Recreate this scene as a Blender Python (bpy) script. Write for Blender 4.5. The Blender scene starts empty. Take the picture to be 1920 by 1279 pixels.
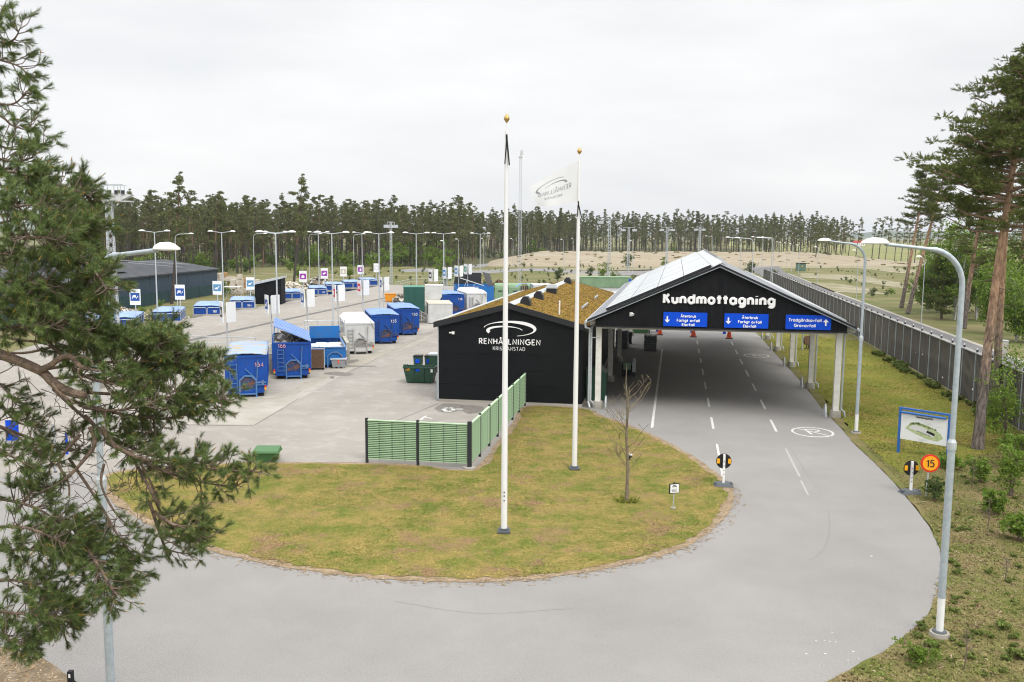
import bpy, bmesh, math, random
import numpy as np
from mathutils import Vector, Matrix, Euler

random.seed(7)
rng = np.random.default_rng(7)
S = bpy.context.scene
COL = S.collection
PI = math.pi

# ------------------------------------------------------------------ camera
IMW, IMH, FOC = 1920.0, 1279.0, 1700.0
HC = 9.5
PITCH = math.atan((639.5 - 437.7) / FOC)
ROLL = 0.0075
fw = np.array([0, math.cos(PITCH), -math.sin(PITCH)])
_r0 = np.array([1.0, 0, 0]); _u0 = np.cross(_r0, fw)
rt = _r0 * math.cos(ROLL) + _u0 * math.sin(ROLL)
up = -_r0 * math.sin(ROLL) + _u0 * math.cos(ROLL)
cam_d = bpy.data.cameras.new('camera')
cam = bpy.data.objects.new('camera', cam_d); COL.objects.link(cam)
cam_d.sensor_fit = 'HORIZONTAL'; cam_d.sensor_width = 36.0
cam_d.lens = 36.0 * FOC / IMW
cam_d.clip_start = 0.1; cam_d.clip_end = 12000
cam.matrix_world = Matrix(((rt[0], up[0], -fw[0], 0), (rt[1], up[1], -fw[1], 0), (rt[2], up[2], -fw[2], HC), (0, 0, 0, 1)))
S.camera = cam

# ------------------------------------------------------------------ world, sun, exposure
SUN_EL, SUN_AZ = math.radians(46), math.radians(150)
W = bpy.data.worlds.new('World'); S.world = W; W.use_nodes = True
nt = W.node_tree; nt.nodes.clear()
def wn(t, **k):
    n = nt.nodes.new(t)
    for a, b in k.items(): setattr(n, a, b)
    return n
wo = wn('ShaderNodeOutputWorld')
sky = wn('ShaderNodeTexSky', sky_type='NISHITA', sun_disc=False, sun_elevation=SUN_EL, sun_rotation=SUN_AZ)
bg1 = wn('ShaderNodeBackground'); bg1.inputs['Strength'].default_value = 0.05
hs = wn('ShaderNodeHueSaturation'); hs.inputs['Saturation'].default_value = 0.2; hs.inputs['Value'].default_value = 0.4
nt.links.new(sky.outputs[0], hs.inputs['Color']); nt.links.new(hs.outputs[0], bg1.inputs['Color'])
tc = wn('ShaderNodeTexCoord')
mp = wn('ShaderNodeMapping'); mp.inputs['Scale'].default_value = (1.0, 1.0, 4.5)
nz = wn('ShaderNodeTexNoise'); nz.inputs['Scale'].default_value = 2.2; nz.inputs['Detail'].default_value = 5; nz.inputs['Roughness'].default_value = 0.55
nt.links.new(tc.outputs['Generated'], mp.inputs['Vector']); nt.links.new(mp.outputs[0], nz.inputs['Vector'])
cr = wn('ShaderNodeValToRGB')
cr.color_ramp.elements[0].position = 0.30; cr.color_ramp.elements[0].color = (0.80, 0.812, 0.835, 1)
cr.color_ramp.elements[1].position = 0.66; cr.color_ramp.elements[1].color = (1.0, 0.998, 0.99, 1)
nt.links.new(nz.outputs['Fac'], cr.inputs['Fac'])
# overcast sky: brighter towards the zenith
sx = wn('ShaderNodeSeparateXYZ'); nt.links.new(tc.outputs['Generated'], sx.inputs[0])
m1 = wn('ShaderNodeMath', operation='MAXIMUM'); nt.links.new(sx.outputs['Z'], m1.inputs[0]); m1.inputs[1].default_value = 0
m2 = wn('ShaderNodeMath', operation='POWER'); nt.links.new(m1.outputs[0], m2.inputs[0]); m2.inputs[1].default_value = 3.0
m3 = wn('ShaderNodeMath', operation='MULTIPLY_ADD'); nt.links.new(m2.outputs[0], m3.inputs[0]); m3.inputs[1].default_value = 2.2; m3.inputs[2].default_value = 0.63
bg2 = wn('ShaderNodeBackground'); nt.links.new(cr.outputs[0], bg2.inputs['Color']); nt.links.new(m3.outputs[0], bg2.inputs['Strength'])
ad = wn('ShaderNodeAddShader'); nt.links.new(bg1.outputs[0], ad.inputs[0]); nt.links.new(bg2.outputs[0], ad.inputs[1])
nt.links.new(ad.outputs[0], wo.inputs['Surface'])
sl = bpy.data.lights.new('sun', 'SUN'); sl.energy = 1.5; sl.angle = math.radians(24); sl.color = (1.0, 0.96, 0.9)
sun = bpy.data.objects.new('sun', sl); COL.objects.link(sun)
sd = Vector((math.sin(SUN_AZ) * math.cos(SUN_EL), math.cos(SUN_AZ) * math.cos(SUN_EL), math.sin(SUN_EL)))
sun.rotation_euler = sd.to_track_quat('Z', 'Y').to_euler()
sun.location = (20, -30, 60)
S.view_settings.view_transform = 'Standard'; S.view_settings.look = 'None'
S.view_settings.exposure = 0.42; S.view_settings.gamma = 1.0
S.view_settings.use_curve_mapping = False
S.render.engine = 'CYCLES'
S.cycles.use_denoising = True; S.cycles.denoising_input_passes = 'RGB_ALBEDO_NORMAL'; S.cycles.denoising_prefilter = 'ACCURATE'
S.cycles.pixel_filter_type = 'BLACKMAN_HARRIS'; S.cycles.filter_width = 1.1
S.cycles.max_bounces = 6; S.cycles.transparent_max_bounces = 8
S.cycles.sample_clamp_indirect = 8

# ------------------------------------------------------------------ frames and helpers
AX = math.radians(10.215)          # the site's long axis, turned right of the view direction
BUx, BUy, BVx, BVy = math.cos(AX), -math.sin(AX), math.sin(AX), math.cos(AX)
def B(u, v, z=0.0): return (BUx * u + BVx * v, BUy * u + BVy * v, z)
def UV(p): return (p[0] * BUx + p[1] * BUy, p[0] * BVx + p[1] * BVy)
def ray(x, y): return fw + rt * (x - 960) / FOC + up * (639.5 - y) / FOC
def at(x, y, z=0.0):               # ground point (height z) seen in direction x, y
    d = ray(x, y); t = (z - HC) / d[2]
    return (d[0] * t, d[1] * t, z)
def far(x, y, dist):               # point at a forward distance
    d = ray(x, y); t = dist / d[1]
    return (d[0] * t, d[1] * t, HC + d[2] * t)

class MB:
    def __init__(s): s.v = []; s.f = []; s.m = []
    def add(s, vs, fs, mi=0):
        o = len(s.v); s.v += [tuple(p) for p in vs]
        s.f += [tuple(i + o for i in f) for f in fs]; s.m += [mi] * len(fs); return s
    def box(s, a, b, mi=0):
        x0, y0, z0 = a; x1, y1, z1 = b
        return s.add([(x0, y0, z0), (x1, y0, z0), (x1, y1, z0), (x0, y1, z0), (x0, y0, z1), (x1, y0, z1), (x1, y1, z1), (x0, y1, z1)],
                     [(0, 3, 2, 1), (4, 5, 6, 7), (0, 1, 5, 4), (1, 2, 6, 5), (2, 3, 7, 6), (3, 0, 4, 7)], mi)
    def bar(s, p, q, w, h, mi=0, upv=(0, 0, 1)):
        p = Vector(p); q = Vector(q); d = (q - p).normalized(); u = Vector(upv)
        if abs(d.dot(u)) > 0.98: u = Vector((0, 1, 0))
        r = d.cross(u).normalized() * (w / 2); u = r.cross(d).normalized() * (h / 2)
        vs = [p - r - u, p + r - u, p + r + u, p - r + u, q - r - u, q + r - u, q + r + u, q - r + u]
        return s.add(vs, [(0, 1, 2, 3), (7, 6, 5, 4), (0, 4, 5, 1), (1, 5, 6, 2), (2, 6, 7, 3), (3, 7, 4, 0)], mi)
    def tube(s, pts, r, n=8, mi=0, cap=True, flat=None):
        P = [Vector(p) for p in pts]; k = len(P)
        R = r if isinstance(r, (list, tuple)) else [r] * k
        vs = []; pu = None
        for i in range(k):
            d = (P[min(i + 1, k - 1)] - P[max(i - 1, 0)])
            if d.length < 1e-9: d = Vector((0, 0, 1))
            d.normalize()
            if pu is None:
                a = Vector((0, 0, 1)) if abs(d.z) < 0.9 else Vector((1, 0, 0))
                pu = d.cross(a).normalized()
            else:
                pu = (pu - d * pu.dot(d))
                if pu.length < 1e-6: pu = d.cross(Vector((0.3, 0.5, 0.8)))
                pu.normalize()
            w = d.cross(pu)
            for j in range(n):
                t = 2 * PI * j / n
                o = (pu * math.cos(t) + w * math.sin(t)) * R[i]
                if flat: o = Vector((o.x * flat[0], o.y * flat[1], o.z * flat[2]))
                vs.append(P[i] + o)
        fs = []
        for i in range(k - 1):
            for j in range(n):
                a = i * n + j; b = i * n + (j + 1) % n
                fs.append((a, b, b + n, a + n))
        if cap:
            fs.append(tuple(range(n - 1, -1, -1))); fs.append(tuple(range((k - 1) * n, k * n)))
        return s.add(vs, fs, mi)
    def cyl(s, c, r, h, n=12, mi=0, r2=None):
        return s.tube([c, (c[0], c[1], c[2] + h)], [r, r if r2 is None else r2], n, mi)
    def lathe(s, c, prof, n=12, mi=0):
        vs = []; k = len(prof)
        for (r, z) in prof:
            for j in range(n):
                t = 2 * PI * j / n; vs.append((c[0] + r * math.cos(t), c[1] + r * math.sin(t), c[2] + z))
        fs = [(i * n + j, i * n + (j + 1) % n, (i + 1) * n + (j + 1) % n, (i + 1) * n + j) for i in range(k - 1) for j in range(n)]
        fs += [tuple(range(n - 1, -1, -1)), tuple(range((k - 1) * n, k * n))]
        return s.add(vs, fs, mi)
    def prism(s, poly, f0, f1, mi=0):          # poly: 2D points, f0/f1 map (a, b) to the two end faces
        n = len(poly)
        vs = [f0(*p) for p in poly] + [f1(*p) for p in poly]
        fs = [tuple(range(n - 1, -1, -1)), tuple(range(n, 2 * n))]
        fs += [(i, (i + 1) % n, n + (i + 1) % n, n + i) for i in range(n)]
        return s.add(vs, fs, mi)
    def quad(s, a, b, c, d, mi=0): return s.add([a, b, c, d], [(0, 1, 2, 3)], mi)
    def hollow(s, W_, L, z0, z1, t, mi=0, x0=None, y0=0.0):
        xa = -W_ / 2 if x0 is None else x0; xb = xa + W_; ya, yb = y0, y0 + L
        s.box((xa, ya, z0), (xb, ya + t, z1), mi); s.box((xa, yb - t, z0), (xb, yb, z1), mi)
        s.box((xa, ya + t, z0), (xa + t, yb - t, z1), mi); s.box((xb - t, ya + t, z0), (xb, yb - t, z1), mi)
        s.box((xa + t, ya + t, z0), (xb - t, yb - t, z0 + t), mi); return s
    def mesh(s, name, mats, smooth=False):
        me = bpy.data.meshes.new(name); me.from_pydata(s.v, [], s.f)
        for m in (mats if isinstance(mats, (list, tuple)) else [mats]): me.materials.append(m)
        if len(me.materials) > 1: me.polygons.foreach_set('material_index', s.m)
        bm = bmesh.new(); bm.from_mesh(me); bmesh.ops.recalc_face_normals(bm, faces=bm.faces); bm.to_mesh(me); bm.free()
        if smooth:
            me.polygons.foreach_set('use_smooth', [True] * len(me.polygons))
            try: me.set_sharp_from_angle(angle=math.radians(38))
            except Exception: pass
        me.update(); return me
    def build(s, name, mats, parent=None, smooth=False, loc=None, rotz=None):
        return inst(name, s.mesh(name, mats, smooth), parent, loc, rotz)

def inst(name, me, parent=None, loc=None, rotz=None):
    o = bpy.data.objects.new(name, me); COL.objects.link(o)
    if parent is not None: o.parent = parent
    if loc is not None: o.location = loc
    if rotz is not None: o.rotation_euler = (0, 0, rotz)
    return o
def tag(o, label=None, cat=None, group=None, kind=None):
    if label: o['label'] = label
    if cat: o['category'] = cat
    if group: o['group'] = group
    if kind: o['kind'] = kind
    return o
def thing(name, label, cat, loc=(0, 0, 0), rotz=0.0, group=None):
    o = bpy.data.objects.new(name, None); COL.objects.link(o)
    o.empty_display_size = 0.3
    o.location = loc; o.rotation_euler = (0, 0, rotz)
    return tag(o, label, cat, group)
def struct(o): o['kind'] = 'structure'; return o
def copy_tree(root, loc, rotz, label=None, scale=None, group=None):
    r = root.copy(); COL.objects.link(r); r.location = loc; r.rotation_euler = (0, 0, rotz)
    if scale: r.scale = scale
    if label: r['label'] = label
    if group: r['group'] = group
    for ch in list(root.children):
        c = ch.copy(); COL.objects.link(c); c.parent = r
        for g in list(ch.children):
            d = g.copy(); COL.objects.link(d); d.parent = c
    return r
def np_mesh(name, V, F, mat):
    V = np.asarray(V, np.float32); F = np.asarray(F, np.int32); k = F.shape[1]
    me = bpy.data.meshes.new(name)
    me.vertices.add(len(V)); me.vertices.foreach_set('co', V.ravel())
    me.loops.add(F.size); me.loops.foreach_set('vertex_index', F.ravel())
    me.polygons.add(len(F)); me.polygons.foreach_set('loop_start', np.arange(0, F.size, k, dtype=np.int32))
    me.polygons.foreach_set('loop_total', np.full(len(F), k, np.int32))
    for m in (mat if isinstance(mat, (list, tuple)) else [mat]): me.materials.append(m)
    me.update(calc_edges=True); return me

# ------------------------------------------------------------------ materials
MATS = {}
def nodes(name):
    m = bpy.data.materials.new(name); m.use_nodes = True
    return m, m.node_tree, m.node_tree.nodes['Principled BSDF']
def mat(name, c, rough=0.6, metal=0.0, c2=None, scale=3.0, detail=5, lo=0.35, hi=0.65, bump=0.0, bscale=40.0, space='Object', stretch=None, island=None, trans=0.0, spec=None, nrough=0.6, c3=None, s3=0.6, lo3=0.5, hi3=0.7):
    m, t, b = nodes(name); L = t.links
    b.inputs['Base Color'].default_value = (*c, 1); b.inputs['Roughness'].default_value = rough; b.inputs['Metallic'].default_value = metal
    if spec is None and rough >= 0.6 and metal < 0.1: spec = 0.12 if rough > 0.8 else 0.25
    if spec is not None: b.inputs['Specular IOR Level'].default_value = spec
    vec = None
    def coord():
        nonlocal vec
        if vec is None:
            if space == 'Object': n = t.nodes.new('ShaderNodeTexCoord'); vec = n.outputs['Object']
            else: n = t.nodes.new('ShaderNodeNewGeometry'); vec = n.outputs['Position']
            if stretch:
                mpn = t.nodes.new('ShaderNodeMapping'); mpn.inputs['Scale'].default_value = stretch
                L.new(vec, mpn.inputs['Vector']); vec = mpn.outputs[0]
        return vec
    def noise_mix(prev, col, sc, lo_, hi_, det):
        n = t.nodes.new('ShaderNodeTexNoise'); n.inputs['Scale'].default_value = sc; n.inputs['Detail'].default_value = det; n.inputs['Roughness'].default_value = nrough
        L.new(coord(), n.inputs['Vector'])
        r = t.nodes.new('ShaderNodeMapRange'); r.inputs['From Min'].default_value = lo_; r.inputs['From Max'].default_value = hi_
        L.new(n.outputs['Fac'], r.inputs['Value'])
        x = t.nodes.new('ShaderNodeMix'); x.data_type = 'RGBA'
        L.new(r.outputs['Result'], x.inputs['Factor'])
        if isinstance(prev, tuple): x.inputs['A'].default_value = (*prev, 1)
        else: L.new(prev, x.inputs['A'])
        x.inputs['B'].default_value = (*col, 1)
        return x.outputs['Result']
    out = c
    if c2 is not None: out = noise_mix(out, c2, scale, lo, hi, detail)
    if c3 is not None: out = noise_mix(out, c3, s3, lo3, hi3, 4)
    if island is not None:
        g = t.nodes.new('ShaderNodeNewGeometry')
        r = t.nodes.new('ShaderNodeValToRGB'); els = r.color_ramp.elements
        cols = [c] + list(island)
        for i in range(len(cols)):
            p = i / (len(cols) - 1)
            e = els[i] if i < 2 else els.new(p)
            e.position = p; e.color = (*cols[i], 1)
        L.new(g.outputs['Random Per Island'], r.inputs['Fac']); out = r.outputs['Color']
    if not isinstance(out, tuple): L.new(out, b.inputs['Base Color'])
    if bump:
        n = t.nodes.new('ShaderNodeTexNoise'); n.inputs['Scale'].default_value = bscale; n.inputs['Detail'].default_value = 4
        L.new(coord(), n.inputs['Vector'])
        bp = t.nodes.new('ShaderNodeBump'); bp.inputs['Strength'].default_value = bump; bp.inputs['Distance'].default_value = 0.03
        L.new(n.outputs['Fac'], bp.inputs['Height']); L.new(bp.outputs[0], b.inputs['Normal'])
    if trans:
        b.inputs['Transmission Weight'].default_value = 0
        tr = t.nodes.new('ShaderNodeBsdfTranslucent'); mx = t.nodes.new('ShaderNodeMixShader'); mx.inputs[0].default_value = trans
        if isinstance(out, tuple): tr.inputs['Color'].default_value = (*out, 1)
        else: L.new(out, tr.inputs['Color'])
        o = t.nodes['Material Output']; L.new(b.outputs[0], mx.inputs[1]); L.new(tr.outputs[0], mx.inputs[2]); L.new(mx.outputs[0], o.inputs['Surface'])
    MATS[name] = m; return m

M_asphalt = mat('asphalt', (0.255, 0.246, 0.236), 0.9, c2=(0.195, 0.187, 0.178), scale=0.13, detail=10, nrough=.7, bump=0.25, bscale=140, space='World', c3=(0.33, 0.322, 0.31), s3=26, lo3=0.44, hi3=0.8)
M_yard = mat('yard_paving', (0.305, 0.282, 0.252), 0.9, c2=(0.245, 0.228, 0.205), scale=0.16, detail=12, nrough=.72, bump=0.25, bscale=90, space='World', c3=(0.36, 0.34, 0.312), s3=0.9, lo3=0.5, hi3=0.8)
M_conc = mat('pale_concrete', (0.36, 0.34, 0.305), 0.85, c2=(0.295, 0.272, 0.232), scale=0.6, bump=0.2, bscale=30, space='World')
M_concw = mat('concrete', (0.42, 0.40, 0.36), 0.85, c2=(0.28, 0.265, 0.23), scale=1.3, bump=0.2, bscale=20)
M_dark_stain = mat('oil_stain', (0.13, 0.12, 0.105), 0.8, c2=(0.2, 0.185, 0.165), scale=3.5, space='World')
M_mark = mat('road_paint', (0.60, 0.59, 0.56), 0.75, c2=(0.36, 0.35, 0.335), scale=9, lo=0.45, hi=0.7, space='World')
M_markfade = mat('worn_paint', (0.37, 0.36, 0.345), 0.85, c2=(0.29, 0.282, 0.27), scale=10, space='World')
def grass_mat(name, straw, green, dk, brown, f=1.0):
    return mat(name, straw, 0.95, c2=green, scale=0.8 * f, lo=0.42, hi=0.60, detail=12, nrough=.78, space='World', c3=brown, s3=0.5 * f, lo3=0.52, hi3=0.66, bump=0.9, bscale=26)
STRAW, GREEN, DGREEN, BROWN = (0.26, 0.2, 0.065), (0.12, 0.145, 0.026), (0.07, 0.1, 0.02), (0.23, 0.15, 0.08)
M_lawn = grass_mat('island_lawn', STRAW, GREEN, DGREEN, BROWN)
M_lawnR = grass_mat('verge_lawn', (0.225, 0.2, 0.04), (0.145, 0.165, 0.026), DGREEN, (0.25, 0.18, 0.06), 0.5)
def blade_mat(name, straw, green, brown, f, lo=.42, hi=.60, lo3=.52, hi3=.66):
    m = mat(name, straw, 0.9, c2=green, scale=0.8 * f, lo=lo, hi=hi, detail=12, nrough=.78, space='World', c3=brown, s3=0.5 * f, lo3=lo3, hi3=hi3)
    t = m.node_tree; b = t.nodes['Principled BSDF']; src = b.inputs['Base Color'].links[0].from_socket
    g = t.nodes.new('ShaderNodeNewGeometry'); r = t.nodes.new('ShaderNodeMapRange'); t.links.new(g.outputs['Random Per Island'], r.inputs['Value'])
    r.inputs['To Min'].default_value = .55; r.inputs['To Max'].default_value = 1.6
    v = t.nodes.new('ShaderNodeVectorMath'); v.operation = 'SCALE'; t.links.new(src, v.inputs[0]); t.links.new(r.outputs[0], v.inputs['Scale']); t.links.new(v.outputs[0], b.inputs['Base Color'])
    return m
M_blade = blade_mat('lawn_blades', STRAW, GREEN, BROWN, 1.0)
M_bladeR = blade_mat('verge_blades', (0.235, 0.21, 0.045), (0.13, 0.165, 0.026), (0.25, 0.18, 0.06), .6, .38, .58)
M_bladeW = blade_mat('wild_blades', (0.2, 0.155, 0.075), (0.11, 0.13, 0.03), (0.15, 0.105, 0.06), .9, .38, .58)
M_edge = mat('gravel_edge', (0.29, 0.215, 0.135), 0.95, c2=(0.17, 0.12, 0.07), scale=2.2, space='World', bump=0.8, bscale=30, c3=(0.42, 0.36, 0.28), s3=14, lo3=0.5, hi3=0.75)
M_wild = mat('rough_ground', (0.185, 0.145, 0.07), 0.95, c2=(0.105, 0.12, 0.03), lo=.38, hi=.58, scale=0.72, detail=12, nrough=.75, space='World', bump=0.9, bscale=18, c3=(0.16, 0.105, 0.06), s3=1.7, lo3=0.52, hi3=0.7)
M_field = mat('field_ground', (0.185, 0.155, 0.08), 0.95, c2=(0.095, 0.115, 0.034), scale=0.09, detail=9, space='World', stretch=(1, 2.2, 1), c3=(0.26, 0.225, 0.15), s3=0.03, lo3=0.56, hi3=0.72, lo=0.38, hi=0.6, nrough=.7)
M_sand = mat('sand', (0.31, 0.275, 0.21), 0.95, c2=(0.255, 0.205, 0.14), scale=0.07, detail=12, nrough=.72, space='World', stretch=(1, 2.5, 1), bump=0.5, bscale=1.2, c3=(0.19, 0.165, 0.09), s3=0.16, lo3=0.6, hi3=0.75)
M_sandp = mat('pale_sand', (0.30, 0.265, 0.2), 0.95, c2=(0.18, 0.17, 0.085), scale=0.2, detail=8, space='World')
M_meadow = mat('meadow', (0.16, 0.18, 0.06), 0.95, c2=(0.23, 0.215, 0.10), scale=0.03, space='World')
M_hill = mat('hill_woods', (0.05, 0.075, 0.04), 0.95, c2=(0.10, 0.125, 0.06), scale=0.006, space='World')
M_oldroad = mat('old_asphalt', (0.235, 0.228, 0.222), 0.9, c2=(0.19, 0.185, 0.18), scale=0.15, space='World')
M_darkroad = mat('dark_asphalt', (0.13, 0.128, 0.13), 0.9, c2=(0.16, 0.155, 0.15), scale=0.2, space='World')
M_galv = mat('galvanised_steel', (0.36, 0.42, 0.47), 0.5, 0.35, c2=(0.46, 0.51, 0.55), scale=9)
M_galvl = mat('bright_galvanised_steel', (0.52, 0.55, 0.57), 0.5, 0.3, c2=(0.42, 0.45, 0.47), scale=6)
M_white = mat('white_paint', (0.78, 0.78, 0.77), 0.45, c2=(0.70, 0.70, 0.69), scale=2)
M_pole = mat('flagpole_paint', (0.72, 0.72, 0.72), 0.35)
M_post = mat('post_paint', (0.68, 0.67, 0.63), 0.6, c2=(0.56, 0.55, 0.5), scale=2.5)
M_lens = mat('lamp_dirty_shade', (0.74, 0.74, 0.71), 0.35, c2=(0.38, 0.38, 0.30), scale=4.5, lo=0.58, hi=0.74)
M_black = mat('black_panel', (0.0105, 0.0115, 0.0125), 0.55, c2=(0.0085, 0.0095, 0.0105), scale=0.7, spec=0.07)
M_blackw = mat('black_boards', (0.015, 0.0155, 0.017), 0.65, c2=(0.010, 0.0105, 0.012), scale=2.2, stretch=(6, 6, 0.4), spec=0.07, bump=0.15)
M_backing = mat('dark_backing', (0.006, 0.006, 0.007), 0.9, spec=0.1)
M_trim = mat('dark_trim', (0.024, 0.025, 0.028), 0.45, spec=.2)
M_ceiling = mat('grey_ceiling', (0.5, 0.48, 0.45), 0.9)
M_roofg = mat('grey_roof_sheet', (0.17, 0.18, 0.20), 0.45, 0.2, c2=(0.21, 0.22, 0.24), scale=0.8)
M_rpanel = mat('sky_glare_roof_panel', (0.56, 0.585, 0.60), 0.22, c2=(0.47, 0.50, 0.515), scale=0.35, stretch=(1, 0.35, 1), spec=0.6)  # pale base colour stands in for sky glare on the panels
M_ridge = mat('ridge_sheet', (0.52, 0.53, 0.54), 0.4, 0.2)
M_sedum = mat('sedum', (0.29, 0.165, 0.032), 0.95, c2=(0.16, 0.125, 0.025), scale=1.5, detail=12, nrough=.75, bump=1.0, bscale=14, c3=(0.235, 0.12, 0.055), s3=0.7, lo3=0.5, hi3=0.68, stretch=(1, 1, 1))
M_sedumt = mat('sedum_tufts', (0.28, 0.17, 0.035), 0.95, island=[(0.17, 0.13, 0.025), (0.23, 0.115, 0.045), (0.12, 0.11, 0.022), (0.35, 0.22, 0.05)])
M_blue = mat('container_blue', (0.005, 0.07, 0.33), 0.45, spec=.22, c2=(0.012, 0.052, 0.25), scale=1.1, detail=9, nrough=.7, c3=(0.10, 0.055, 0.035), s3=4.5, lo3=0.63, hi3=0.72)
M_bluel = mat('lid_blue', (0.13, 0.235, 0.53), 0.5, c2=(0.22, 0.33, 0.58), scale=1.0, c3=(0.09, 0.19, 0.48), s3=4, lo3=0.5, hi3=0.7)
M_lidst = mat('stained_lid', (0.29, 0.37, 0.52), 0.5, c2=(0.23, 0.31, 0.47), scale=0.9, c3=(0.40, 0.28, 0.09), s3=1.2, lo3=0.52, hi3=0.6, stretch=(0.55, 1.0, 1))
M_bluesteel = mat('worn_blue_steel', (0.06, 0.165, 0.36), 0.5, c2=(0.2, 0.1, 0.05), scale=6, lo=0.56, hi=0.72)
M_rust = mat('rusty_steel', (0.17, 0.08, 0.04), 0.8, c2=(0.07, 0.09, 0.14), scale=5)
M_dark = mat('dark_rubber', (0.018, 0.018, 0.02), 0.8)
M_wcont = mat('container_white', (0.56, 0.57, 0.57), 0.5, c2=(0.46, 0.465, 0.455), scale=1.2, c3=(0.36, 0.34, 0.28), s3=3.2, lo3=0.62, hi3=0.8)
M_wroof = mat('container_white_roof', (0.72, 0.73, 0.74), 0.5, c2=(0.64, 0.645, 0.64), scale=1.2)
M_cyan = mat('skip_blue', (0.008, 0.135, 0.42), 0.5, spec=.2, c2=(0.03, 0.125, 0.33), scale=2.0)
M_gbin = mat('bin_green', (0.032, 0.10, 0.032), 0.5)
M_dgreen = mat('skip_green', (0.010, 0.050, 0.028), 0.45, c2=(0.016, 0.062, 0.036), scale=3)
M_teal = mat('container_green', (0.006, 0.078, 0.058), 0.5, c2=(0.01, 0.062, 0.05), scale=0.7)
M_tealtop = mat('container_green_top', (0.05, 0.21, 0.15), 0.5)
M_fence = mat('fence_green', (0.295, 0.415, 0.255), 0.6, c2=(0.245, 0.36, 0.21), scale=2.5)
M_fencec = mat('fence_cap_green', (0.40, 0.54, 0.36), 0.6)
M_fpost = mat('fence_post_black', (0.018, 0.022, 0.026), 0.5)
M_sign = mat('sign_blue', (0.002, 0.065, 0.565), 0.4, spec=.15)
M_txt = mat('white_letters', (0.80, 0.80, 0.80), 0.5)
M_flag = mat('flag_cloth', (0.86, 0.865, 0.875), 0.8, trans=0.55)
M_grey = mat('flag_print', (0.26, 0.27, 0.29), 0.8)
M_yel = mat('reflector_yellow', (0.75, 0.36, 0.01), 0.4)
M_red = mat('red_paint', (0.62, 0.03, 0.012), 0.4)
M_orange = mat('cone_orange', (0.80, 0.10, 0.025), 0.45)
M_syel = mat('speed_sign_amber', (0.86, 0.36, 0.015), 0.4)
M_rubber = mat('grey_rubber', (0.10, 0.11, 0.12), 0.8)
M_gold = mat('gilded', (0.50, 0.32, 0.11), 0.4, 0.6)
M_frame = mat('blue_frame', (0.02, 0.115, 0.40), 0.4)
M_paper = mat('white_board', (0.76, 0.77, 0.77), 0.5)
M_pict = {k: mat('pictogram_' + k, c, 0.5) for k, c in dict(navy=(0.01, 0.07, 0.30), steel=(0.10, 0.25, 0.40), black=(0.02, 0.02, 0.022), red=(0.62, 0.03, 0.07), purple=(0.30, 0.04, 0.36), blue=(0.02, 0.22, 0.55), green=(0.01, 0.25, 0.16), beige=(0.52, 0.48, 0.38), pale=(0.63, 0.63, 0.62)).items()}
M_wood = mat('weathered_wood', (0.165, 0.153, 0.138), 0.9, c2=(0.09, 0.083, 0.075), scale=1.4, stretch=(7, 7, 0.6), bump=0.3, c3=(0.25, 0.235, 0.215), s3=1.1, lo3=0.55, hi3=0.75)
M_woodcap = mat('fence_cap_board', (0.31, 0.305, 0.295), 0.85, c2=(0.22, 0.215, 0.2), scale=3)
M_brown = mat('brown_board', (0.15, 0.085, 0.05), 0.8, c2=(0.095, 0.055, 0.035), scale=3, stretch=(6, 6, 1))
M_hall = mat('hall_cladding', (0.036, 0.06, 0.086), 0.6, c2=(0.044, 0.07, 0.097), scale=0.4)
M_hallroof = mat('hall_felt_roof', (0.068, 0.072, 0.08), 0.9, c2=(0.085, 0.088, 0.095), scale=0.5)
M_mesh = mat('fence_mesh_green', (0.022, 0.052, 0.058), 0.8)
M_bark = mat('pine_bark', (0.155, 0.115, 0.095), 0.95, c2=(0.075, 0.058, 0.05), scale=5, stretch=(2, 2, 0.7), bump=1.0, bscale=14)
M_barko = mat('orange_bark', (0.27, 0.18, 0.12), 0.9, c2=(0.17, 0.115, 0.08), scale=4, stretch=(2, 2, 0.6), bump=0.7, bscale=12)
M_barkb = mat('foreground_bark', (0.24, 0.17, 0.125), 0.9, c2=(0.11, 0.085, 0.07), scale=16, bump=0.8, bscale=45)
M_twig = mat('twig', (0.12, 0.085, 0.065), 0.9, c2=(0.2, 0.16, 0.13), scale=8)
M_birch = mat('birch_bark', (0.5, 0.49, 0.46), 0.8, c2=(0.08, 0.075, 0.07), scale=6, lo=0.55, hi=0.65, stretch=(1, 1, 3))
M_needle = mat('pine_needles', (0.045, 0.08, 0.02), 0.6, spec=.25, island=[(0.095, 0.155, 0.04), (0.145, 0.21, 0.066), (0.065, 0.12, 0.034), (0.20, 0.255, 0.095), (0.26, 0.235, 0.055)], trans=0.15)
M_bud = mat('pine_buds', (0.30, 0.17, 0.035), 0.7, island=[(0.26, 0.20, 0.04), (0.34, 0.2, 0.06)])
M_needlem = mat('pine_crown', (0.075, 0.10, 0.024), 0.8, island=[(0.105, 0.135, 0.03), (0.14, 0.172, 0.04), (0.085, 0.11, 0.027), (0.18, 0.2, 0.052)], trans=0.3)
M_needlef = mat('far_pine_crown', (0.085, 0.10, 0.042), 0.9, island=[(0.12, 0.136, 0.053), (0.155, 0.168, 0.064), (0.095, 0.112, 0.048), (0.19, 0.2, 0.074)], trans=0.25)
M_leaf = mat('spring_leaves', (0.13, 0.205, 0.025), 0.7, island=[(0.17, 0.26, 0.035), (0.10, 0.17, 0.022), (0.21, 0.30, 0.05)], trans=0.35)
M_leafd = mat('dark_leaves', (0.05, 0.085, 0.018), 0.7, island=[(0.07, 0.11, 0.022), (0.04, 0.07, 0.015), (0.09, 0.13, 0.03)], trans=0.25)
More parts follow.
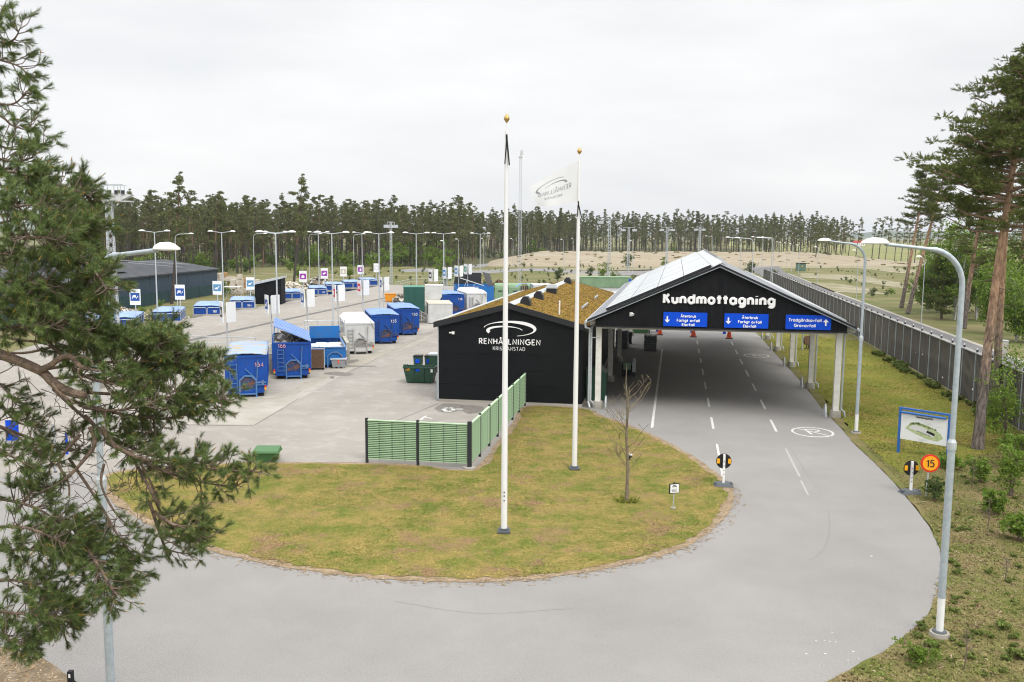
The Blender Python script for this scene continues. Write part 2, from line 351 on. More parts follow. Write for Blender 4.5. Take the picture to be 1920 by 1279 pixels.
M_buds = mat('budding_leaves', (0.22, 0.21, 0.05), 0.7, island=[(0.3, 0.2, 0.07), (0.2, 0.24, 0.05)], trans=0.2)
M_grain = mat('young_tree_bark', (0.24, 0.20, 0.14), 0.9, c2=(0.14, 0.11, 0.08), scale=8)
M_litter = mat('dry_litter', (0.30, 0.22, 0.13), 0.9, island=[(0.2, 0.13, 0.07), (0.40, 0.32, 0.22), (0.26, 0.17, 0.09)])
M_bag = mat('pale_sacks', (0.56, 0.52, 0.45), 0.85, c2=(0.43, 0.38, 0.31), scale=1.5)
M_box = mat('cardboard', (0.36, 0.22, 0.11), 0.85)
M_debris = mat('mixed_rubbish', (0.46, 0.42, 0.36), 0.9, island=[(0.12, 0.1, 0.08), (0.6, 0.58, 0.54), (0.25, 0.2, 0.15), (0.08, 0.08, 0.08)])
M_foam = mat('white_foam', (0.8, 0.8, 0.8), 0.8)
M_oskip = mat('skip_orange', (0.72, 0.28, 0.012), 0.5)
M_glass = mat('dark_glass', (0.02, 0.02, 0.025), 0.15)
M_redroof = mat('red_roof', (0.32, 0.035, 0.03), 0.8)
M_bagd = mat('wrapped_pallet', (0.065, 0.075, 0.085), 0.45, c2=(0.15, 0.16, 0.17), scale=4)
M_greenl = mat('recycling_green', (0.22, 0.33, 0.20), 0.6, c2=(0.17, 0.27, 0.16), scale=1)
M_wallgreen = mat('green_boards', (0.06, 0.165, 0.05), 0.7)
M_soil = mat('pine_needle_soil', (0.2, 0.155, 0.105), 0.95, c2=(0.13, 0.098, 0.062), scale=1.4, detail=9, space='World', bump=0.9, bscale=22, c3=(0.28, 0.235, 0.18), s3=5, lo3=0.52, hi3=0.75)

M_floor = mat('forest_floor', (0.085, 0.075, 0.04), 0.95, c2=(0.06, 0.07, 0.025), scale=0.1, space='World')
def trunk_mat():
    m, t, b = nodes('pine_trunk'); L = t.links; b.inputs['Roughness'].default_value = .95; b.inputs['Specular IOR Level'].default_value = .12
    tc_ = t.nodes.new('ShaderNodeTexCoord'); mp_ = t.nodes.new('ShaderNodeMapping'); mp_.inputs['Scale'].default_value = (1, 1, .35); L.new(tc_.outputs['Object'], mp_.inputs[0])
    n1 = t.nodes.new('ShaderNodeTexNoise'); n1.inputs['Scale'].default_value = 9; n1.inputs['Detail'].default_value = 6; L.new(mp_.outputs[0], n1.inputs['Vector'])
    sep = t.nodes.new('ShaderNodeSeparateXYZ'); L.new(tc_.outputs['Object'], sep.inputs[0])
    ma = t.nodes.new('ShaderNodeMath'); ma.operation = 'MULTIPLY_ADD'; L.new(n1.outputs['Fac'], ma.inputs[0]); ma.inputs[1].default_value = 5.0; L.new(sep.outputs['Z'], ma.inputs[2])
    mr = t.nodes.new('ShaderNodeMapRange'); mr.inputs['From Min'].default_value = 5.0; mr.inputs['From Max'].default_value = 9.5; L.new(ma.outputs[0], mr.inputs['Value'])
    def ramp(a, b_):
        r = t.nodes.new('ShaderNodeValToRGB'); r.color_ramp.elements[0].position = .35; r.color_ramp.elements[1].position = .68; r.color_ramp.elements[0].color = (*a, 1); r.color_ramp.elements[1].color = (*b_, 1); L.new(n1.outputs['Fac'], r.inputs['Fac']); return r
    r1 = ramp((.07, .06, .053), (.22, .185, .16)); r2 = ramp((.20, .125, .08), (.42, .275, .18))
    x = t.nodes.new('ShaderNodeMix'); x.data_type = 'RGBA'; L.new(mr.outputs[0], x.inputs['Factor']); L.new(r1.outputs[0], x.inputs['A']); L.new(r2.outputs[0], x.inputs['B']); L.new(x.outputs['Result'], b.inputs['Base Color'])
    bp = t.nodes.new('ShaderNodeBump'); bp.inputs['Strength'].default_value = 1; bp.inputs['Distance'].default_value = .05; L.new(n1.outputs['Fac'], bp.inputs['Height']); L.new(bp.outputs[0], b.inputs['Normal'])
    return m
M_ptrunk = trunk_mat()

M_fbark = mat('far_bark', (0.085, 0.072, 0.064), 0.95, c2=(0.05, 0.044, 0.04), scale=1.5)
M_fbarko = mat('far_orange_bark', (0.20, 0.125, 0.088), 0.95, c2=(0.12, 0.08, 0.06), scale=1.2)
M_speck = mat('dull_white_specks', (0.5, 0.49, 0.47), 0.9)

M_lowlid = mat('pale_lid_blue', (0.27, 0.38, 0.62), 0.5, c2=(0.17, 0.29, 0.56), scale=0.8, c3=(0.40, 0.47, 0.60), s3=2, lo3=0.55, hi3=0.72)
M_drain = mat('drain_grate', (0.15, 0.145, 0.14), 0.85, c2=(0.11, 0.105, 0.1), scale=2, space='World')
M_recess = mat('hook_recess_steel', (0.022, 0.05, 0.13), 0.7, c2=(0.16, 0.07, 0.035), scale=3.2, lo=0.48, hi=0.62)
M_recessw = mat('hook_recess_grey', (0.24, 0.24, 0.235), 0.7, c2=(0.16, 0.12, 0.09), scale=3.2, lo=0.52, hi=0.66)

M_grime = mat('ground_grime', (0.265, 0.24, 0.19), 0.9, c2=(0.34, 0.32, 0.28), scale=1.2, detail=10, nrough=.75, space='World')
M_bluedk = mat('dark_blue_steel', (0.012, 0.045, 0.17), 0.5, c2=(0.03, 0.06, 0.16), scale=4)
M_greyst = mat('grey_steel', (0.36, 0.36, 0.355), 0.5, c2=(0.26, 0.25, 0.235), scale=4)
# ------------------------------------------------------------------ stroke lettering
def _arc(cx, cy, rx, ry, a0, a1, n=9):
    return [(cx + rx * math.cos(math.radians(a0 + (a1 - a0) * i / n)), cy + ry * math.sin(math.radians(a0 + (a1 - a0) * i / n))) for i in range(n + 1)]
def _ring(cx, cy, rx, ry): return _arc(cx, cy, rx, ry, 0, 360, 16)
GL = {
 'a': (.62, [_ring(.31, .33, .31, .33), [(.62, .66), (.62, 0)]]),
 'b': (.62, [_ring(.31, .33, .31, .33), [(0, 1), (0, 0)]]),
 'd': (.62, [_ring(.31, .33, .31, .33), [(.62, 1), (.62, 0)]]),
 'e': (.62, [[(.01, .33)] + _arc(.31, .33, .31, .33, 0, 315, 14)]),
 'f': (.42, [_arc(.38, .80, .2, .2, 80, 180, 5) + [(.18, 0)], [(0, .62), (.42, .62)]]),
 'g': (.62, [_ring(.31, .33, .31, .33), [(.62, .66), (.62, -.04)] + _arc(.31, -.04, .31, .26, -10, -150, 7)]),
 'i': (.06, [[(.03, .66), (.03, 0)], [(.03, .90), (.03, .95)]]),
 'k': (.45, [[(0, 1), (0, 0)], [(0, .22), (.42, .66)], [(.16, .39), (.45, 0)]]),
 'l': (.06, [[(.03, 1), (.03, 0)]]),
 'm': (.92, [[(0, .66), (0, 0)], [(0, .4)] + _arc(.23, .43, .23, .23, 180, 0) + [(.46, 0)], [(.46, .4)] + _arc(.69, .43, .23, .23, 180, 0) + [(.92, 0)]]),
 'n': (.54, [[(0, .66), (0, 0)], [(0, .37)] + _arc(.27, .40, .27, .26, 180, 0) + [(.54, 0)]]),
 'o': (.64, [_ring(.32, .33, .32, .33)]),
 'r': (.36, [[(0, .66), (0, 0)], [(0, .36)] + _arc(.27, .38, .27, .28, 180, 65, 6)]),
 's': (.42, [_arc(.21, .495, .19, .165, 35, 270, 8) + _arc(.21, .165, .21, .165, 90, -145, 8)]),
 't': (.34, [[(.17, .93), (.17, 0)], [(-.09, .62), (.43, .62)]]),
 'u': (.54, [[(0, .66)] + _arc(.27, .27, .27, .27, 180, 360) + [(.54, .66)], [(.54, .3), (.54, 0)]]),
 'v': (.5, [[(0, .66), (.25, 0), (.5, .66)]]),
 'A': (.74, [[(0, 0), (.37, 1), (.74, 0)], [(.13, .34), (.61, .34)]]),
 'D': (.66, [[(0, 1), (0, 0), (.2, 0)] + _arc(.2, .5, .46, .5, -90, 90, 10) + [(0, 1)]]),
 'E': (.5, [[(.5, 1), (0, 1), (0, 0), (.5, 0)], [(0, .52), (.44, .52)]]),
 'F': (.48, [[(.48, 1), (0, 1), (0, 0)], [(0, .5), (.42, .5)]]),
 'G': (.86, [_arc(.45, .5, .45, .5, 48, 360, 16) + [(.5, .5)]]),
 'H': (.62, [[(0, 1), (0, 0)], [(.62, 1), (.62, 0)], [(0, .52), (.62, .52)]]),
 'I': (.06, [[(.03, 1), (.03, 0)]]),
 'K': (.6, [[(0, 1), (0, 0)], [(0, .42), (.56, 1)], [(.2, .6), (.6, 0)]]),
 'L': (.46, [[(0, 1), (0, 0), (.46, 0)]]),
 'N': (.66, [[(0, 0), (0, 1), (.66, 0), (.66, 1)]]),
 'O': (.9, [_ring(.45, .5, .45, .5)]),
 'P': (.52, [[(0, 0), (0, 1), (.26, 1)] + _arc(.26, .73, .26, .27, 90, -90, 7) + [(0, .46)]]),
 'R': (.56, [[(0, 0), (0, 1), (.26, 1)] + _arc(.26, .73, .26, .27, 90, -90, 7) + [(0, .46)], [(.24, .46), (.56, 0)]]),
 'S': (.54, [_arc(.27, .745, .24, .255, 35, 270, 8) + _arc(.27, .25, .27, .25, 90, -145, 8)]),
 'T': (.6, [[(.3, 1), (.3, 0)], [(0, 1), (.6, 1)]]),
 '0': (.56, [_ring(.28, .5, .28, .5)]), '1': (.3, [[(0, .78), (.24, 1), (.24, 0)]]),
 '3': (.5, [_arc(.22, .745, .24, .255, 140, -80, 8) + _arc(.22, .25, .28, .26, 80, -145, 8)]),
 '4': (.6, [[(.44, 0), (.44, 1), (0, .28), (.6, .28)]]),
 '5': (.54, [[(.5, 1), (.1, 1), (.05, .55)] + _arc(.25, .31, .28, .31, 110, -145, 9)]),
 '6': (.56, [_ring(.28, .3, .28, .3), [(.02, .4), (.12, .75), (.38, 1)]]),
 '7': (.5, [[(0, 1), (.5, 1), (.15, 0)]]),
 '8': (.54, [_ring(.27, .75, .22, .25), _ring(.27, .25, .27, .25)]),
 '9': (.56, [_ring(.28, .7, .28, .3), [(.54, .62), (.44, .25), (.18, 0)]]),
 ' ': (.3, []),
}
GL['å'] = (.62, GL['a'][1] + [_ring(.31, .92, .08, .08)])
GL['ö'] = (.64, GL['o'][1] + [[(.18, .9), (.18, .93)], [(.46, .9), (.46, .93)]])
GL['ä'] = (.62, GL['a'][1] + [[(.18, .9), (.18, .93)], [(.46, .9), (.46, .93)]])
GL['Å'] = (.74, GL['A'][1] + [_ring(.37, 1.17, .1, .1)])
def text_w(s, gap): return sum(GL[c][0] for c in s) + gap * (len(s) - 1)
def text_mb(s, h, stroke, fn, gap=.26, align='c', width=None, n=6, flat=None):
    """strokes of the string, height h; fn(x, y) places a point; stroke = half width"""
    w = text_w(s, gap); kx = h if width is None else width / w
    x = {'c': -w / 2, 'l': 0, 'r': -w}[align]; mb = MB()
    for ch in s:
        gw, pl = GL[ch]
        for p in pl: mb.tube([fn((x + a) * kx, b * h) for a, b in p], stroke, n, 0, True, flat)
        x += gw + gap
    return mb
def lettering(s, h, stroke, parent, m, x, y, z, **k):     # upright text facing local -Y
    k.setdefault('flat', (1, .35, 1))
    return text_mb(s, h, stroke, lambda a, b: (x + a, y, z + b), **k).build('lettering', m, parent)

# ------------------------------------------------------------------ ground
def spline(pts, closed=True, sub=6):
    out = []; n = len(pts)
    rngi = range(n) if closed else range(n - 1)
    for i in rngi:
        g = lambda k: np.array(pts[k % n] if closed else pts[min(max(k, 0), n - 1)], float)
        p0, p1, p2, p3 = g(i - 1), g(i), g(i + 1), g(i + 2)
        for s in range(sub):
            t = s / sub
            out.append(tuple(0.5 * ((2 * p1) + (-p0 + p2) * t + (2 * p0 - 5 * p1 + 4 * p2 - p3) * t * t + (-p0 + 3 * p1 - 3 * p2 + p3) * t ** 3)))
    if not closed: out.append(tuple(map(float, pts[-1])))
    return out
def sheet(name, pts, z, m, smooth=False, sub=6, rough=0.0):
    P = [(p[0], p[1]) for p in pts]
    if smooth: P = spline(P, True, sub)
    if rough:
        Q = []
        for i, p in enumerate(P):
            q = P[(i + 1) % len(P)]; L = math.hypot(q[0] - p[0], q[1] - p[1]); k = max(1, int(L / 0.5)) if L < 60 else 1
            for j in range(k):
                t = j / k; Q.append((p[0] + (q[0] - p[0]) * t + random.uniform(-rough, rough), p[1] + (q[1] - p[1]) * t + random.uniform(-rough, rough)))
        P = Q
    bm = bmesh.new(); vs = [bm.verts.new((p[0], p[1], z)) for p in P]; f = bm.faces.new(vs)
    bmesh.ops.triangulate(bm, faces=[f])
    bmesh.ops.recalc_face_normals(bm, faces=bm.faces)
    if bm.faces and bm.faces[:][0].normal.z < 0: bmesh.ops.reverse_faces(bm, faces=bm.faces)
    me = bpy.data.meshes.new(name); bm.to_mesh(me); bm.free(); me.materials.append(m)
    return struct(inst(name, me)), P
def px(*a, z=0.0): return [at(x, y, z) for x, y in a]

# terrain: one sheet out to the horizon, gently uneven, a little lower than the paving
gx = np.sign(np.linspace(-1, 1, 121)) * np.abs(np.linspace(-1, 1, 121)) ** 2.6 * 5200
gy = -60 + np.linspace(0, 1, 150) ** 2.8 * 7000
X, Y = np.meshgrid(gx, gy)
Dd = np.hypot(X, Y)
Z = -0.06 + 0.0 * X
Vt = np.stack([X.ravel(), Y.ravel(), Z.ravel()], 1)
ny, nx = X.shape
idx = np.arange(ny * nx).reshape(ny, nx)
Ft = np.stack([idx[:-1, :-1].ravel(), idx[:-1, 1:].ravel(), idx[1:, 1:].ravel(), idx[1:, :-1].ravel()], 1)
terrain = struct(inst('ground', np_mesh('ground', Vt, Ft, M_field)))

# paving of road and yard
road_right_px = [(1414, 618), (1441, 649), (1506, 720), (1542, 767), (1577, 803), (1605, 836), (1640, 868), (1676, 905), (1712, 948), (1742, 987), (1762, 1028), (1768, 1070), (1759, 1115), (1738, 1155), (1700, 1192), (1652, 1225), (1590, 1258), (1540, 1283)]
rr = [B(8.2, 140)] + px(*road_right_px) + [(5.2, 17.6, 0), (3.4, 16.2, 0), (0.5, 15.3, 0), (-3, 15.4, 0), (-7.0, 16.9, 0)] + px((150, 1283), (110, 1255), (78, 1232), (30, 1216), (-60, 1205), (-400, 1190)) + [(-60, 22, 0), (-75, 40, 0), B(-75, 52), B(-46, 56), B(-46, 140)]
sheet('road', rr, 0.0, M_asphalt)
sheet('yard', [B(-4.2, 49.1)] + [B(-4.2, 138), B(-45.5, 138), B(-45.5, 56), (-75, 40, 0), (-60, 33, 0)] + px((-200, 905), (60, 893), (180, 886), (300, 873), (470, 866), (688, 867), (885, 877)) + [B(-8, 49.1)], 0.004, M_yard)
sheet('concrete_apron', px((250, 786), (345, 796), (478, 797), (590, 733), (700, 669), (835, 607)) + [B(-21, 112), B(-29, 112), B(-29, 57), B(-31, 47.5)], 0.008, M_conc)
# the raised deck the cars drive on, with its ramp and retaining wall
DZ = 1.2
deck = MB()
dk = [(-28, 58), (-28, 139), (-45.6, 139), (-45.6, 58)]
deck.prism(dk, lambda a, b: B(a, b, -0.05), lambda a, b: B(a, b, DZ))
ra, rb, rc_, rd = B(-34, 57.99, DZ), B(-45.6, 57.99, DZ), B(-45.6, 45, 0.01), B(-34, 45, 0.01)
deck.add([ra, rb, rc_, rd, B(-34, 57.99, 0), B(-45.6, 57.99, 0)], [(0, 1, 2, 3), (0, 3, 4), (1, 5, 2)])
struct(deck.build('upper_deck', M_yard))
dw = MB(); dw.box((-28, 58, 0), (-27.82, 139, DZ + 0.12)); dw.box((-34, 57.8, 0), (-27.82, 58, DZ + 0.12))
ow = dw.build('retaining_wall', M_concw, None, rotz=-AX)
tag(ow, 'pale concrete retaining wall along the raised deck behind the roll-off containers', 'wall')
# drain channel across the deck
dr = MB(); dr.box((-36.85, 46, DZ + 0.004), (-36.55, 138, DZ + 0.010)); dr.box((-36.25, 46, DZ + 0.004), (-36.0, 138, DZ + 0.010))
dr2 = MB(); dr2.box((-36.75, 58.05, DZ + .002), (-36.12, 138, DZ + .009))
struct(dr2.build('drain_channel', M_drain, None, rotz=-AX))

# grass island with its crumbling gravel edge
isl_px = [(1096, 766), (1132, 780), (1180, 797), (1217, 812), (1258, 832), (1300, 856), (1340, 884), (1366, 905), (1376, 928), (1372, 950), (1352, 978), (1318, 1008), (1270, 1032), (1200, 1052), (1110, 1072), (1000, 1086), (900, 1092), (800, 1091), (700, 1085), (600, 1074), (500, 1058), (420, 1040), (350, 1018), (290, 990), (240, 962), (200, 930), (186, 905), (200, 889), (260, 879), (360, 872), (470, 867), (600, 867), (690, 868), (790, 872), (884, 879), (930, 832), (962, 793), (984, 762)]
isl = px(*isl_px)
def inflate(P, d):
    P = [np.array(p[:2]) for p in P]; n = len(P); out = []
    for i in range(n):
        t = P[(i + 1) % n] - P[i - 1]; t /= np.linalg.norm(t) + 1e-9
        nrm = np.array([-t[1], t[0]]); out.append(tuple(P[i] + nrm * d))
    return out
isl2 = [(p[0], p[1]) for p in isl]
area = sum(isl2[i][0] * isl2[(i + 1) % len(isl2)][1] - isl2[(i + 1) % len(isl2)][0] * isl2[i][1] for i in range(len(isl2)))
sgn = 1 if area > 0 else -1
sheet('gravel_edge', isl2, 0.012, M_edge, True, 6, 0.05)
core = inflate(isl2, 0.30 * sgn)
_, ISL = sheet('lawn', core, 0.020, M_lawn, True, 6, 0.10)
# strips right of the road
vr = px((1412, 618), (1441, 649), (1506, 720), (1542, 767), (1577, 803), (1605, 836), (1640, 868), (1676, 905), (1712, 948), (1742, 987), (1762, 1028), (1768, 1070), (1759, 1115), (1738, 1155), (1700, 1192), (1652, 1225), (1590, 1258), (1540, 1283))
sheet('verge_soil', [(p[0] + .02, p[1]) for p in vr] + [(6.5, 16.5, 0), (30, 14, 0), B(16.9, 36), B(16.9, 92), B(9, 96)], 0.010, M_wild, False, 1, 0.05)
lawnR = [B(16.5, 86)] + px((1420, 618), (1452, 649), (1520, 716), (1556, 760), (1592, 800), (1622, 832), (1660, 866), (1700, 890)) + [B(12.5, 41), B(16.6, 45)]
_, LAWNR = sheet('verge_lawn', lawnR, 0.018, M_lawnR, False, 1, 0.12)
_, WILD = sheet('pine_soil', [at(0, 1214), at(78, 1233), at(112, 1257), at(150, 1284), (-7, 16.6, 0), (-9, 15, 0), (-30, 15, 0), at(-420, 1192), at(-60, 1207)], 0.008, M_soil, False, 1, 0.04)
WR = [(p[0], p[1]) for p in px((1620, 838), (1690, 905), (1742, 975), (1768, 1050), (1745, 1152), (1660, 1224), (1545, 1283))] + [(7, 17, 0), (22, 16, 0), B(16.8, 30), B(16.8, 48)]

# lane paint
pm = MB()
def strip(mb, u0, u1, v0, v1, z): mb.add([B(u0, v0, z), B(u1, v0, z), B(u1, v1, z), B(u0, v1, z)], [(0, 1, 2, 3)])
strip(pm, -1.03, -0.90, 44.6, 76, .004)
for uu in (2.02, 5.03):
    for k in range(7): strip(pm, uu - .06, uu + .06, 45.0 + 5.85 * k, 47.9 + 5.85 * k, .004)
strip(pm, 2.0, 2.1, 35.9, 41.6, .004)
def road_symbol(mb, uc, vc, r):
    n = 40; vs = []; fs = []
    for i in range(n):
        t = 2 * PI * i / n
        vs += [B(uc + math.cos(t) * r, vc + math.sin(t) * r * 1.15, .004), B(uc + math.cos(t) * (r - .11), vc + math.sin(t) * (r - .12) * 1.15, .004)]
    for i in range(n): fs.append((2 * i, 2 * ((i + 1) % n), 2 * ((i + 1) % n) + 1, 2 * i + 1))
    mb.add(vs, fs)
    def seg(a, b, w=.1):
        a = np.array(a, float); b = np.array(b, float); d = (b - a) / np.linalg.norm(b - a); nn = np.array([-d[1], d[0]]) * w / 2
        mb.add([B(*(a + nn), .004), B(*(a - nn), .004), B(*(b - nn), .004), B(*(b + nn), .004)], [(0, 1, 2, 3)])
    seg((uc - .68 * r, vc + .75 * r), (uc + .70 * r, vc - .72 * r), .09)
    seg((uc - .1, vc - .55 * r), (uc - .22, vc + .16 * r), .13)
    seg((uc - .23, vc + .62 * r), (uc - .26, vc + .40 * r), .13)
    seg((uc - .2, vc + .62 * r), (uc + .25, vc + .58 * r), .13); seg((uc + .31, vc + .56 * r), (uc + .33, vc + .2 * r), .13); seg((uc + .26, vc + .13 * r), (uc + .12, vc + .1 * r), .13)
road_symbol(pm, 6.75, 45.25, 1.0); road_symbol(pm, 6.45, 73.7, 1.0)
struct(pm.build('lane_markings', M_mark))
pf = MB()
strip(pf, 5.0, 5.1, 36.6, 41.4, .004); strip(pf, 4.98, 5.06, 34, 36, .004)
struct(pf.build('worn_lane_markings', M_markfade))
# yard paint: a wheelchair-like mark and a corner mark in front of the black building
ym = MB()
def gseg(mb, a, b, w, z=.012):
    a = np.array(at(*a)[:2]); b = np.array(at(*b)[:2]); d = (b - a) / np.linalg.norm(b - a); nn = np.array([-d[1], d[0]]) * w / 2
    mb.add([(*(a + nn), z), (*(a - nn), z), (*(b - nn), z), (*(b + nn), z)], [(0, 1, 2, 3)])
for a, b in [((831, 767), (837, 772)), ((838, 772.5), (847, 771)), ((849, 770), (851, 767)), ((850, 766), (842, 765)), ((840, 765), (833, 766)), ((855, 767.5), (868, 767.5))]: gseg(ym, a, b, .22)
gseg(ym, (788, 788), (799, 780), .14); gseg(ym, (796, 783), (811, 785), .14)
struct(ym.build('yard_markings', M_mark))
st = MB()
_, _ = sheet('damp_patch', px((815, 766), (835, 757), (880, 760), (905, 763), (903, 772), (880, 776), (862, 770), (845, 774), (825, 772)), 0.0095, M_dark_stain, True, 5, .05)
for c in [((606, 701), (630, 697), (664, 702), (640, 705)), ((652, 678), (668, 674), (674, 677), (660, 681)), ((655, 686), (700, 686), (700, 688), (655, 688)), ((617, 707), (626, 706), (624, 711))]:
    sheet('damp_patch', px(*c), 0.0125, M_dark_stain, True, 4, .04)
for c in [((424, 747), (505, 746), (548, 730), (596, 705), (650, 684), (640, 696), (600, 716), (545, 742), (480, 757), (430, 756)), ((640, 673), (704, 664), (768, 639), (803, 626), (796, 640), (720, 668), (668, 690))]:
    sheet('ground_grime', px(*c), 0.0086, M_grime, True, 4, .12)
# dark joint lines in the yard paving
jl = MB()
for a, b in [((800, 766), (688, 812)), ((822, 757), (800, 766)), ((478, 797), (560, 748)), ((640, 705), (832, 613)), ((345, 797), (478, 799))]: gseg(jl, a, b, .05, .0135)
struct(jl.build('paving_joints', M_darkroad))
ck = MB()
def crack(P, w):
    Q = spline([at(*p)[:2] for p in P], False, 8)
    for a, b in zip(Q[:-1], Q[1:]):
        a = np.array(a) + rng.normal(0, .01, 2); b = np.array(b) + rng.normal(0, .01, 2); d = (b - a) / (np.linalg.norm(b - a) + 1e-9); nn = np.array([-d[1], d[0]]) * w * random.uniform(.3, 1) / 2
        ck.add([(*(a + nn), .0045), (*(a - nn), .0045), (*(b - nn), .0045), (*(b + nn), .0045)], [(0, 1, 2, 3)])
crack([(1553, 955), (1556, 985), (1552, 1012), (1540, 1035), (1520, 1050)], .035)
crack([(1476, 832), (1500, 868), (1540, 930)], .03)
crack([(740, 1128), (900, 1150), (1080, 1140)], .02)
struct(ck.build('asphalt_cracks', M_oldroad))
# bits of litter and droppings on the road
dm = MB()
for (x, y, r) in [(1634, 1043, .11), (1596, 1060, .05), (1560, 1186, .05), (1530, 1202, .06), (1546, 1201, .05), (1556, 1203, .05), (1567, 1204, .06), (1548, 1226, .06), (1600, 1222, .07), (1590, 1238, .05), (1610, 1236, .06), (1512, 1226, .05)]:
    p = at(x, y); k = 6
    r *= .6; dm.add([(p[0] + r * random.uniform(.5, 1.2) * math.cos(2 * PI * i / k), p[1] + r * random.uniform(.4, 1) * math.sin(2 * PI * i / k), .005) for i in range(k)], [tuple(range(k))])
tag(dm.build('road_specks', M_speck), kind='stuff')

# far ground: sand mound, strips, tracks, meadow, hills
mv = []; mf = []
nu, nv = 120, 18
for i in range(nu):
    for j in range(nv):
        a = i / (nu - 1); b = j / (nv - 1)
        x = -8 + 150 * a; y = 262 + 34 * a + 60 * b
        e = min(1, a / .14) * min(1, (1 - a) / .30)
        pr = min(1, b / .42) * (1 if b < .75 else (1 - b) / .25)
        z = -0.1 + 3.75 * (min(1, e * 1.2) ** .8) * (pr ** .8) * (0.97 + .03 * math.sin(i * .9) * math.cos(i * .37)) + random.uniform(-.16, .16) * e * min(1, pr * 3)
        mv.append((x, y, max(z, -.1)))
for i in range(nu - 1):
    for j in range(nv - 1):
        mf.append((i * nv + j, (i + 1) * nv + j, (i + 1) * nv + j + 1, i * nv + j + 1))
clods = MB()
for k in range(110):
    i_, j_ = random.randrange(8, nu - 8), random.randrange(1, 9); q = mv[i_ * nv + j_]; q = (q[0] + random.uniform(-.6, .6), q[1] + random.uniform(-1.6, 1.6), q[2]); r = random.uniform(.08, .4) * random.random() + .06
    clods.add([(q[0] + random.uniform(-1, 1) + r * math.cos(a_) * random.uniform(.6, 1.3), q[1] + r * math.sin(a_), q[2] + h_) for h_ in (-.1, random.uniform(.1, .35)) for a_ in (0, 1.57, 3.14, 4.71)], [(0, 1, 5, 4), (1, 2, 6, 5), (2, 3, 7, 6), (3, 0, 4, 7), (4, 5, 6, 7)])
tag(clods.build('sand_clods', M_wild), kind='stuff')
mm = MB(); mm.add(mv, mf); struct(mm.build('sand_mound', M_sand, None, True))
sheet('sand_track', px((1040, 505), (1120, 499), (1330, 500), (1440, 494), (1560, 492), (1640, 497), (1760, 511), (1690, 512), (1600, 502), (1480, 503), (1330, 507), (1120, 508)), -.02, M_sandp, False, 1, .5)
sheet('sand_track', px((1500, 512), (1600, 516), (1700, 531), (1780, 548), (1760, 554), (1690, 540), (1600, 526), (1500, 520)), -.02, M_sandp, False, 1, .5)
sheet('sand_track', px((1490, 530), (1560, 530), (1640, 542), (1660, 552), (1600, 549), (1520, 545)), -.02, M_sandp, False, 1, .5)
sheet('sand_track', px((1690, 489), (1750, 486), (1800, 492), (1805, 505), (1750, 503), (1700, 496)), -.02, M_sandp, False, 1, .5)
sheet('sand_track', px((1040, 514), (1140, 505), (1280, 508), (1330, 503), (1330, 512), (1180, 516), (1060, 524)), -.018, M_sandp, False, 1, .5)
sheet('far_road', px((760, 505), (840, 501), (960, 490), (1040, 487), (1180, 490), (1340, 492), (1340, 496), (1180, 495), (1040, 493), (930, 498), (860, 506), (765, 510)), -.015, M_oldroad, True, 5)
sheet('far_road', px((830, 511), (1000, 503), (1100, 508), (1200, 508), (1320, 500), (1320, 506), (1200, 516), (1080, 513), (990, 508), (840, 518)), -.012, M_oldroad, True, 5)
sheet('service_road', [B(20.2, 30), B(20.2, 190), B(19.5, 262), B(31.5, 296), B(27.6, 240), B(26.4, 165), B(26.3, 30)], -.01, M_darkroad)
sheet('service_road', [B(17.9, 262), B(19.5, 262), B(31, 296), B(44, 330), B(60, 340), B(48, 352), B(30, 330)], -.008, M_oldroad)
sheet('service_road_edge', [B(26.35, 30), B(26.45, 165), B(27.7, 240), B(28.1, 240), B(26.95, 165), B(26.85, 30)], -.02, M_conc)
sheet('forest_floor', [(-260, 195, 0), (-110, 205, 0), (-60, 250, 0), (-10, 262, 0), (0, 340, 0), (20, 350, 0), (25, 398, 0), (190, 398, 0), (240, 640, 0), (-150, 700, 0), (-400, 500, 0)], -.04, M_floor)
sheet('meadow', [(90, 330, 0), (160, 300, 0), (700, 900, 0), (600, 1500, 0), (260, 1200, 0), (150, 560, 0)], -.03, M_meadow)
sheet('meadow', [(-100, 268, 0), (-60, 318, 0), (-20, 345, 0), (-20, 385, 0), (-75, 372, 0), (-150, 330, 0)], -.03, M_meadow)
sheet('forest_road', [(-190, 268, 0), (-60, 345, 0), (10, 420, 0), (10, 424, 0), (-61, 350, 0), (-190, 274, 0)], -.02, M_sandp)
hm = MB(); hv = []; hf = []
n = 90
for i in range(n):
    a = math.radians(-60 + 120 * i / (n - 1)); r = 4600
    h = 22 + 16 * math.sin(i * .31) + 10 * math.sin(i * .83 + 1) + 4 * math.sin(i * 2.1)
    hv += [(r * math.sin(a), r * math.cos(a), -1), (r * 1.04 * math.sin(a), r * 1.04 * math.cos(a), h), (r * 1.2 * math.sin(a), r * 1.2 * math.cos(a), -1)]
for i in range(n - 1):
    for j in range(2): hf.append((3 * i + j, 3 * i + 3 + j, 3 * i + 4 + j, 3 * i + 1 + j))
hm.add(hv, hf); struct(hm.build('hills', M_hill, None, True))

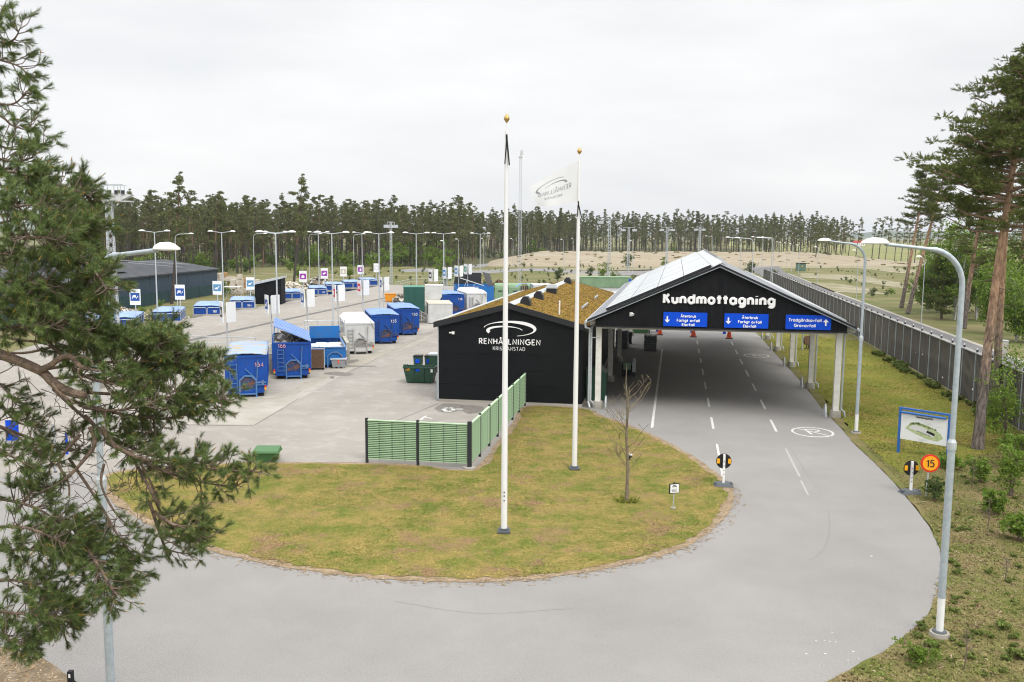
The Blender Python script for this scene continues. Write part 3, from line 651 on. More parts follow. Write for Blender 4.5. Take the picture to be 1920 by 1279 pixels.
# ------------------------------------------------------------------ canopy hall (customer reception)
V0, V1 = 48.6, 86.0
UL, UR, UA = -4.20, 8.72, 2.24
ZB, ZA = 4.60, 7.87
SL_L = (ZA - 4.865) / (UA + 4.53); SL_R = (ZA - 4.815) / (9.02 - UA)
def roofz(u): return ZA - (SL_L * (UA - u) if u < UA else SL_R * (u - UA))
hall = thing('canopy_hall', 'long black gabled drive-through canopy on white posts over three lanes', 'canopy', (0, 0, 0), -AX)
pitch = 0.1155; nb = int((UR - UL) / pitch)
pitch = (UR - UL) / nb
for i in range(nb):
    a = UL + i * pitch; b = a + pitch - .014
    za, zb = roofz(a) - .06, roofz(b) - .06
    pts = [(a, ZB), (b, ZB), (b, zb)] + ([(UA, roofz(UA) - .06)] if a < UA < b else []) + [(a, za)]
    off = .004 * ((i * 7) % 3)
    m_ = MB(); m_.prism(pts, lambda x, z: (x, V0 - off, z), lambda x, z: (x, V0 + .03, z))
    m_.build('board', M_blackw, hall)
bk = MB(); bk.prism([(UL, ZB + .01), (UR, ZB + .01), (UR, roofz(UR) - .08), (UA, roofz(UA) - .08), (UL, roofz(UL) - .08)], lambda x, z: (x, V0 + .032, z), lambda x, z: (x, V0 + .22, z))
bk.build('gable_backing', M_backing, hall)
bm_ = MB(); bm_.box((UL, V0 - .05, ZB - .07), (UR, V0 + .2, ZB - .002)); bm_.build('bottom_trim', M_trim, hall)
for side, (ua, ub, nm) in enumerate(((-4.62, UA, 'l'), (UA, 9.16, 'r'))):
    rf = MB(); rf.prism([(ua, roofz(ua)), (ub, roofz(ub)), (ub, roofz(ub) + .12), (ua, roofz(ua) + .12)], lambda x, z: (x, V0 - .19, z), lambda x, z: (x, V1, z))
    r_ = rf.build('roof', M_roofg, hall)
    bb = MB(); bb.prism([(ua, roofz(ua) - .04), (ub, roofz(ub) - .04), (ub, roofz(ub) + .125), (ua, roofz(ua) + .125)], lambda x, z: (x, V0 - .23, z), lambda x, z: (x, V0 - .195, z))
    bb.prism([(ua, roofz(ua) - .03), (ub, roofz(ub) - .03), (ub, roofz(ub) - .0), (ua, roofz(ua) - .0)], lambda x, z: (x, V0 - .25, z), lambda x, z: (x, V0 - .232, z), 1)
    bb.build('bargeboard', [M_trim, M_galv], hall)
    cl = MB(); cl.prism([(ua + .1, roofz(ua) - .02), (ub, roofz(ub) - .02), (ub, roofz(ub) - .24), (ua + .1, roofz(ua) - .24)], lambda x, z: (x, V0 + .24, z), lambda x, z: (x, V1 - .02, z))
    cl.build('ceiling', M_ceiling, hall)
    gt = MB(); gu = ua - .07 if side == 0 else ub + .07
    gt.tube([(gu, V0 - .40, roofz(ua if side == 0 else ub) + .0), (gu, V1, roofz(ua if side == 0 else ub) + .0)], .075, 8)
    gt.build('gutter', M_galvl, hall)
# roof panels on the left slope, sky glare painted in as pale colour, with dark side frame, standing proud of the roof
def slope_pt(u, v, up_): 
    s = SL_L if u < UA else -SL_R
    L = math.hypot(1, s); return (u - s / L * up_, v, roofz(u) + .12 + up_ / L)
pw = (1.82 + 3.62) / 4
pan = {}
for c in range(4):
    ua = -3.62 + c * pw + .012; ub = -3.62 + (c + 1) * pw - .012
    for r in range(18):
        va, vb = V0 + .05 + r * 2.05, V0 + .05 + (r + 1) * 2.05 - .012
        if c not in pan:
            q = MB(); A_, Bp, C_, D_ = slope_pt(ua, 0, .16), slope_pt(ub, 0, .16), slope_pt(ub, 2.035, .16), slope_pt(ua, 2.035, .16)
            E_, F_, G_, H_ = slope_pt(ua, 0, .02), slope_pt(ub, 0, .02), slope_pt(ub, 2.035, .02), slope_pt(ua, 2.035, .02)
            q.add([A_, Bp, C_, D_], [(0, 1, 2, 3)], 0); q.add([A_, Bp, C_, D_, E_, F_, G_, H_], [(0, 4, 5, 1), (1, 5, 6, 2), (2, 6, 7, 3), (3, 7, 4, 0), (4, 7, 6, 5)], 1)
            pan[c] = q.mesh('roof_panel', [M_rpanel, M_trim])
        inst('roof_panel', pan[c], hall, (0, va, random.uniform(-.004, .004)))
rp = MB()
rp.prism([(1.86, roofz(1.86) + .125), (UA + .12, roofz(UA) + .22), (UA + .12, roofz(UA) + .25), (1.86, roofz(1.86) + .16)], lambda x, z: (x, V0 - .3, z), lambda x, z: (x, V1, z))
rp.build('ridge_cap', M_ridge, hall)
rc2 = MB(); rc2.prism([(UA + .16, roofz(UA) + .12), (UA + .75, roofz(UA + .75) + .13), (UA + .75, roofz(UA + .75) + .34), (UA + .16, roofz(UA) + .40)], lambda x, z: (x, V0 + 7.5, z), lambda x, z: (x, V1, z))
rc2.build('ridge_vent', M_ridge, hall)
rq = MB()
for r in range(17):
    va = V0 + .4 + r * 2.1
    rq = MB(); A_, Bp, C_, D_ = slope_pt(6.1, va, .1), slope_pt(8.7, va, .1), slope_pt(8.7, va + 2.06, .1), slope_pt(6.1, va + 2.06, .1)
    E_, F_, G_, H_ = slope_pt(6.1, va, .01), slope_pt(8.7, va, .01), slope_pt(8.7, va + 2.06, .01), slope_pt(6.1, va + 2.06, .01)
    rq.add([A_, Bp, C_, D_, E_, F_, G_, H_], [(0, 1, 2, 3), (0, 4, 5, 1), (1, 5, 6, 2), (2, 6, 7, 3), (3, 7, 4, 0), (4, 7, 6, 5)])
    rq.build('roof_panel', M_rpanel, hall)
# posts: timber-like white post on concrete foot with hoop guard, downpipe on the right row
pmb = MB(); pmb.box((-.15, -.15, .38), (.15, .15, 4.55)); post_me = pmb.mesh('post', M_post)
fmb = MB(); fmb.tube([(0, 0, 0), (0, 0, .38)], [.30, .28], 12); foot_me = fmb.mesh('footing', M_concw, True)
hmb = MB(); hmb.tube([(0, .30 * math.cos(t), .05 + .62 * math.sin(t)) for t in [PI * k / 10 for k in range(11)]], .05, 7); hoop_me = hmb.mesh('hoop_guard', M_galvl, True)
dmb = MB(); dmb.tube([(0, 0, 4.45), (0, 0, .6), (0, 0, .42), (.16, 0, .28), (.2, 0, .02)], .055, 8); dp_me = dmb.mesh('downpipe', M_galvl, True)
umb = MB(); umb.tube([(.50, -.35, 4.8), (.45, -.30, 4.62), (.06, -.05, 4.42), (0, 0, 4.30)], .055, 8); dpt_me = umb.mesh('downpipe_offset', M_galvl, True)
bmb = MB(); bmb.box((-.12, -.12, 4.36), (.12, .12, 4.98)); beam_me = bmb.mesh('beam', M_ceiling)
for k, v in enumerate((49.25, 58.5, 68.0, 77.3, 85.6)):
    for s, u in ((-1, -4.05), (1, 8.45)):
        p = inst('post', post_me, hall, (u, v, 0)); inst('footing', foot_me, p)
        if s > 0:
            inst('hoop_guard', hoop_me, p, (-.52, 0, 0)); 
            inst('downpipe', dp_me, p, (.30, .12, 0))
        elif k == 0:
            inst('downpipe', dp_me, p, (-.40, -.12, 0)); inst('hoop_guard', hoop_me, p, (.45, -.1, 0))
    tb = MB(); tb.box((-4.1, v - .12, 4.40), (8.5, v + .12, 4.70)); tb.build('tie_beam', M_ceiling, hall)
inst('downpipe_offset', dpt_me, hall, (8.75, 49.37, 0))
dl = MB(); dl.tube([(-4.72, V0 - .3, 4.75), (-4.70, V0 - .28, 4.52), (-4.45, 49.0, 4.35), (-4.45, 49.13, 4.2)], .055, 8); dl.build('downpipe_offset', M_galvl, hall, True)
eb = MB()
for u in (-4.05, 8.45): eb.box((u - .1, V0 + .25, 4.56), (u + .1, V1, 4.78))
eb.build('eaves_beam', M_ceiling, hall)
# lettering and lamp on the gable
kl = text_mb('Kundmottagning', .46, .074, lambda a, b: (2.22 + a, V0 - .055, 5.92 + b), gap=.40, width=5.62, n=8, flat=(1, .6, 1)).build('lettering', M_txt, hall, True)
lm = MB(); lm.box((-2.38, V0 - .09, 5.16), (-2.26, V0 - .01, 5.36)); lm.tube([(-2.28, V0 - .1, 5.34), (-2.2, V0 - .2, 5.25)], [.05, .09], 8); lm.build('wall_lamp', M_white, hall)
def board_sign(name, label, u0, u1, z0, z1, lines, hh, arrow, ax_, tx, cap):
    t = thing(name, label, 'sign', B((u0 + u1) / 2, V0 - .06, (z0 + z1) / 2), -AX, 'blue lane signs on the canopy gable')
    w, h = u1 - u0, z1 - z0
    m_ = MB(); m_.box((-w / 2, -.025, -h / 2), (w / 2, .03, h / 2)); m_.build('panel', M_sign, t)
    for s, zz, wd in lines: lettering(s, cap, .019, t, M_txt, tx, -.035, zz, width=wd, gap=.33)
    a = MB(); d = 1 if arrow == 'up' else -1
    a.bar((ax_, -.04, -.16 * d), (ax_, -.04, .08 * d), .075, .02, 0, (0, 1, 0))
    a.prism([(ax_ - .14, .03 * d), (ax_ + .14, .03 * d), (ax_, .19 * d)], lambda x, z: (x, -.055, z), lambda x, z: (x, -.028, z)); a.build('arrow', M_txt, t)
L3 = [('Återbruk', .115, .78), ('Farligt avfall', -.115, 1.16), ('Elavfall', -.335, .63)]
board_sign('lane_sign', 'blue sign with white down arrow, left one under the letters Kun', -.60, 1.67, 4.68, 5.43, L3, .17, 'down', -.93, .16, .13)
board_sign('lane_sign', 'blue sign with white down arrow, middle one under the gable lettering', 2.55, 4.78, 4.68, 5.43, L3, .17, 'down', -.91, .18, .13)
board_sign('lane_sign', 'blue sign with white up arrow reading Trädgårdsavfall Grovavfall, at right end', 5.65, 7.90, 4.68, 5.43, [('Trädgårdsavfall', .04, 1.60), ('Grovavfall', -.24, 1.05)], .2, 'up', .86, -.17, .145)

# ------------------------------------------------------------------ black building with sedum roof
bl = thing('office_building', 'low black panelled building with rust-coloured sedum roof and white lettering', 'building', (0, 0, 0), -AX)
BL0, BL1, BA_ = -13.07, -4.93, -9.0
BV0, BV1 = 49.2, 76.0
ZE, ZP = 4.42, 5.50
def bz(u): return ZP - (ZP - ZE) * abs(u - BA_) / (BA_ - BL0)
# solid core just behind the panels
co = MB(); co.prism([(BL0 + .04, .02), (BL1 - .04, .02), (BL1 - .04, bz(BL1) - .05), (BA_, ZP - .05), (BL0 + .04, bz(BL0) - .05)], lambda x, z: (x, BV0 + .05, z), lambda x, z: (x, BV1 - .05, z)); co.build('wall', M_backing, bl)
rows = [.16, 1.02, 1.90, 2.78, 3.62, 4.40]
for r in range(5):
    for (ua, ub) in ((BL0, BA_ - .006), (BA_ + .006, BL1)):
        m_ = MB(); m_.box((ua, BV0 - .003 * ((r + int(ua)) % 2), rows[r] + .006), (ub, BV0 + .04, rows[r + 1] - .006)); m_.build('wall_panel', M_black, bl)
for (ua, ub) in ((BL0, BA_ - .006), (BA_ + .006, BL1)):
    o = ub if ua == BL0 else ua; e = ua if ua == BL0 else ub
    m_ = MB(); m_.prism([(e, rows[5] + .006), (o, rows[5] + .006), (o, ZP - .02)], lambda x, z: (x, BV0, z), lambda x, z: (x, BV0 + .04, z)); m_.build('wall_panel', M_black, bl)
for u, s in ((BL0, -1), (BL1, 1)):
    for k in range(9):
        va = BV0 + .05 + k * (BV1 - BV0 - .1) / 9; vb = BV0 + .05 + (k + 1) * (BV1 - BV0 - .1) / 9 - .012
        m_ = MB(); m_.box((min(u, u - .04 * s), va, .16), (max(u, u - .04 * s), vb, ZE - .05)); m_.build('wall_panel', M_black, bl)
pl = MB(); pl.box((BL0 - .02, BV0 - .05, 0), (BL1 + .02, BV0 - .004, .15)); pl.box((BL0 - .03, BV0 - .004, 0), (BL0 + .03, BV1, .15)); pl.box((BL1 - .03, BV0 - .004, 0), (BL1 + .03, BV1, .15)); pl.build('plinth', M_conc, bl)
cn = MB(); cn.box((BL0 - .055, BV0 - .02, .15), (BL0 - .001, BV0 + .12, 4.3)); cn.build('corner_strip', M_galvl, bl)
for ua, ub in ((BL0 - .25, BA_), (BA_, BL1 + .32)):
    f = lambda u, dz: bz(u) + dz
    m_ = MB(); m_.prism([(ua, f(ua, 0)), (ub, f(ub, 0)), (ub, f(ub, .16)), (ua, f(ua, .16))], lambda x, z: (x, BV0 - .12, z), lambda x, z: (x, BV1 + .2, z)); m_.build('roof', M_sedum, bl)
    m_ = MB(); m_.prism([(ua, f(ua, -.14)), (ub, f(ub, -.14)), (ub, f(ub, .18)), (ua, f(ua, .18))], lambda x, z: (x, BV0 - .19, z), lambda x, z: (x, BV0 - .125, z)); m_.build('bargeboard', M_trim, bl)
    m_ = MB(); m_.prism([(ua, f(ua, -.14)), (ub, f(ub, -.14)), (ub, f(ub, .18)), (ua, f(ua, .18))], lambda x, z: (x, BV1 + .205, z), lambda x, z: (x, BV1 + .25, z)); m_.build('bargeboard', M_trim, bl)
m_ = MB(); m_.prism([(BA_ - .30, bz(BA_ - .3) + .17), (BA_, ZP + .20), (BA_ + .30, bz(BA_ + .3) + .17), (BA_, ZP + .24)], lambda x, z: (x, BV0 - .19, z), lambda x, z: (x, BV1 + .25, z)); m_.build('ridge_cap', M_galvl, bl)
m_ = MB(); m_.prism([(BL0 - .32, bz(BL0 - .25) + .05), (BL0 + .42, bz(BL0 + .42) + .17), (BL0 + .42, bz(BL0 + .42) + .2), (BL0 - .32, bz(BL0 - .25) + .19)], lambda x, z: (x, BV0 + .4, z), lambda x, z: (x, BV1 + .2, z)); m_.build('eaves_flashing', M_galvl, bl)
m_ = MB(); m_.tube([(BL1 + .40, BV0 - .3, bz(BL1 + .3) + .02), (BL1 + .40, BV1, bz(BL1 + .3) + .02)], .075, 8); m_.build('gutter', M_galvl, bl)
m_ = MB(); m_.tube([(BL1 + .40, BV0 - .2, bz(BL1) - .05), (BL1 + .38, BV0 - .12, 4.0), (BL1 + .38, BV0 - .12, .5), (BL1 + .38, BV0 - .12, .3), (BL1 + .48, BV0 - .3, .05)], .055, 8)
m_.tube([(BL1 + .38, BV0 - .12, 3.9), (BL1 + .95, BV0 - .12, 3.9)], .03, 6); m_.build('downpipe', M_galvl, bl, True)
# roof fittings
for (x, y) in ((986, 571), (1010, 560), (1064.5, 531)):
    # on the right slope
    d = ray(x, y); dd = (d[0] * BUx + d[1] * BUy, d[0] * BVx + d[1] * BVy, d[2])
    sl_ = (ZP - ZE) / (BA_ - BL0)   # z = ZP + .16 - sl_*(u-BA_)
    t_ = (ZP + .16 + sl_ * BA_ - HC) / (dd[2] + sl_ * dd[0])
    u_, v_ = dd[0] * t_, dd[1] * t_; zz = ZP + .16 - sl_ * (u_ - BA_)
    m_ = MB(); m_.prism([(-.30, -.05), (.30, -.13), (.27, .22), (.12, .46), (-.12, .46), (-.27, .26)], lambda a, b: (u_ + a, v_ - .28, zz + b), lambda a, b: (u_ + a, v_ + .28, zz + b)); m_.build('vent_cowl', M_trim, bl)
m_ = MB(); u_, v_ = -8.35, 61.5; zz = bz(u_) + .1
m_.box((u_ - .33, v_ - .33, zz), (u_ + .33, v_ + .33, zz + .38), 0); m_.box((u_ - .40, v_ - .40, zz + .38), (u_ + .40, v_ + .40, zz + .48), 1); m_.box((u_ - .3, v_ - .3, zz + .48), (u_ + .3, v_ + .3, zz + .62), 1); m_.build('roof_hatch', [M_trim, M_galvl], bl)
for (va, vb, u_) in ((56.5, 60.2, -5.75), (65.5, 68, -5.75)):
    m_ = MB(); zz = bz(u_) + .16
    m_.tube([(u_, va, zz + .16), (u_, vb, zz + .16)], .035, 6); m_.tube([(u_, va, zz + .07), (u_, vb, zz + .07)], .025, 6)
    for k in range(int((vb - va) / .5) + 1): m_.bar((u_, va + .5 * k, zz - .02), (u_, va + .5 * k, zz + .18), .04, .04)
    m_.build('snow_guard', M_galvl, bl)
m_ = MB(); m_.box((-6.45, 50.6, bz(-6.4) + .1), (-6.38, 50.68, bz(-6.4) + .95)); m_.build('roof_pipe', M_white, bl)
# sedum tufts on the roof
ns = 26000
uu = rng.uniform(BL0 - .2, BL1 + .3, ns); vv = rng.uniform(BV0 - .08, BV1 + .15, ns)
keep = (np.abs(uu - BA_) > .33)
uu, vv = uu[keep], vv[keep]; zz = ZP - (ZP - ZE) * np.abs(uu - BA_) / (BA_ - BL0) + .155
def tufts(cx, cy, cz, r, h, n3, rngx):
    N = len(cx); k = n3
    ang = rngx.uniform(0, 2 * PI, (N, k)); rad = rngx.uniform(.3, 1, (N, k)) * r[:, None]; hh = rngx.uniform(.45, 1, (N, k)) * h[:, None]
    bx = cx[:, None] + np.cos(ang) * rad * .35; by = cy[:, None] + np.sin(ang) * rad * .35
    w = rad * .32
    V = np.empty((N, k, 3, 3), np.float32)
    V[..., 0, 0] = bx - np.sin(ang) * w; V[..., 0, 1] = by + np.cos(ang) * w; V[..., 0, 2] = cz[:, None]
    V[..., 1, 0] = bx + np.sin(ang) * w; V[..., 1, 1] = by - np.cos(ang) * w; V[..., 1, 2] = cz[:, None]
    V[..., 2, 0] = bx + np.cos(ang) * rad; V[..., 2, 1] = by + np.sin(ang) * rad; V[..., 2, 2] = cz[:, None] + hh
    V = V.reshape(-1, 3); return V, np.arange(len(V)).reshape(-1, 3)
Vs, Fs = tufts(uu, vv, zz, rng.uniform(.05, .13, len(uu)), rng.uniform(.02, .06, len(uu)), 3, rng)
tag(inst('sedum_plants', np_mesh('sedum_plants', Vs, Fs, M_sedumt), bl), kind='stuff')
# emblem: two open crescents, and the name below
def crescent(cx, cz, rx, rz, a0, a1, wfn, mb):
    n = 28; P = []; Q = []
    for i in range(n + 1):
        t = i / n; a = math.radians(a0 + (a1 - a0) * t); w = wfn(t)
        c, s = math.cos(a), math.sin(a)
        nn = np.array([c / rx, s / rz]); nn /= np.linalg.norm(nn)
        P.append((cx + rx * c + nn[0] * w, cz + rz * s + nn[1] * w * .7)); Q.append((cx + rx * c - nn[0] * w, cz + rz * s - nn[1] * w * .7))
    for i in range(n):
        mb.prism([P[i], P[i + 1], Q[i + 1], Q[i]], lambda x, z: (x, BV0 - .05, z), lambda x, z: (x, BV0 - .006, z))
em2 = MB(); em = MB()
crescent(-9.02, 4.235, 1.44, .40, 172, -72, lambda t: .02 + .12 * math.sin(PI * min(1, t * 1.02)) ** 3.0 * (0.35 + 1.0 * t) if t < .97 else .015, em)
crescent(-9.25, 4.13, .98, .24, 205, 12, lambda t: .02 + .085 * max(0, 1 - t * 1.25) ** .8, em2)
em.build('emblem', M_txt, bl); em2.build('emblem', M_txt, bl)
text_mb('RENHÅLLNINGEN', .285, .032, lambda a, b: (-9.0 + a, BV0 - .03, 3.38 + b), gap=.37, width=3.42, flat=(1, .5, 1)).build('lettering', M_txt, bl, True)
text_mb('KRISTIANSTAD', .19, .0125, lambda a, b: (-9.03 + a, BV0 - .03, 3.04 + b), gap=.34, width=1.80, flat=(1, .6, 1)).build('lettering', M_txt, bl, True)
lm = MB(); lm.box((-12.28, BV0 - .10, 3.86), (-12.14, BV0 - .005, 4.02)); lm.box((-12.42, BV0 - .16, 3.92), (-12.28, BV0 - .05, 3.98)); lm.build('wall_lamp', M_white, bl)
lb = MB()
lb.box((BL0 - .22, BV0 + .3, 0), (BL0 - .10, BV0 + .42, 1.55)); lb.build('meter_pole', M_galv, bl)
# ------------------------------------------------------------------ green louvre fence
fn_ = thing('louvre_fence', 'pale green louvred fence with black posts around the yard corner', 'fence', (0, 0, 0), -AX)
FH = 1.80
def louvre(p, q, n_sl=21):
    p = np.array(p); q = np.array(q); d = q - p; L = float(np.linalg.norm(d)); ang = math.atan2(d[1], d[0])
    key = round(L, 2)
    if key not in louvre.c:
        m_ = MB(); m_.add([(0.06, -.05, -.022), (L - .06, -.05, -.022), (L - .06, -.01, .022), (.06, -.01, .022), (.06, -.04, -.026), (L - .06, -.04, -.026), (L - .06, .0, .018), (.06, .0, .018)],
                          [(0, 1, 2, 3), (7, 6, 5, 4), (0, 4, 5, 1), (1, 5, 6, 2), (2, 6, 7, 3), (3, 7, 4, 0)])
        c_ = MB(); c_.box((0.05, -.06, FH - .01), (L - .05, .05, FH + .03))
        s_ = MB()
        for k in (1, 2, 3): s_.box((L * k / 4 - .025, -.028, .18), (L * k / 4 + .025, .012, FH - .02))
        s_.box((.06, .014, .2), (L - .06, .03, FH - .02), 1)  # dark green sheet added behind the slats, painting the shade in the gaps
        louvre.c[key] = (m_.mesh('slat', M_fence), c_.mesh('cap_rail', M_fencec), s_.mesh('batten_gap_shade', [M_fpost, mat('slat_gap_shade', (.05, .095, .046), .8)]))
    a, b, c = louvre.c[key]
    for k in range(n_sl):
        o = inst('slat', a, fn_, (p[0], p[1], .22 + k * (FH - .28) / (n_sl - 1)), ang)
    inst('cap_rail', b, fn_, (p[0], p[1], 0), ang); inst('batten_gap_shade', c, fn_, (p[0], p[1], 0), ang)
louvre.c = {}
fp = MB(); fp.box((-.05, -.05, 0), (.05, .05, FH + .10)); fpm = fp.mesh('fence_post', M_fpost)
FA, FB, FC = (-12.40, 35.12), (-10.22, 35.14), (-8.05, 35.16)
louvre(FA, FB); louvre(FB, FC)
for q in (FA, FB): inst('fence_post', fpm, fn_, (q[0], q[1] - .0, 0))
cp = MB(); cp.box((-.08, -.07, 0), (.08, .07, FH + .13)); cp.build('corner_post', M_fpost, fn_, loc=(FC[0], FC[1], 0))
cf = MB(); cf.cyl((0, 0, 0), .26, .06, 14); cf.build('footing', M_conc, fn_, loc=(FC[0], FC[1] - .05, 0))
step = (48.9 - 35.16) / 7
for k in range(7):
    a = (-8.05, 35.16 + k * step); b = (-8.05, 35.16 + (k + 1) * step)
    louvre(a, b)
    inst('fence_post', fpm, fn_, (b[0], b[1], 0))
# ------------------------------------------------------------------ flagpoles and flag
def flagpole(name, label, base, top_z, ball):
    t = thing(name, label, 'flagpole', base, 0, 'white flagpoles on the lawn')
    m_ = MB(); m_.tube([(0, 0, .12), (0, 0, 4), (0, 0, top_z - .9), (0, 0, top_z - .55)], [.105, .095, .055, .05], 14); m_.build('pole', M_pole, t, True)
    m_ = MB(); m_.box((-.20, -.20, .02), (.20, .20, .09)); m_.box((-.14, -.14, .09), (.14, .14, .15)); m_.build('base_plate', M_rubber, t)
    m_ = MB(); m_.lathe((0, 0, top_z - .42), [(.012, .12), (.03, .14), (.085, .22), (.09, .25), (.065, .32), (.03, .36), (.008, .40)], 12); m_.build('finial', M_gold, t, True)
    m_ = MB(); m_.tube([(0, 0, top_z - .56), (0, 0, top_z - .28)], .016, 6); m_.build('spindle', M_pole, t)
    return t
f1 = flagpole('flagpole', 'taller white flagpole without a flag, in front of the black building', at(945, 998, .02), 13.1, True)
m_ = MB(); zt = 12.45
m_.tube([(0.0, -.08, zt), (.02, -.1, zt - .35)], .03, 5); m_.tube([(0, -.09, zt - .2), (-.05, -.1, zt - .88)], .018, 5); m_.tube([(0.02, -.09, zt - .2), (.09, -.1, zt - .92)], .022, 5); m_.build('halyard_clips', M_dark, f1)
m_ = MB()
for z in (1.05, 1.2, 1.32): m_.box((-.02, -.115, z), (.02, -.10, z + .035))
m_.build('bolt', M_dark, f1)
f2 = flagpole('flagpole', 'shorter white flagpole flying the white flag', at(1077, 880, .02), 12.85, True)
m_ = MB(); m_.tube([(-.02, -.08, 10.75), (0, -.1, 10.5)], .025, 5); m_.tube([(-.03, -.08, 10.6), (-.05, -.1, 10.15)], .018, 5); m_.tube([(0, -.08, 10.6), (.12, -.1, 10.1)], .022, 5); m_.build('halyard_clips', M_dark, f2)
fb = at(1077, 880, .02)
def flagp(s, t):      # s 0..1 from the pole outwards, t 0..1 from top to bottom
    zt_ = 12.30 - 1.02 * s ** 1.15; zb_ = 10.78 - .18 * s - .1 * math.sin(PI * s)
    x = -.06 - 1.92 * s + .38 * s * s * t
    y = .16 * math.sin(4.6 * s + 1.4 * t) * s ** .6 + .05 * math.sin(11 * s - 3 * t) * s + .35 * s
    return (x, y, zt_ + (zb_ - zt_) * t)
flag = thing('flag', 'white flag with grey mirrored emblem and lettering blowing left from the shorter pole', 'flag', (fb[0], fb[1], 0))
n1, n2 = 30, 16
m_ = MB(); m_.add([flagp(i / n1, j / n2) for i in range(n1 + 1) for j in range(n2 + 1)], [(i * (n2 + 1) + j, (i + 1) * (n2 + 1) + j, (i + 1) * (n2 + 1) + j + 1, i * (n2 + 1) + j + 1) for i in range(n1) for j in range(n2)])
fo = m_.build('cloth', M_flag, flag, True)
def fpt(off): return lambda a, b: (lambda p: (p[0], p[1] - .006, p[2]))(flagp(.08 + (a - off) / 1.92, b))
text_mb('RENHÅLLNING', .17, .010, lambda a, b: (lambda p: (p[0], p[1] - .008, p[2]))(flagp(.13 + .74 * (a + .8) / 1.6, .60 - b * .72 + .0)), width=1.6, n=5, gap=.34).build('lettering', M_grey, flag)
text_mb('KRISTIANSTAD', .10, .006, lambda a, b: (lambda p: (p[0], p[1] - .008, p[2]))(flagp(.32 + .42 * (a + .6) / 1.2, .76 - b * .7)), width=1.2, n=5, gap=.34).build('lettering', M_grey, flag)
m_ = MB()
def fcres(cs, ct, rs, rt_, a0, a1, wf):
    n = 24; P = []; Q = []
    for i in range(n + 1):
        t = i / n; a = math.radians(a0 + (a1 - a0) * t); w = wf(t)
        P.append((cs - (rs + w) * math.cos(a), ct - (rt_ + w * 1.1) * math.sin(a))); Q.append((cs - (rs - w) * math.cos(a), ct - (rt_ - w * 1.1) * math.sin(a)))
    for i in range(n):
        q = [flagp(*p) for p in (P[i], P[i + 1], Q[i + 1], Q[i])]
        m_.add([(p[0], p[1] - .009, p[2]) for p in q], [(0, 1, 2, 3)])
fcres(.54, .36, .34, .17, 40, 215, lambda t: .007 + .03 * max(0, (t - .3) / .7) ** 1.5 * (1 if t < .93 else .4))
m_.build('emblem', M_grey, flag); m_ = MB()
fcres(.46, .40, .23, .10, -10, 160, lambda t: .005 + .02 * max(0, 1 - 1.3 * t))
m_.build('emblem', M_grey, flag)
# ------------------------------------------------------------------ street lamps
def head_mb(mb, x, y, z, dx, dy, s=1.0, mi=0):
    """cobra head: a flattened drop pointing along (dx, dy)"""
    prof = [(-.02, .05, .05), (.03, .09, .085), (.16, .12, .13), (.34, .125, .14), (.48, .105, .105), (.58, .07, .055), (.625, .025, .012)]
    n = 10; vs = []; px_, py_ = -dy, dx
    for (l, w, h) in prof:
        for j in range(n):
            t = 2 * PI * j / n; a = math.cos(t) * w * s; b = math.sin(t) * h * s
            if b < 0: b *= .22
            vs.append((x + dx * l * s + px_ * a, y + dy * l * s + py_ * a, z + b))
    k = len(prof)
    fs = [(i * n + j, i * n + (j + 1) % n, (i + 1) * n + (j + 1) % n, (i + 1) * n + j) for i in range(k - 1) for j in range(n)]
    fs += [tuple(range(n)), tuple(range((k - 1) * n, k * n))]
    mb.add(vs, fs, mi)
def lamp_big(label, base, H, arm, ang, group=None, rbase=.085, sl=.95):
    t = thing('street_lamp', label, 'street lamp', base, 0, group)
    dx, dy = math.cos(ang), math.sin(ang)
    m_ = MB(); m_.tube([(0, 0, .0), (0, 0, sl)], rbase, 12); m_.build('sleeve', M_white, t, True)
    m_ = MB(); m_.tube([(0, 0, -.03), (0, 0, .10)], [.25, .22], 16); m_.build('footing', M_conc, t, True)
    m_ = MB(); m_.tube([(0, 0, .10), (0, 0, .14)], [.17, .15], 14); m_.build('collar', M_rubber, t)
    m_ = MB(); m_.tube([(0, 0, sl), (0, 0, H * .5)], rbase, 12); m_.build('lower_pole', M_galv, t, True)
    m_ = MB(); m_.tube([(0, 0, H * .5 - .05), (0, 0, H * .5 + .12), (0, 0, H * .5 + .2)], [rbase * 1.22, rbase * 1.2, rbase * .8], 12); m_.build('pole_joint', M_galvl, t)
    R = .85; pts = [(0, 0, H * .5 + .1), (0, 0, H - R)]
    for k in range(1, 9):
        a = PI / 2 * k / 8; pts.append((dx * R * (1 - math.cos(a)), dy * R * (1 - math.cos(a)), H - R + R * math.sin(a)))
    pts.append((dx * arm, dy * arm, H + .10))
    m_ = MB(); m_.tube(pts, [rbase * .75] * 9 + [rbase * .5] * (len(pts) - 9), 10); m_.build('upper_pole', M_galv, t, True)
    m_ = MB(); head_mb(m_, dx * (arm - .05), dy * (arm - .05), H + .12, dx, dy, .98); m_.build('lamp_head', M_lens, t, True)
    return t
lamp_big('tall grey street lamp in the right foreground beside the road bend', at(1761, 1192), 9.22, 1.86, PI + .05, 'tall bent street lamps along the road')
lamp_big('tall grey street lamp on the lawn right of the canopy front', at(1605, 813), 9.15, 1.75, PI + .02, 'tall bent street lamps along the road')
lamp_big('tall grey street lamp behind the pine in the left foreground', (-8.07, 17.4, 0), 9.05, 1.86, -.5, 'tall bent street lamps along the road', .085, .2)
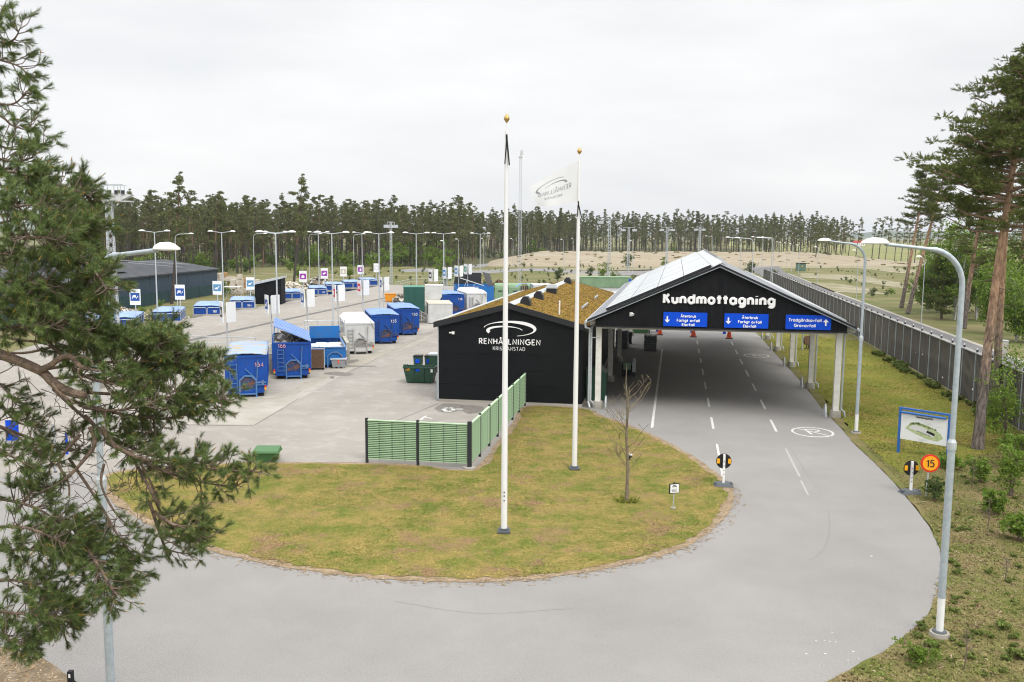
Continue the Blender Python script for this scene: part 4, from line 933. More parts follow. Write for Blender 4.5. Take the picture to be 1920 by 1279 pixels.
def lamp_mesh(H, arm, both=False, r=.06):
    pts = [(0, 0, 0), (0, 0, H * .5), (0, 0, H - (.5 if not both else 0))]
    P = MB(); Hd = MB()
    if both:
        P.tube(pts, [r, r * .8, r * .6], 8)
        for s in (-1, 1):
            P.tube([(0, 0, H), (s * arm, 0, H + .12)], r * .45, 6); head_mb(Hd, s * (arm - .05), 0, H + .12, s, 0, .95)
    else:
        R = .55; pts = pts[:2] + [(0, 0, H - R)]
        for k in range(1, 6): a = PI / 2 * k / 5; pts.append((R * (1 - math.cos(a)), 0, H - R + R * math.sin(a)))
        pts.append((arm, 0, H + .06)); P.tube(pts, [r, r * .8] + [r * .6] * (len(pts) - 2), 8); head_mb(Hd, arm - .05, 0, H + .06, 1, 0, .95)
    return P.mesh('pole', M_galvl, True), Hd.mesh('lamp_head', M_lens, True)
DB = lamp_mesh(8.15, 1.02, True, .075)
SG = lamp_mesh(9.1, 1.7, False, .07)
SW = lamp_mesh(7.3, .45, False, .055)
SP = lamp_mesh(8.0, .35, False, .06)
def lampi(kind, loc, rot, label, group):
    t = thing('street_lamp', label, 'street lamp', loc, rot, group)
    inst('pole', kind[0], t); inst('lamp_head', kind[1], t); return t
nl = [('double-armed lamp rising behind container 164', 61.4), ('double-armed lamp rising behind the white roll-off container', 72.2), ('double-armed lamp rising behind blue container 160', 84.4), ('double-armed lamp beside the dark green box container', 97.2), ('double-armed lamp behind the blue-and-white pair of far containers', 109.2), ('double-armed lamp standing by the open dark-lidded container', 130.5)]
for lb_, v in nl: lampi(DB, B(-28.35, v, DZ), -AX + .0, lb_, 'double-armed lamps in the yard')
fl_ = [('double-armed lamp between the two nearest low blue containers', 75.1), ('double-armed lamp in front of the right end of the dark hall', 87.4), ('double-armed lamp rising behind the black shed', 100.2), ('double-armed lamp beside the purple leaf sign', 113.2), ('double-armed lamp at the far end of the low blue container row', 130)]
for lb_, v in fl_: lampi(DB, B(-46.3, v, DZ), -AX + .0, lb_, 'double-armed lamps in the yard')
for x, y, d, lb_ in [(128, 470, 95, 'single-arm lamp left of the lattice mast, over the dark hall roof'), (333, 577, 112, 'single-arm lamp standing before the dark hall wall'), (477, 520, 150, 'single-arm lamp behind the stacked pale sacks'), (581, 540, 154, 'single-arm lamp by the pile of grey scrap'), (664, 525, 172, 'single-arm lamp behind the far low blue containers')]:
    p = far(x, y, d); lampi(SG, (p[0], p[1], 0), .1, lb_, 'single-arm lamps behind the yard')
for x, d, lb_ in [(834, 165, 'thin lamp near the green bush behind the yard'), (860, 215, 'thin lamp right of the green bush, by the far track'), (907, 250, 'thin lamp on the far track left of the tall flagpole'), (962, 260, 'thin lamp just right of the tall flagpole'), (1057, 235, 'thin lamp left of the flag pole at the sand mound end'), (1076, 290, 'thin lamp hidden partly by the shorter flagpole'), (1187, 215, 'thin lamp between two floodlight masts before the sand mound'), (1229, 300, 'thin lamp at the forest edge above the canopy roof slope'), (1283, 300, 'thin lamp at the forest edge above the canopy ridge')]:
    p = far(x, 437, d); lampi(SP, (p[0], p[1], 0), PI, lb_, 'thin lamps along the far track')
for x, d, lb_ in [(1452, 150, 'bent lamp right of the canopy ridge, taller of the crossing pair'), (1449, 128, 'bent lamp right of the canopy ridge with the low arm'), (1413, 110, 'bent lamp rising behind the right roof slope'), (1390, 129, 'bent lamp just right of the canopy ridge'), (1431, 170, 'bent lamp with the farthest arm behind the right slope'), (1337, 250, 'small bent lamp above the canopy ridge')]:
    p = far(x, 437, d); lampi(SG, (p[0], p[1], 0), PI, lb_, 'bent lamps beyond the canopy')
for x, y, lb_ in [(1727, 610, 'white slim lamp left of the big pine, nearest on the service road'), (1605, 562, 'white slim lamp crossing the grey lamp right of the canopy'), (1532, 536, 'white slim lamp under the second grey lamp head'), (1497, 521, 'white slim lamp by the green kiosk'), (1484, 511, 'white slim lamp left of the green kiosk'), (1474, 504, 'white slim lamp, fifth along the service road'), (1465, 499, 'white slim lamp next to the last on the service road'), (1459, 495, 'white slim lamp farthest along the service road')]:
    lampi(SW, at(x, y), PI, lb_, 'white lamps along the service road')
# ------------------------------------------------------------------ lattice masts
def lattice(mb, H, w0, w1, seg, r):
    c = lambda k, z: (( -1 if k in (0, 3) else 1) * (w0 + (w1 - w0) * z / H) / 2, (-1 if k < 2 else 1) * (w0 + (w1 - w0) * z / H) / 2, z)
    for k in range(4): mb.bar(c(k, 0), c(k, H), r * 1.6, r * 1.6)
    for i in range(seg):
        za, zb = H * i / seg, H * (i + 1) / seg
        for k in range(4):
            k2 = (k + 1) % 4
            mb.bar(c(k, za), c(k2, zb), r, r); mb.bar(c(k2, za), c(k, zb), r, r)
def mast(label, loc, H, w0, w1, seg, heads, r=.05, rot=0):
    t = thing('lattice_mast', label, 'mast', loc, rot, 'steel lattice masts')
    m_ = MB(); lattice(m_, H, w0, w1, seg, r); m_.build('lattice', M_galvl, t)
    if heads:
        m_ = MB(); m_.bar((-heads, 0, H), (heads, 0, H), .1, .1); m_.build('crossbar', M_galvl, t)
        for s in (-1, 1):
            m_ = MB(); m_.box((s * heads - .55, -.25, H - .95), (s * heads + .55, .25, H - .45)); m_.bar((s * heads, 0, H), (s * heads, 0, H - .45), .06, .06); m_.build('floodlight', M_galvl, t)
    return t
lp = far(216, 640, 66)
lm1 = mast('lattice mast with pale maintenance platform, left of the picture', (lp[0], lp[1], 0), 11.7, .62, .40, 18, 0, .035, .2)
m_ = MB(); m_.box((-.9, -.6, 11.55), (1.55, .6, 11.62)); m_.add([(-.9, -.6, 11.7), (.9, -.6, 11.62), (1.7, -.6, 12.05), (-.2, -.6, 12.2), (-.9, .3, 11.7), (.9, .3, 11.62), (1.7, .3, 12.05), (-.2, .3, 12.2)], [(0, 1, 2, 3), (7, 6, 5, 4), (0, 4, 5, 1), (1, 5, 6, 2), (2, 6, 7, 3), (3, 7, 4, 0)])
m_.build('platform', M_wcont, lm1)
m_ = MB()
for a in (-.95, -.2, .5, .95): m_.bar((a, -.6, 11.6), (a, -.6, 12.75), .05, .05); m_.bar((a, .6, 11.6), (a, .6, 12.75), .05, .05)
m_.bar((-1.1, -.6, 12.7), (1.1, -.6, 12.75), .08, .1); m_.bar((-.9, .6, 12.72), (1.1, .6, 12.75), .06, .06); m_.build('railing', M_galvl, lm1)
m_ = MB()
for a in (.1, .55, 1.0): m_.box((a, -.72, 12.1), (a + .22, -.6, 12.35))
m_.build('floodlight', M_glass, lm1)
tp = far(975, 437, 150); tm = mast('slender red-grey telecom mast rising beside the tall flagpole', (tp[0], tp[1], 0), 21.8, .5, .38, 44, 0, .035)
m_ = MB(); m_.box((-.35, -.35, 21.8), (.35, .35, 21.95)); m_.cyl((0, 0, 21.95), .05, .8); m_.box((-.1, -.35, 22.2), (.4, .1, 22.9)); m_.build('antenna', M_wcont, tm)
for x, d, H, hd, lb_ in [(1143, 190, 12.6, 1.9, 'floodlight mast in front of the left part of the sand mound'), (1179, 225, 11.2, 1.4, 'second floodlight mast from the left before the mound'), (1251, 240, 11.4, 1.4, 'floodlight mast above the pale roof panels'), (1312, 250, 11.6, 1.0, 'floodlight mast just left of the canopy ridge'), (733, 150, 11.2, .6, 'floodlight mast behind the yard lamps, left of centre')]:
    p = far(x, 437, d); mast(lb_, (p[0], p[1], 0), H, .55 if d > 160 else .32, .42 if d > 160 else .28, 20, hd, .04)
# ------------------------------------------------------------------ yard sign boards
def pictogram(mb, kind, w, h):
    f = lambda a, b: (a * w, -.052, b * h); g = lambda a, b: (a * w, -.036, b * h)
    def poly(*p): mb.prism(list(p), f, g)
    if kind == 'sofa': poly((-.30, -.05), (.12, -.05), (.12, .22), (-.24, .22)); poly((-.34, -.2), (-.26, -.2), (-.26, -.05), (-.34, -.05)); poly((.12, -.2), (.2, -.2), (.2, -.05), (.12, -.05)); poly((.26, -.05), (.38, -.05), (.34, .14), (.29, .14))
    elif kind == 'brush': poly((-.34, -.1), (-.2, -.22), (.08, -.2), (.14, -.02), (.36, .2), (.3, .26), (.04, .04), (-.14, .06))
    elif kind == 'house': poly((-.24, -.24), (.24, -.24), (.24, .06), (0, .28), (-.24, .06))
    elif kind == 'leaf': poly((-.32, -.18), (-.1, -.2), (.22, -.02), (.34, .2), (.02, .16), (-.26, .0))
    elif kind == 'bottle': poly((-.16, -.26), (.16, -.26), (.16, .06), (.06, .16), (.06, .3), (-.06, .3), (-.06, .16), (-.16, .06))
    else: poly((-.22, -.22), (.22, -.22), (.26, .18), (-.26, .18))
def board_me(col, kind):
    w, h = .92, 1.38
    a = MB(); a.box((-w / 2, -.03, -h / 2), (w / 2, .03, h / 2)); b = MB(); b.box((-.39, -.036, -.34), (.39, -.031, .36)); c = MB(); pictogram(c, kind, .74, .72)
    d = MB(); d.box((-.3, -.036, -.52), (.3, -.032, -.49)); d.box((-.1, -.036, .46), (.1, -.032, .52))
    return a.mesh('board', M_paper), b.mesh('colour_field', M_pict[col]), c.mesh('pictogram', M_txt), d.mesh('caption', M_pict['pale'])
_bc = {}
def signpost(x, y_top, d, col, kind, label, vee=False, zb=DZ, yaw=0.0, hgt=None):
    p = far(x, y_top, d); ztop = p[2]
    t = thing('sorting_sign', label, 'sign', (p[0], p[1], zb), yaw, 'white sorting signs on poles')
    H = ztop - zb
    m_ = MB(); m_.tube([(0, 0, 0), (0, 0, H - (.1 if vee else 1.3))], .045, 8); m_.build('pole', M_galvl, t, True)
    if (col, kind) not in _bc: _bc[(col, kind)] = board_me(col, kind)
    a, b, c, e = _bc[(col, kind)]
    for s, r in (((-.30, -1.12), (.34, 1.12)) if vee else ((0, 0),)):
        if vee: bo = inst('board', a, t, (s, -.12, H - .69), r if s < 0 else r)
        else: bo = inst('board', a, t, (0, -.02, H - .69), 0)
        if not (vee and s > 0):
            inst('colour_field', b, bo); inst('pictogram', c, bo); inst('caption', e, bo)
    return t
for a in [(253, 542, 78.5, 'navy', 'sofa', 'white sign with navy sofa symbol by the nearest low blue container'), (337, 534, 84, 'navy', 'sofa', 'white sign with navy sofa symbol, before the dark hall wall'),
          (407, 527, 92, 'steel', 'brush', 'white sign with steel-blue brush symbol at the hall corner'), (469, 520, 101, 'steel', 'brush', 'white sign with steel-blue brush symbol left of the shed'),
          (568, 508, 112, 'purple', 'house', 'white sign with purple house symbol'), (608, 503, 121, 'purple', 'leaf', 'white sign with purple leaf symbol'), (644, 500, 128, 'beige', 'bottle', 'white sign with beige symbol in the far row'),
          (676, 497, 137, 'purple', 'bottle', 'white sign with purple bottle symbol'), (706, 494, 143, 'pale', 'sheet', 'white sign with pale symbol, farthest of its row'), (160, 555, 74, 'navy', 'sofa', 'white sign with navy symbol half hidden by the pine')]:
    signpost(*a)
for a in [(424, 566, 62, 'black', 'bottle', 'pair of white boards with a black symbol above container 164'), (508, 553, 66.5, 'navy', 'brush', 'pair of white boards with a navy symbol above container 166'), (575, 542, 70.5, 'navy', 'bottle', 'pair of white boards with a navy hand symbol above the low skip 44'),
          (633, 534, 77, 'red', 'house', 'pair of white boards with a red symbol on the lamp behind the white container'), (680, 525, 83, 'red', 'sheet', 'pair of white boards with a red symbol above container 165'), (719, 519, 92, 'navy', 'bottle', 'pair of white boards with a navy symbol by the orange skip'),
          (812, 505, 104, 'black', 'sheet', 'white board with a black symbol right of the dark green container'), (838, 501, 109, 'blue', 'sheet', 'white board with a light blue symbol, left of two'), (860, 498, 115, 'blue', 'sheet', 'white board with a light blue symbol, right of two'), (877, 495, 122, 'green', 'bottle', 'white board with a green symbol above the dark-lidded container')]:
    signpost(*a, vee=True, yaw=.06)
# ------------------------------------------------------------------ roll-off containers
YAW = math.radians(14.2)
def number(mb_parent, s, x, z, h, m): text_mb(s, h, h * .085, lambda a, b: (x + a, -.055, z + b), gap=.28, n=5, flat=(1, .5, 1)).build('number', m, mb_parent)
def hook_container(label, front, yaw, col, worn, H, Wd=2.35, L=6.0, lid='flat', lidm=None, num=None, numpos=None, numc=None, z0=0.0):
    t = thing('roll_off_container', label, 'container', (front[0], front[1], z0), yaw, 'hook-lift containers along the deck')
    w = Wd / 2; zb = .30
    body = MB()
    poly = [(-w + .22, zb - .06), (w - .22, zb - .06), (w, zb + .32), (w, H), (-w, H), (-w, zb + .32)]
    if lid == 'tilted':
        body.prism([(-w + .22, zb - .06), (w - .22, zb - .06), (w, zb + .32), (w, H), (-w, H), (-w, zb + .32)], lambda x, z: (x, .0, z), lambda x, z: (x, .06, z))
        body.prism(poly, lambda x, z: (x, L - .06, z), lambda x, z: (x, L, z))
        for s in (-1, 1): body.prism([(s * w, zb + .32), (s * w, H), (s * (w - .06), H), (s * (w - .06), zb + .32)], lambda x, z: (x, .06, z), lambda x, z: (x, L - .06, z))
        body.box((-w + .07, .07, zb), (w - .07, L - .07, H - .55))
    else:
        body.prism(poly, lambda x, z: (x, 0, z), lambda x, z: (x, L, z))
    body.build('body', col, t)
    # front frame and ribs
    fr = MB(); fr.box((-w - .02, -.05, H - .12), (w + .02, .0, H + .02)); fr.box((-w - .015, -.04, zb + .34), (-w + .08, .0, H - .12)); fr.box((w - .08, -.04, zb + .34), (w + .015, .0, H - .12))
    fr.box((-.42, -.045, .5), (-.34, .0, H - .12)); fr.box((.50, -.045, 1.1), (.57, .0, H - .12)); fr.build('front_frame', col, t)
    br = MB(); br.bar((-.05, -.06, H - .75), (.62, -.06, H - 1.42), .07, .05); br.bar((.66, -.08, H - .25), (.60, -.08, H - 1.35), .05, .05); br.build('brace', worn, t)
    ld = MB()
    for k in range(6): ld.box((-.86, -.11, .55 + k * .27), (-.52, -.07, .58 + k * .27))
    ld.bar((-.88, -.06, .5), (-.88, -.06, 2.0), .04, .05); ld.bar((-.5, -.06, .5), (-.5, -.06, 2.0), .04, .05); ld.build('ladder', worn, t)
    hk = MB(); hk.bar((-.36, -.07, .0), (-.36, -.07, 1.02), .09, .09); hk.bar((.56, -.07, .0), (.56, -.07, 1.02), .09, .09)
    hk.bar((-.36, -.07, 1.0), (-.08, -.07, 1.26), .09, .09); hk.bar((.56, -.07, 1.0), (.28, -.07, 1.26), .09, .09); hk.bar((-.1, -.07, 1.25), (.3, -.07, 1.25), .09, .09); hk.bar((-.36, -.07, .2), (.56, -.07, .2), .08, .08)
    hk.bar((.56, -.10, .86), (1.08, -.10, .86), .06, .1); hk.bar((.56, -.10, .72), (1.08, -.10, .72), .04, .05); hk.box((.86, -.16, .70), (.98, -.07, .98)); hk.build('hook_frame', worn, t)
    hp = MB(); hp.box((-.3, -.03, .55), (.5, -.002, 1.22)); hp.build('hook_recess', M_recessw if col is M_wcont else M_recess, t)
    rn = MB(); rn.box((-.5, .1, .06), (-.3, L - .1, .25)); rn.box((.3, .1, .06), (.5, L - .1, .25)); rn.box((-.95, L - .5, .0), (.95, L - .25, .22)); rn.box((-.95, .25, 0.0), (.95, .5, .22)); rn.build('runner', M_dark, t)
    for s in (-1, 1):
        rf_ = MB(); rf_.box((s * (w - .09) - .05, -.075, .42), (s * (w - .09) + .05, -.04, .62)); rf_.box((s * (w - .09) - .05, -.078, .56), (s * (w - .09) + .05, -.074, .70), 1); rf_.build('reflector', [M_yel, M_red], t)
    sr = MB()
    for k in range(7):
        for s in (-1, 1): sr.box((s * w - .035, .3 + k * .85, zb + .34), (s * w + .035, .37 + k * .85, H - .02))
    sr.build('side_rib', col, t)
    if lid == 'flat':
        ld_ = MB(); n1, n2 = 14, 10; vs = []
        for i in range(n1 + 1):
            for j in range(n2 + 1):
                a, b = i / n1, j / n2
                vs.append((-w - .05 + (Wd + .1) * a, -.08 + (L + .16) * b, H + .07 + .09 * math.sin(PI * a) + .035 * math.sin(5 * b * PI) * math.sin(PI * a) + .012 * math.sin(i * 2.3 + j * 1.7)))
        fs = [(i * (n2 + 1) + j, (i + 1) * (n2 + 1) + j, (i + 1) * (n2 + 1) + j + 1, i * (n2 + 1) + j + 1) for i in range(n1) for j in range(n2)]
        ld_.add(vs, fs); o = ld_.build('lid', lidm, t, True); md = o.modifiers.new('t', 'SOLIDIFY'); md.thickness = .05
    elif lid == 'hip':
        ld_ = MB(); ld_.prism([(-w - .02, H + .02), (w + .02, H + .02), (w - .32, H + .34), (-w + .32, H + .34)], lambda x, z: (x, -.02 + (z - H) * .8, z), lambda x, z: (x, L + .02, z)); ld_.build('roof', lidm, t)
        st_ = MB(); st_.bar((w - .35, -.03, H + .3), (w + .0, -.05, H - .5), .05, .04); st_.build('lid_strut', worn, t)
    elif lid == 'tilted':
        ld_ = MB(); ld_.prism([(w + .03, H + .02), (w + .03, H + .10), (-w + .1, H + 1.12), (-w + .1, H + 1.05)], lambda x, z: (x, -.05, z), lambda x, z: (x, L + .05, z))
        for k in range(6): ld_.prism([(w - .02, H + .13), (w - .02, H + .15), (-w + .14, H + 1.13), (-w + .14, H + 1.11)], lambda x, z: (x, .3 + k * 1.0, z), lambda x, z: (x, .36 + k * 1.0, z))
        ld_.build('lid', lidm, t)
        pr = MB(); pr.bar((-w + .06, .1, H - .05), (-w + .16, .1, H + 1.05), .06, .06); pr.bar((-w + .06, L - .1, H - .05), (-w + .16, L - .1, H + 1.05), .06, .06); pr.build('lid_prop', worn, t)
        hv = MB()
        for k in range(260):
            x = random.uniform(-w + .12, w - .12); y = random.uniform(.1, L - .1); s = random.uniform(.06, .26)
            z = H - .5 + .55 * math.exp(-((x + .35) ** 2) * .9) * random.uniform(.5, 1.1)
            q = Vector((random.gauss(0, 1), random.gauss(0, 1), random.gauss(0, 1))).normalized(); a = q.orthogonal().normalized() * s; b = q.cross(a).normalized() * s * random.uniform(.3, 1)
            P = Vector((x, y, z)); hv.add([P - a - b, P + a - b, P + a + b, P - a + b], [(0, 1, 2, 3)])
        o = hv.build('rubbish_heap', M_debris, t); o['kind'] = 'stuff'
    if num: number(t, num, numpos[0], numpos[1], .23, numc or M_txt)
    return t
M_pink = mat('faded_number', (0.62, 0.33, 0.36), 0.6)
hook_container('blue roll-off container numbered 164 with pale stained lid, nearest of the row', at(462.5, 745), YAW, M_blue, M_bluesteel, 2.42, 2.30, 6.2, 'flat', M_lidst, '164', (.74, 1.78), M_pink)
hook_container('blue roll-off container numbered 166 with its lid tilted open over rubbish', at(548, 711), YAW, M_blue, M_bluesteel, 2.40, 2.40, 6.0, 'tilted', M_bluel, '166', (-.62, 2.08), M_pink)
hook_container('white roll-off container with sloping white roof beside the low blue skip', at(674.5, 664), YAW, M_wcont, M_greyst, 2.45, 2.30, 6.2, 'hip', M_wroof)
hook_container('blue roll-off container numbered 165 right of the white container', at(722, 645), YAW, M_blue, M_bluedk, 2.45, 2.35, 6.0, 'flat', M_bluel, '165', (.74, 1.85), M_txt)
hook_container('blue roll-off container numbered 160 with the orange skip behind it', at(763, 629), YAW, M_blue, M_bluedk, 2.45, 2.30, 6.2, 'flat', M_bluel, '160', (.74, 1.85), M_txt)
p = far(851, 552, 104); hook_container('blue roll-off container numbered 166 beside the far white one, partly behind the sedum roof', (p[0], p[1]), YAW, M_blue, M_bluedk, 2.45, 2.40, 6.0, 'flat', M_bluel, '166', (.74, 1.85), M_txt)
p = far(894, 552, 107); hook_container('far white roll-off container, just left of the tall flagpole', (p[0], p[1]), YAW, M_wcont, M_greyst, 2.45, 2.40, 6.2, 'hip', M_wroof)
# low open skip 44
def low_skip():
    t = thing('open_skip', 'low open light blue skip numbered 44 between container 166 and the white one', 'skip', at(616, 690), YAW, None)
    m_ = MB(); Wd, L, H = 2.45, 6.0, 1.42
    m_.hollow(Wd, L, .22, H, .07); m_.build('body', M_cyan, t)
    m_ = MB(); m_.box((-Wd / 2 - .03, -.06, H), (Wd / 2 + .03, .10, H + .08)); m_.box((-Wd / 2 - .03, .1, H), (-Wd / 2 + .1, L, H + .08)); m_.box((Wd / 2 - .1, .1, H), (Wd / 2 + .03, L, H + .08)); m_.box((-Wd / 2 + .1, L - .1, H), (Wd / 2 - .1, L, H + .08)); m_.build('rim', M_bluesteel, t)
    m_ = MB(); m_.box((Wd / 2 - .075, .3, .5), (Wd / 2 - .071, L - .3, H - .02)); m_.build('inner_rust', M_box, t)
    m_ = MB(); m_.box((-Wd / 2 + .1, L - .6, H + .08), (Wd / 2 - .1, L - .5, H + 1.0)); m_.build('back_board', M_cyan, t)
    m_ = MB(); m_.bar((-.05, -.09, 0), (-.05, -.09, .85), .09, .09); m_.bar((.95, -.09, 0), (.95, -.09, .85), .09, .09); m_.bar((-.05, -.09, .85), (.25, -.09, 1.12), .09, .09); m_.bar((.95, -.09, .85), (.65, -.09, 1.12), .09, .09); m_.bar((.25, -.09, 1.12), (.65, -.09, 1.12), .09, .09); m_.build('hook_frame', M_bluesteel, t)
    m_ = MB(); m_.box((-1.0, .2, 0), (1.0, L - .3, .22)); m_.build('runner', M_dark, t)
    for s in (-1, 1):
        rf_ = MB(); rf_.box((s * 1.16 - .05, -.075, .45), (s * 1.16 + .05, -.04, .62)); rf_.box((s * 1.16 - .05, -.079, .58), (s * 1.16 + .05, -.074, .72), 1); rf_.build('reflector', [M_yel, M_red], t)
    number(t, '44', -.85, 1.16, .16, M_txt)
    hv = MB()
    for k in range(170):
        x = random.uniform(-1.1, 1.1); y = random.uniform(.1, 4.5); s = random.uniform(.1, .28); z = H - .22 + .3 * math.exp(-((x + .1) ** 2) * 1.2 - (y - .7) ** 2 * .3) * random.uniform(.4, 1.1)
        hv.box((x - s, y - s * .6, z - s * .5), (x + s, y + s * .6, z + s * .3))
    o = hv.build('foam_scraps', M_foam, t); o['kind'] = 'stuff'
low_skip()
# concrete bay and railing behind the skip, railing at the ramp, stairs rail by the far box
def railing(label, pts, H=1.05, posts=4, group='galvanised railings of the deck'):
    t = thing('railing', label, 'railing', pts[0], 0, group)
    o = Vector(pts[0]); P = [Vector(p) - o for p in pts]
    m_ = MB()
    m_.tube([p + Vector((0, 0, H)) for p in P], .028, 6); m_.tube([p + Vector((0, 0, H * .55)) for p in P], .02, 6); m_.build('rail', M_galvl, t)
    for a, b in zip(P[:-1], P[1:]):
        for k in range(posts):
            q = a.lerp(b, k / (posts - 1)); m_ = MB(); m_.tube([q, q + Vector((0, 0, H))], .026, 6); m_.build('rail_post', M_galvl, t)
    return t
bd = Vector((-math.sin(YAW), math.cos(YAW), 0)); bx = Vector((math.cos(YAW), math.sin(YAW), 0))
q0 = Vector(at(616, 690)) + bd * 6.25
cb = MB(); a = q0 - bx * 1.5; b = q0 + bx * 1.6
wl = thing('bay_wall', 'pale concrete bay wall behind the low skip 44', 'wall', tuple(q0), YAW)
m_ = MB(); m_.box((-1.5, 0, 0), (1.6, .25, 1.75)); m_.box((1.35, -4.5, 0), (1.6, -.003, 1.55)); m_.build('wall', M_concw, wl)
a = q0 - bx * 1.5; b = q0 + bx * 1.55
railing('grey tube railing on the bay wall behind the low skip', [(a.x, a.y + .1, 1.75), (b.x, b.y + .1, 1.75)], 1.0, 4)
railing('grey tube railing at the deck corner left of container 164', [B(-33.9, 58.1, DZ), B(-28.5, 58.1, DZ)], 1.0, 4)
for i, (x, y) in enumerate(((507, 705), (586, 668))):
    p = at(x, y); pw_ = thing('concrete_pier', ['pale concrete pier between containers 164 and 166', 'pale concrete pier left of the low skip 44'][i], 'pier', p, YAW); m_ = MB(); m_.box((-.12, .6, 0), (.3, 6.5, 1.4)); m_.box((-.12, .55, 1.0), (.3, .6, 1.2)); m_.build('pier', M_concw, pw_)
a = far(757, 556, 92); b = far(803, 606, 95)
railing('sloping tube railing beside the white box unit', [(a[0], a[1], DZ + .2), (b[0], b[1] - 1, 0.05)], 1.0, 5)
railing('galvanised barrier at the far yard edge left of the green bush', [at(742, 541, DZ), at(772, 534, DZ), at(850, 531, DZ)], .95, 8)
railing('galvanised barrier at the far yard edge before the dark-lidded container', [at(826, 541, DZ), at(905, 540, DZ)], .95, 9)
# things standing before the containers
t = thing('cage_trolley', 'rusty brown board-sided wheeled trolley leaning by the low skip', 'trolley', at(596, 694), YAW - .05)
m_ = MB(); m_.box((-.42, 0, .16), (.42, .07, 1.42)); m_.build('board', M_brown, t)
m_ = MB(); m_.bar((-.45, .05, .16), (-.45, .05, 1.5), .05, .05); m_.bar((.45, .05, .16), (.45, .05, 1.5), .05, .05); m_.bar((-.45, .05, 1.48), (.45, .05, 1.48), .05, .05); m_.bar((-.45, .8, .16), (-.45, .8, 1.5), .05, .05); m_.bar((.45, .8, .16), (.45, .8, 1.5), .05, .05); m_.box((-.47, 0.08, .12), (.47, .85, .17)); m_.build('frame', M_galvl, t)
for sx_ in (-.38, .38):
    for sy in (.08, .75): m_ = MB(); m_.tube([(sx_ - .02, sy, .06), (sx_ + .02, sy, .06)], .06, 10); m_.build('castor', M_dark, t)
t = thing('grey_tub', 'small grey lidded tub with an orange tag in front of the low skip', 'tub', at(635, 691), YAW - .1)
m_ = MB(); m_.add([(-.42, 0, .1), (.42, 0, .1), (.42, .7, .1), (-.42, .7, .1), (-.5, -.06, .62), (.5, -.06, .62), (.5, .78, .62), (-.5, .78, .62)], [(0, 3, 2, 1), (4, 5, 6, 7), (0, 1, 5, 4), (1, 2, 6, 5), (2, 3, 7, 6), (3, 0, 4, 7)]); m_.build('body', mat('tub_grey', (.27, .28, .29), .6), t)
m_ = MB(); m_.box((-.56, -.1, .62), (.56, .82, .69)); m_.build('lid', M_galvl, t)
m_ = MB(); m_.box((-.05, -.075, .38), (.05, -.055, .62)); m_.build('tag', M_orange, t)
for sx_ in (-.3, 0, .3): m_ = MB(); m_.box((sx_ - .05, .05, 0), (sx_ + .05, .6, .1)); m_.build('foot', M_galvl, t)
# green tipping skip with number 119
t = thing('tipping_skip', 'dark green tapered skip numbered 119 left of the black building', 'skip', at(786, 719), math.radians(-6))
m_ = MB()
def taper(mb, w0, w1, d0, d1, z0, z1, y0=0, th=.04):
    for s in (0, 1):
        e = th * s; mb_ = [(-w0 / 2 + e, y0 + e, z0 + e), (w0 / 2 - e, y0 + e, z0 + e), (w0 / 2 - e, y0 + d0 - e, z0 + e), (-w0 / 2 + e, y0 + d0 - e, z0 + e), (-w1 / 2 + e, y0 - (d1 - d0) / 2 + e, z1), (w1 / 2 - e, y0 - (d1 - d0) / 2 + e, z1), (w1 / 2 - e, y0 + d0 + (d1 - d0) / 2 - e, z1), (-w1 / 2 + e, y0 + d0 + (d1 - d0) / 2 - e, z1)]
        mb.add(mb_, [(0, 3, 2, 1), (0, 1, 5, 4), (1, 2, 6, 5), (2, 3, 7, 6), (3, 0, 4, 7)])
    o = len(mb.v) - 16; mb.f += [(o + 4 + i, o + 4 + (i + 1) % 4, o + 12 + (i + 1) % 4, o + 12 + i) for i in range(4)]; mb.m += [0] * 4
taper(m_, 1.62, 2.0, 1.0, 1.25, .05, 1.02); m_.build('body', M_dgreen, t)
m_ = MB(); m_.box((-1.03, -.16, .98), (1.03, -.10, 1.06)); m_.bar((-1.0, -.13, 1.02), (-1.0, 1.1, 1.02), .06, .08); m_.bar((1.0, -.13, 1.02), (1.0, 1.1, 1.02), .06, .08); m_.box((-1.0, -.1, 1.06), (-.86, .05, 1.2)); m_.build('rim', M_dgreen, t)
m_ = MB()
for x in (-.3, .32): m_ = MB(); m_.bar((x, -.03, .06), (x, -.15, 1.0), .06, .05); m_.build('rib', M_dgreen, t)
m_ = MB(); m_.prism([(-.22, .98 - .04), (.06, .98 - .04), (.04, .82), (-.08, .74), (-.2, .82)], lambda x, z: (x, -.135 + (.98 - z) * .12, z), lambda x, z: (x, -.12 + (.98 - z) * .12, z)); m_.build('label_sticker', M_sign, t)
m_ = MB(); m_.box((.76, -.14, .74), (.90, -.115, .96)); m_.build('notice', M_paper, t)
text_mb('119', .15, .014, lambda a, b: (-.72 + a, -.135, .80 + b), n=5).build('number', M_yel, t)
def wheelie(label, loc, yaw, colm, lidm, h=1.05, w=.58, sticker=True, group='wheeled bins'):
    t = thing('wheeled_bin', label, 'bin', loc, yaw, group)
    m_ = MB(); taper(m_, w * .82, w, .5, .62, .06, h); m_.build('body', colm, t)
    m_ = MB(); m_.box((-w / 2 - .02, -.1, h), (w / 2 + .02, .6, h + .06)); m_.build('lid', lidm, t)
    if sticker: m_ = MB(); m_.box((-.14, -.085, h * .58), (.14, -.055, h * .84)); m_.build('label_sticker', M_sign, t)
    for s in (-1, 1): m_ = MB(); m_.tube([(s * w * .42 - .03, .52, .1), (s * w * .42 + .03, .52, .1)], .1, 10); m_.build('wheel', M_dark, t)
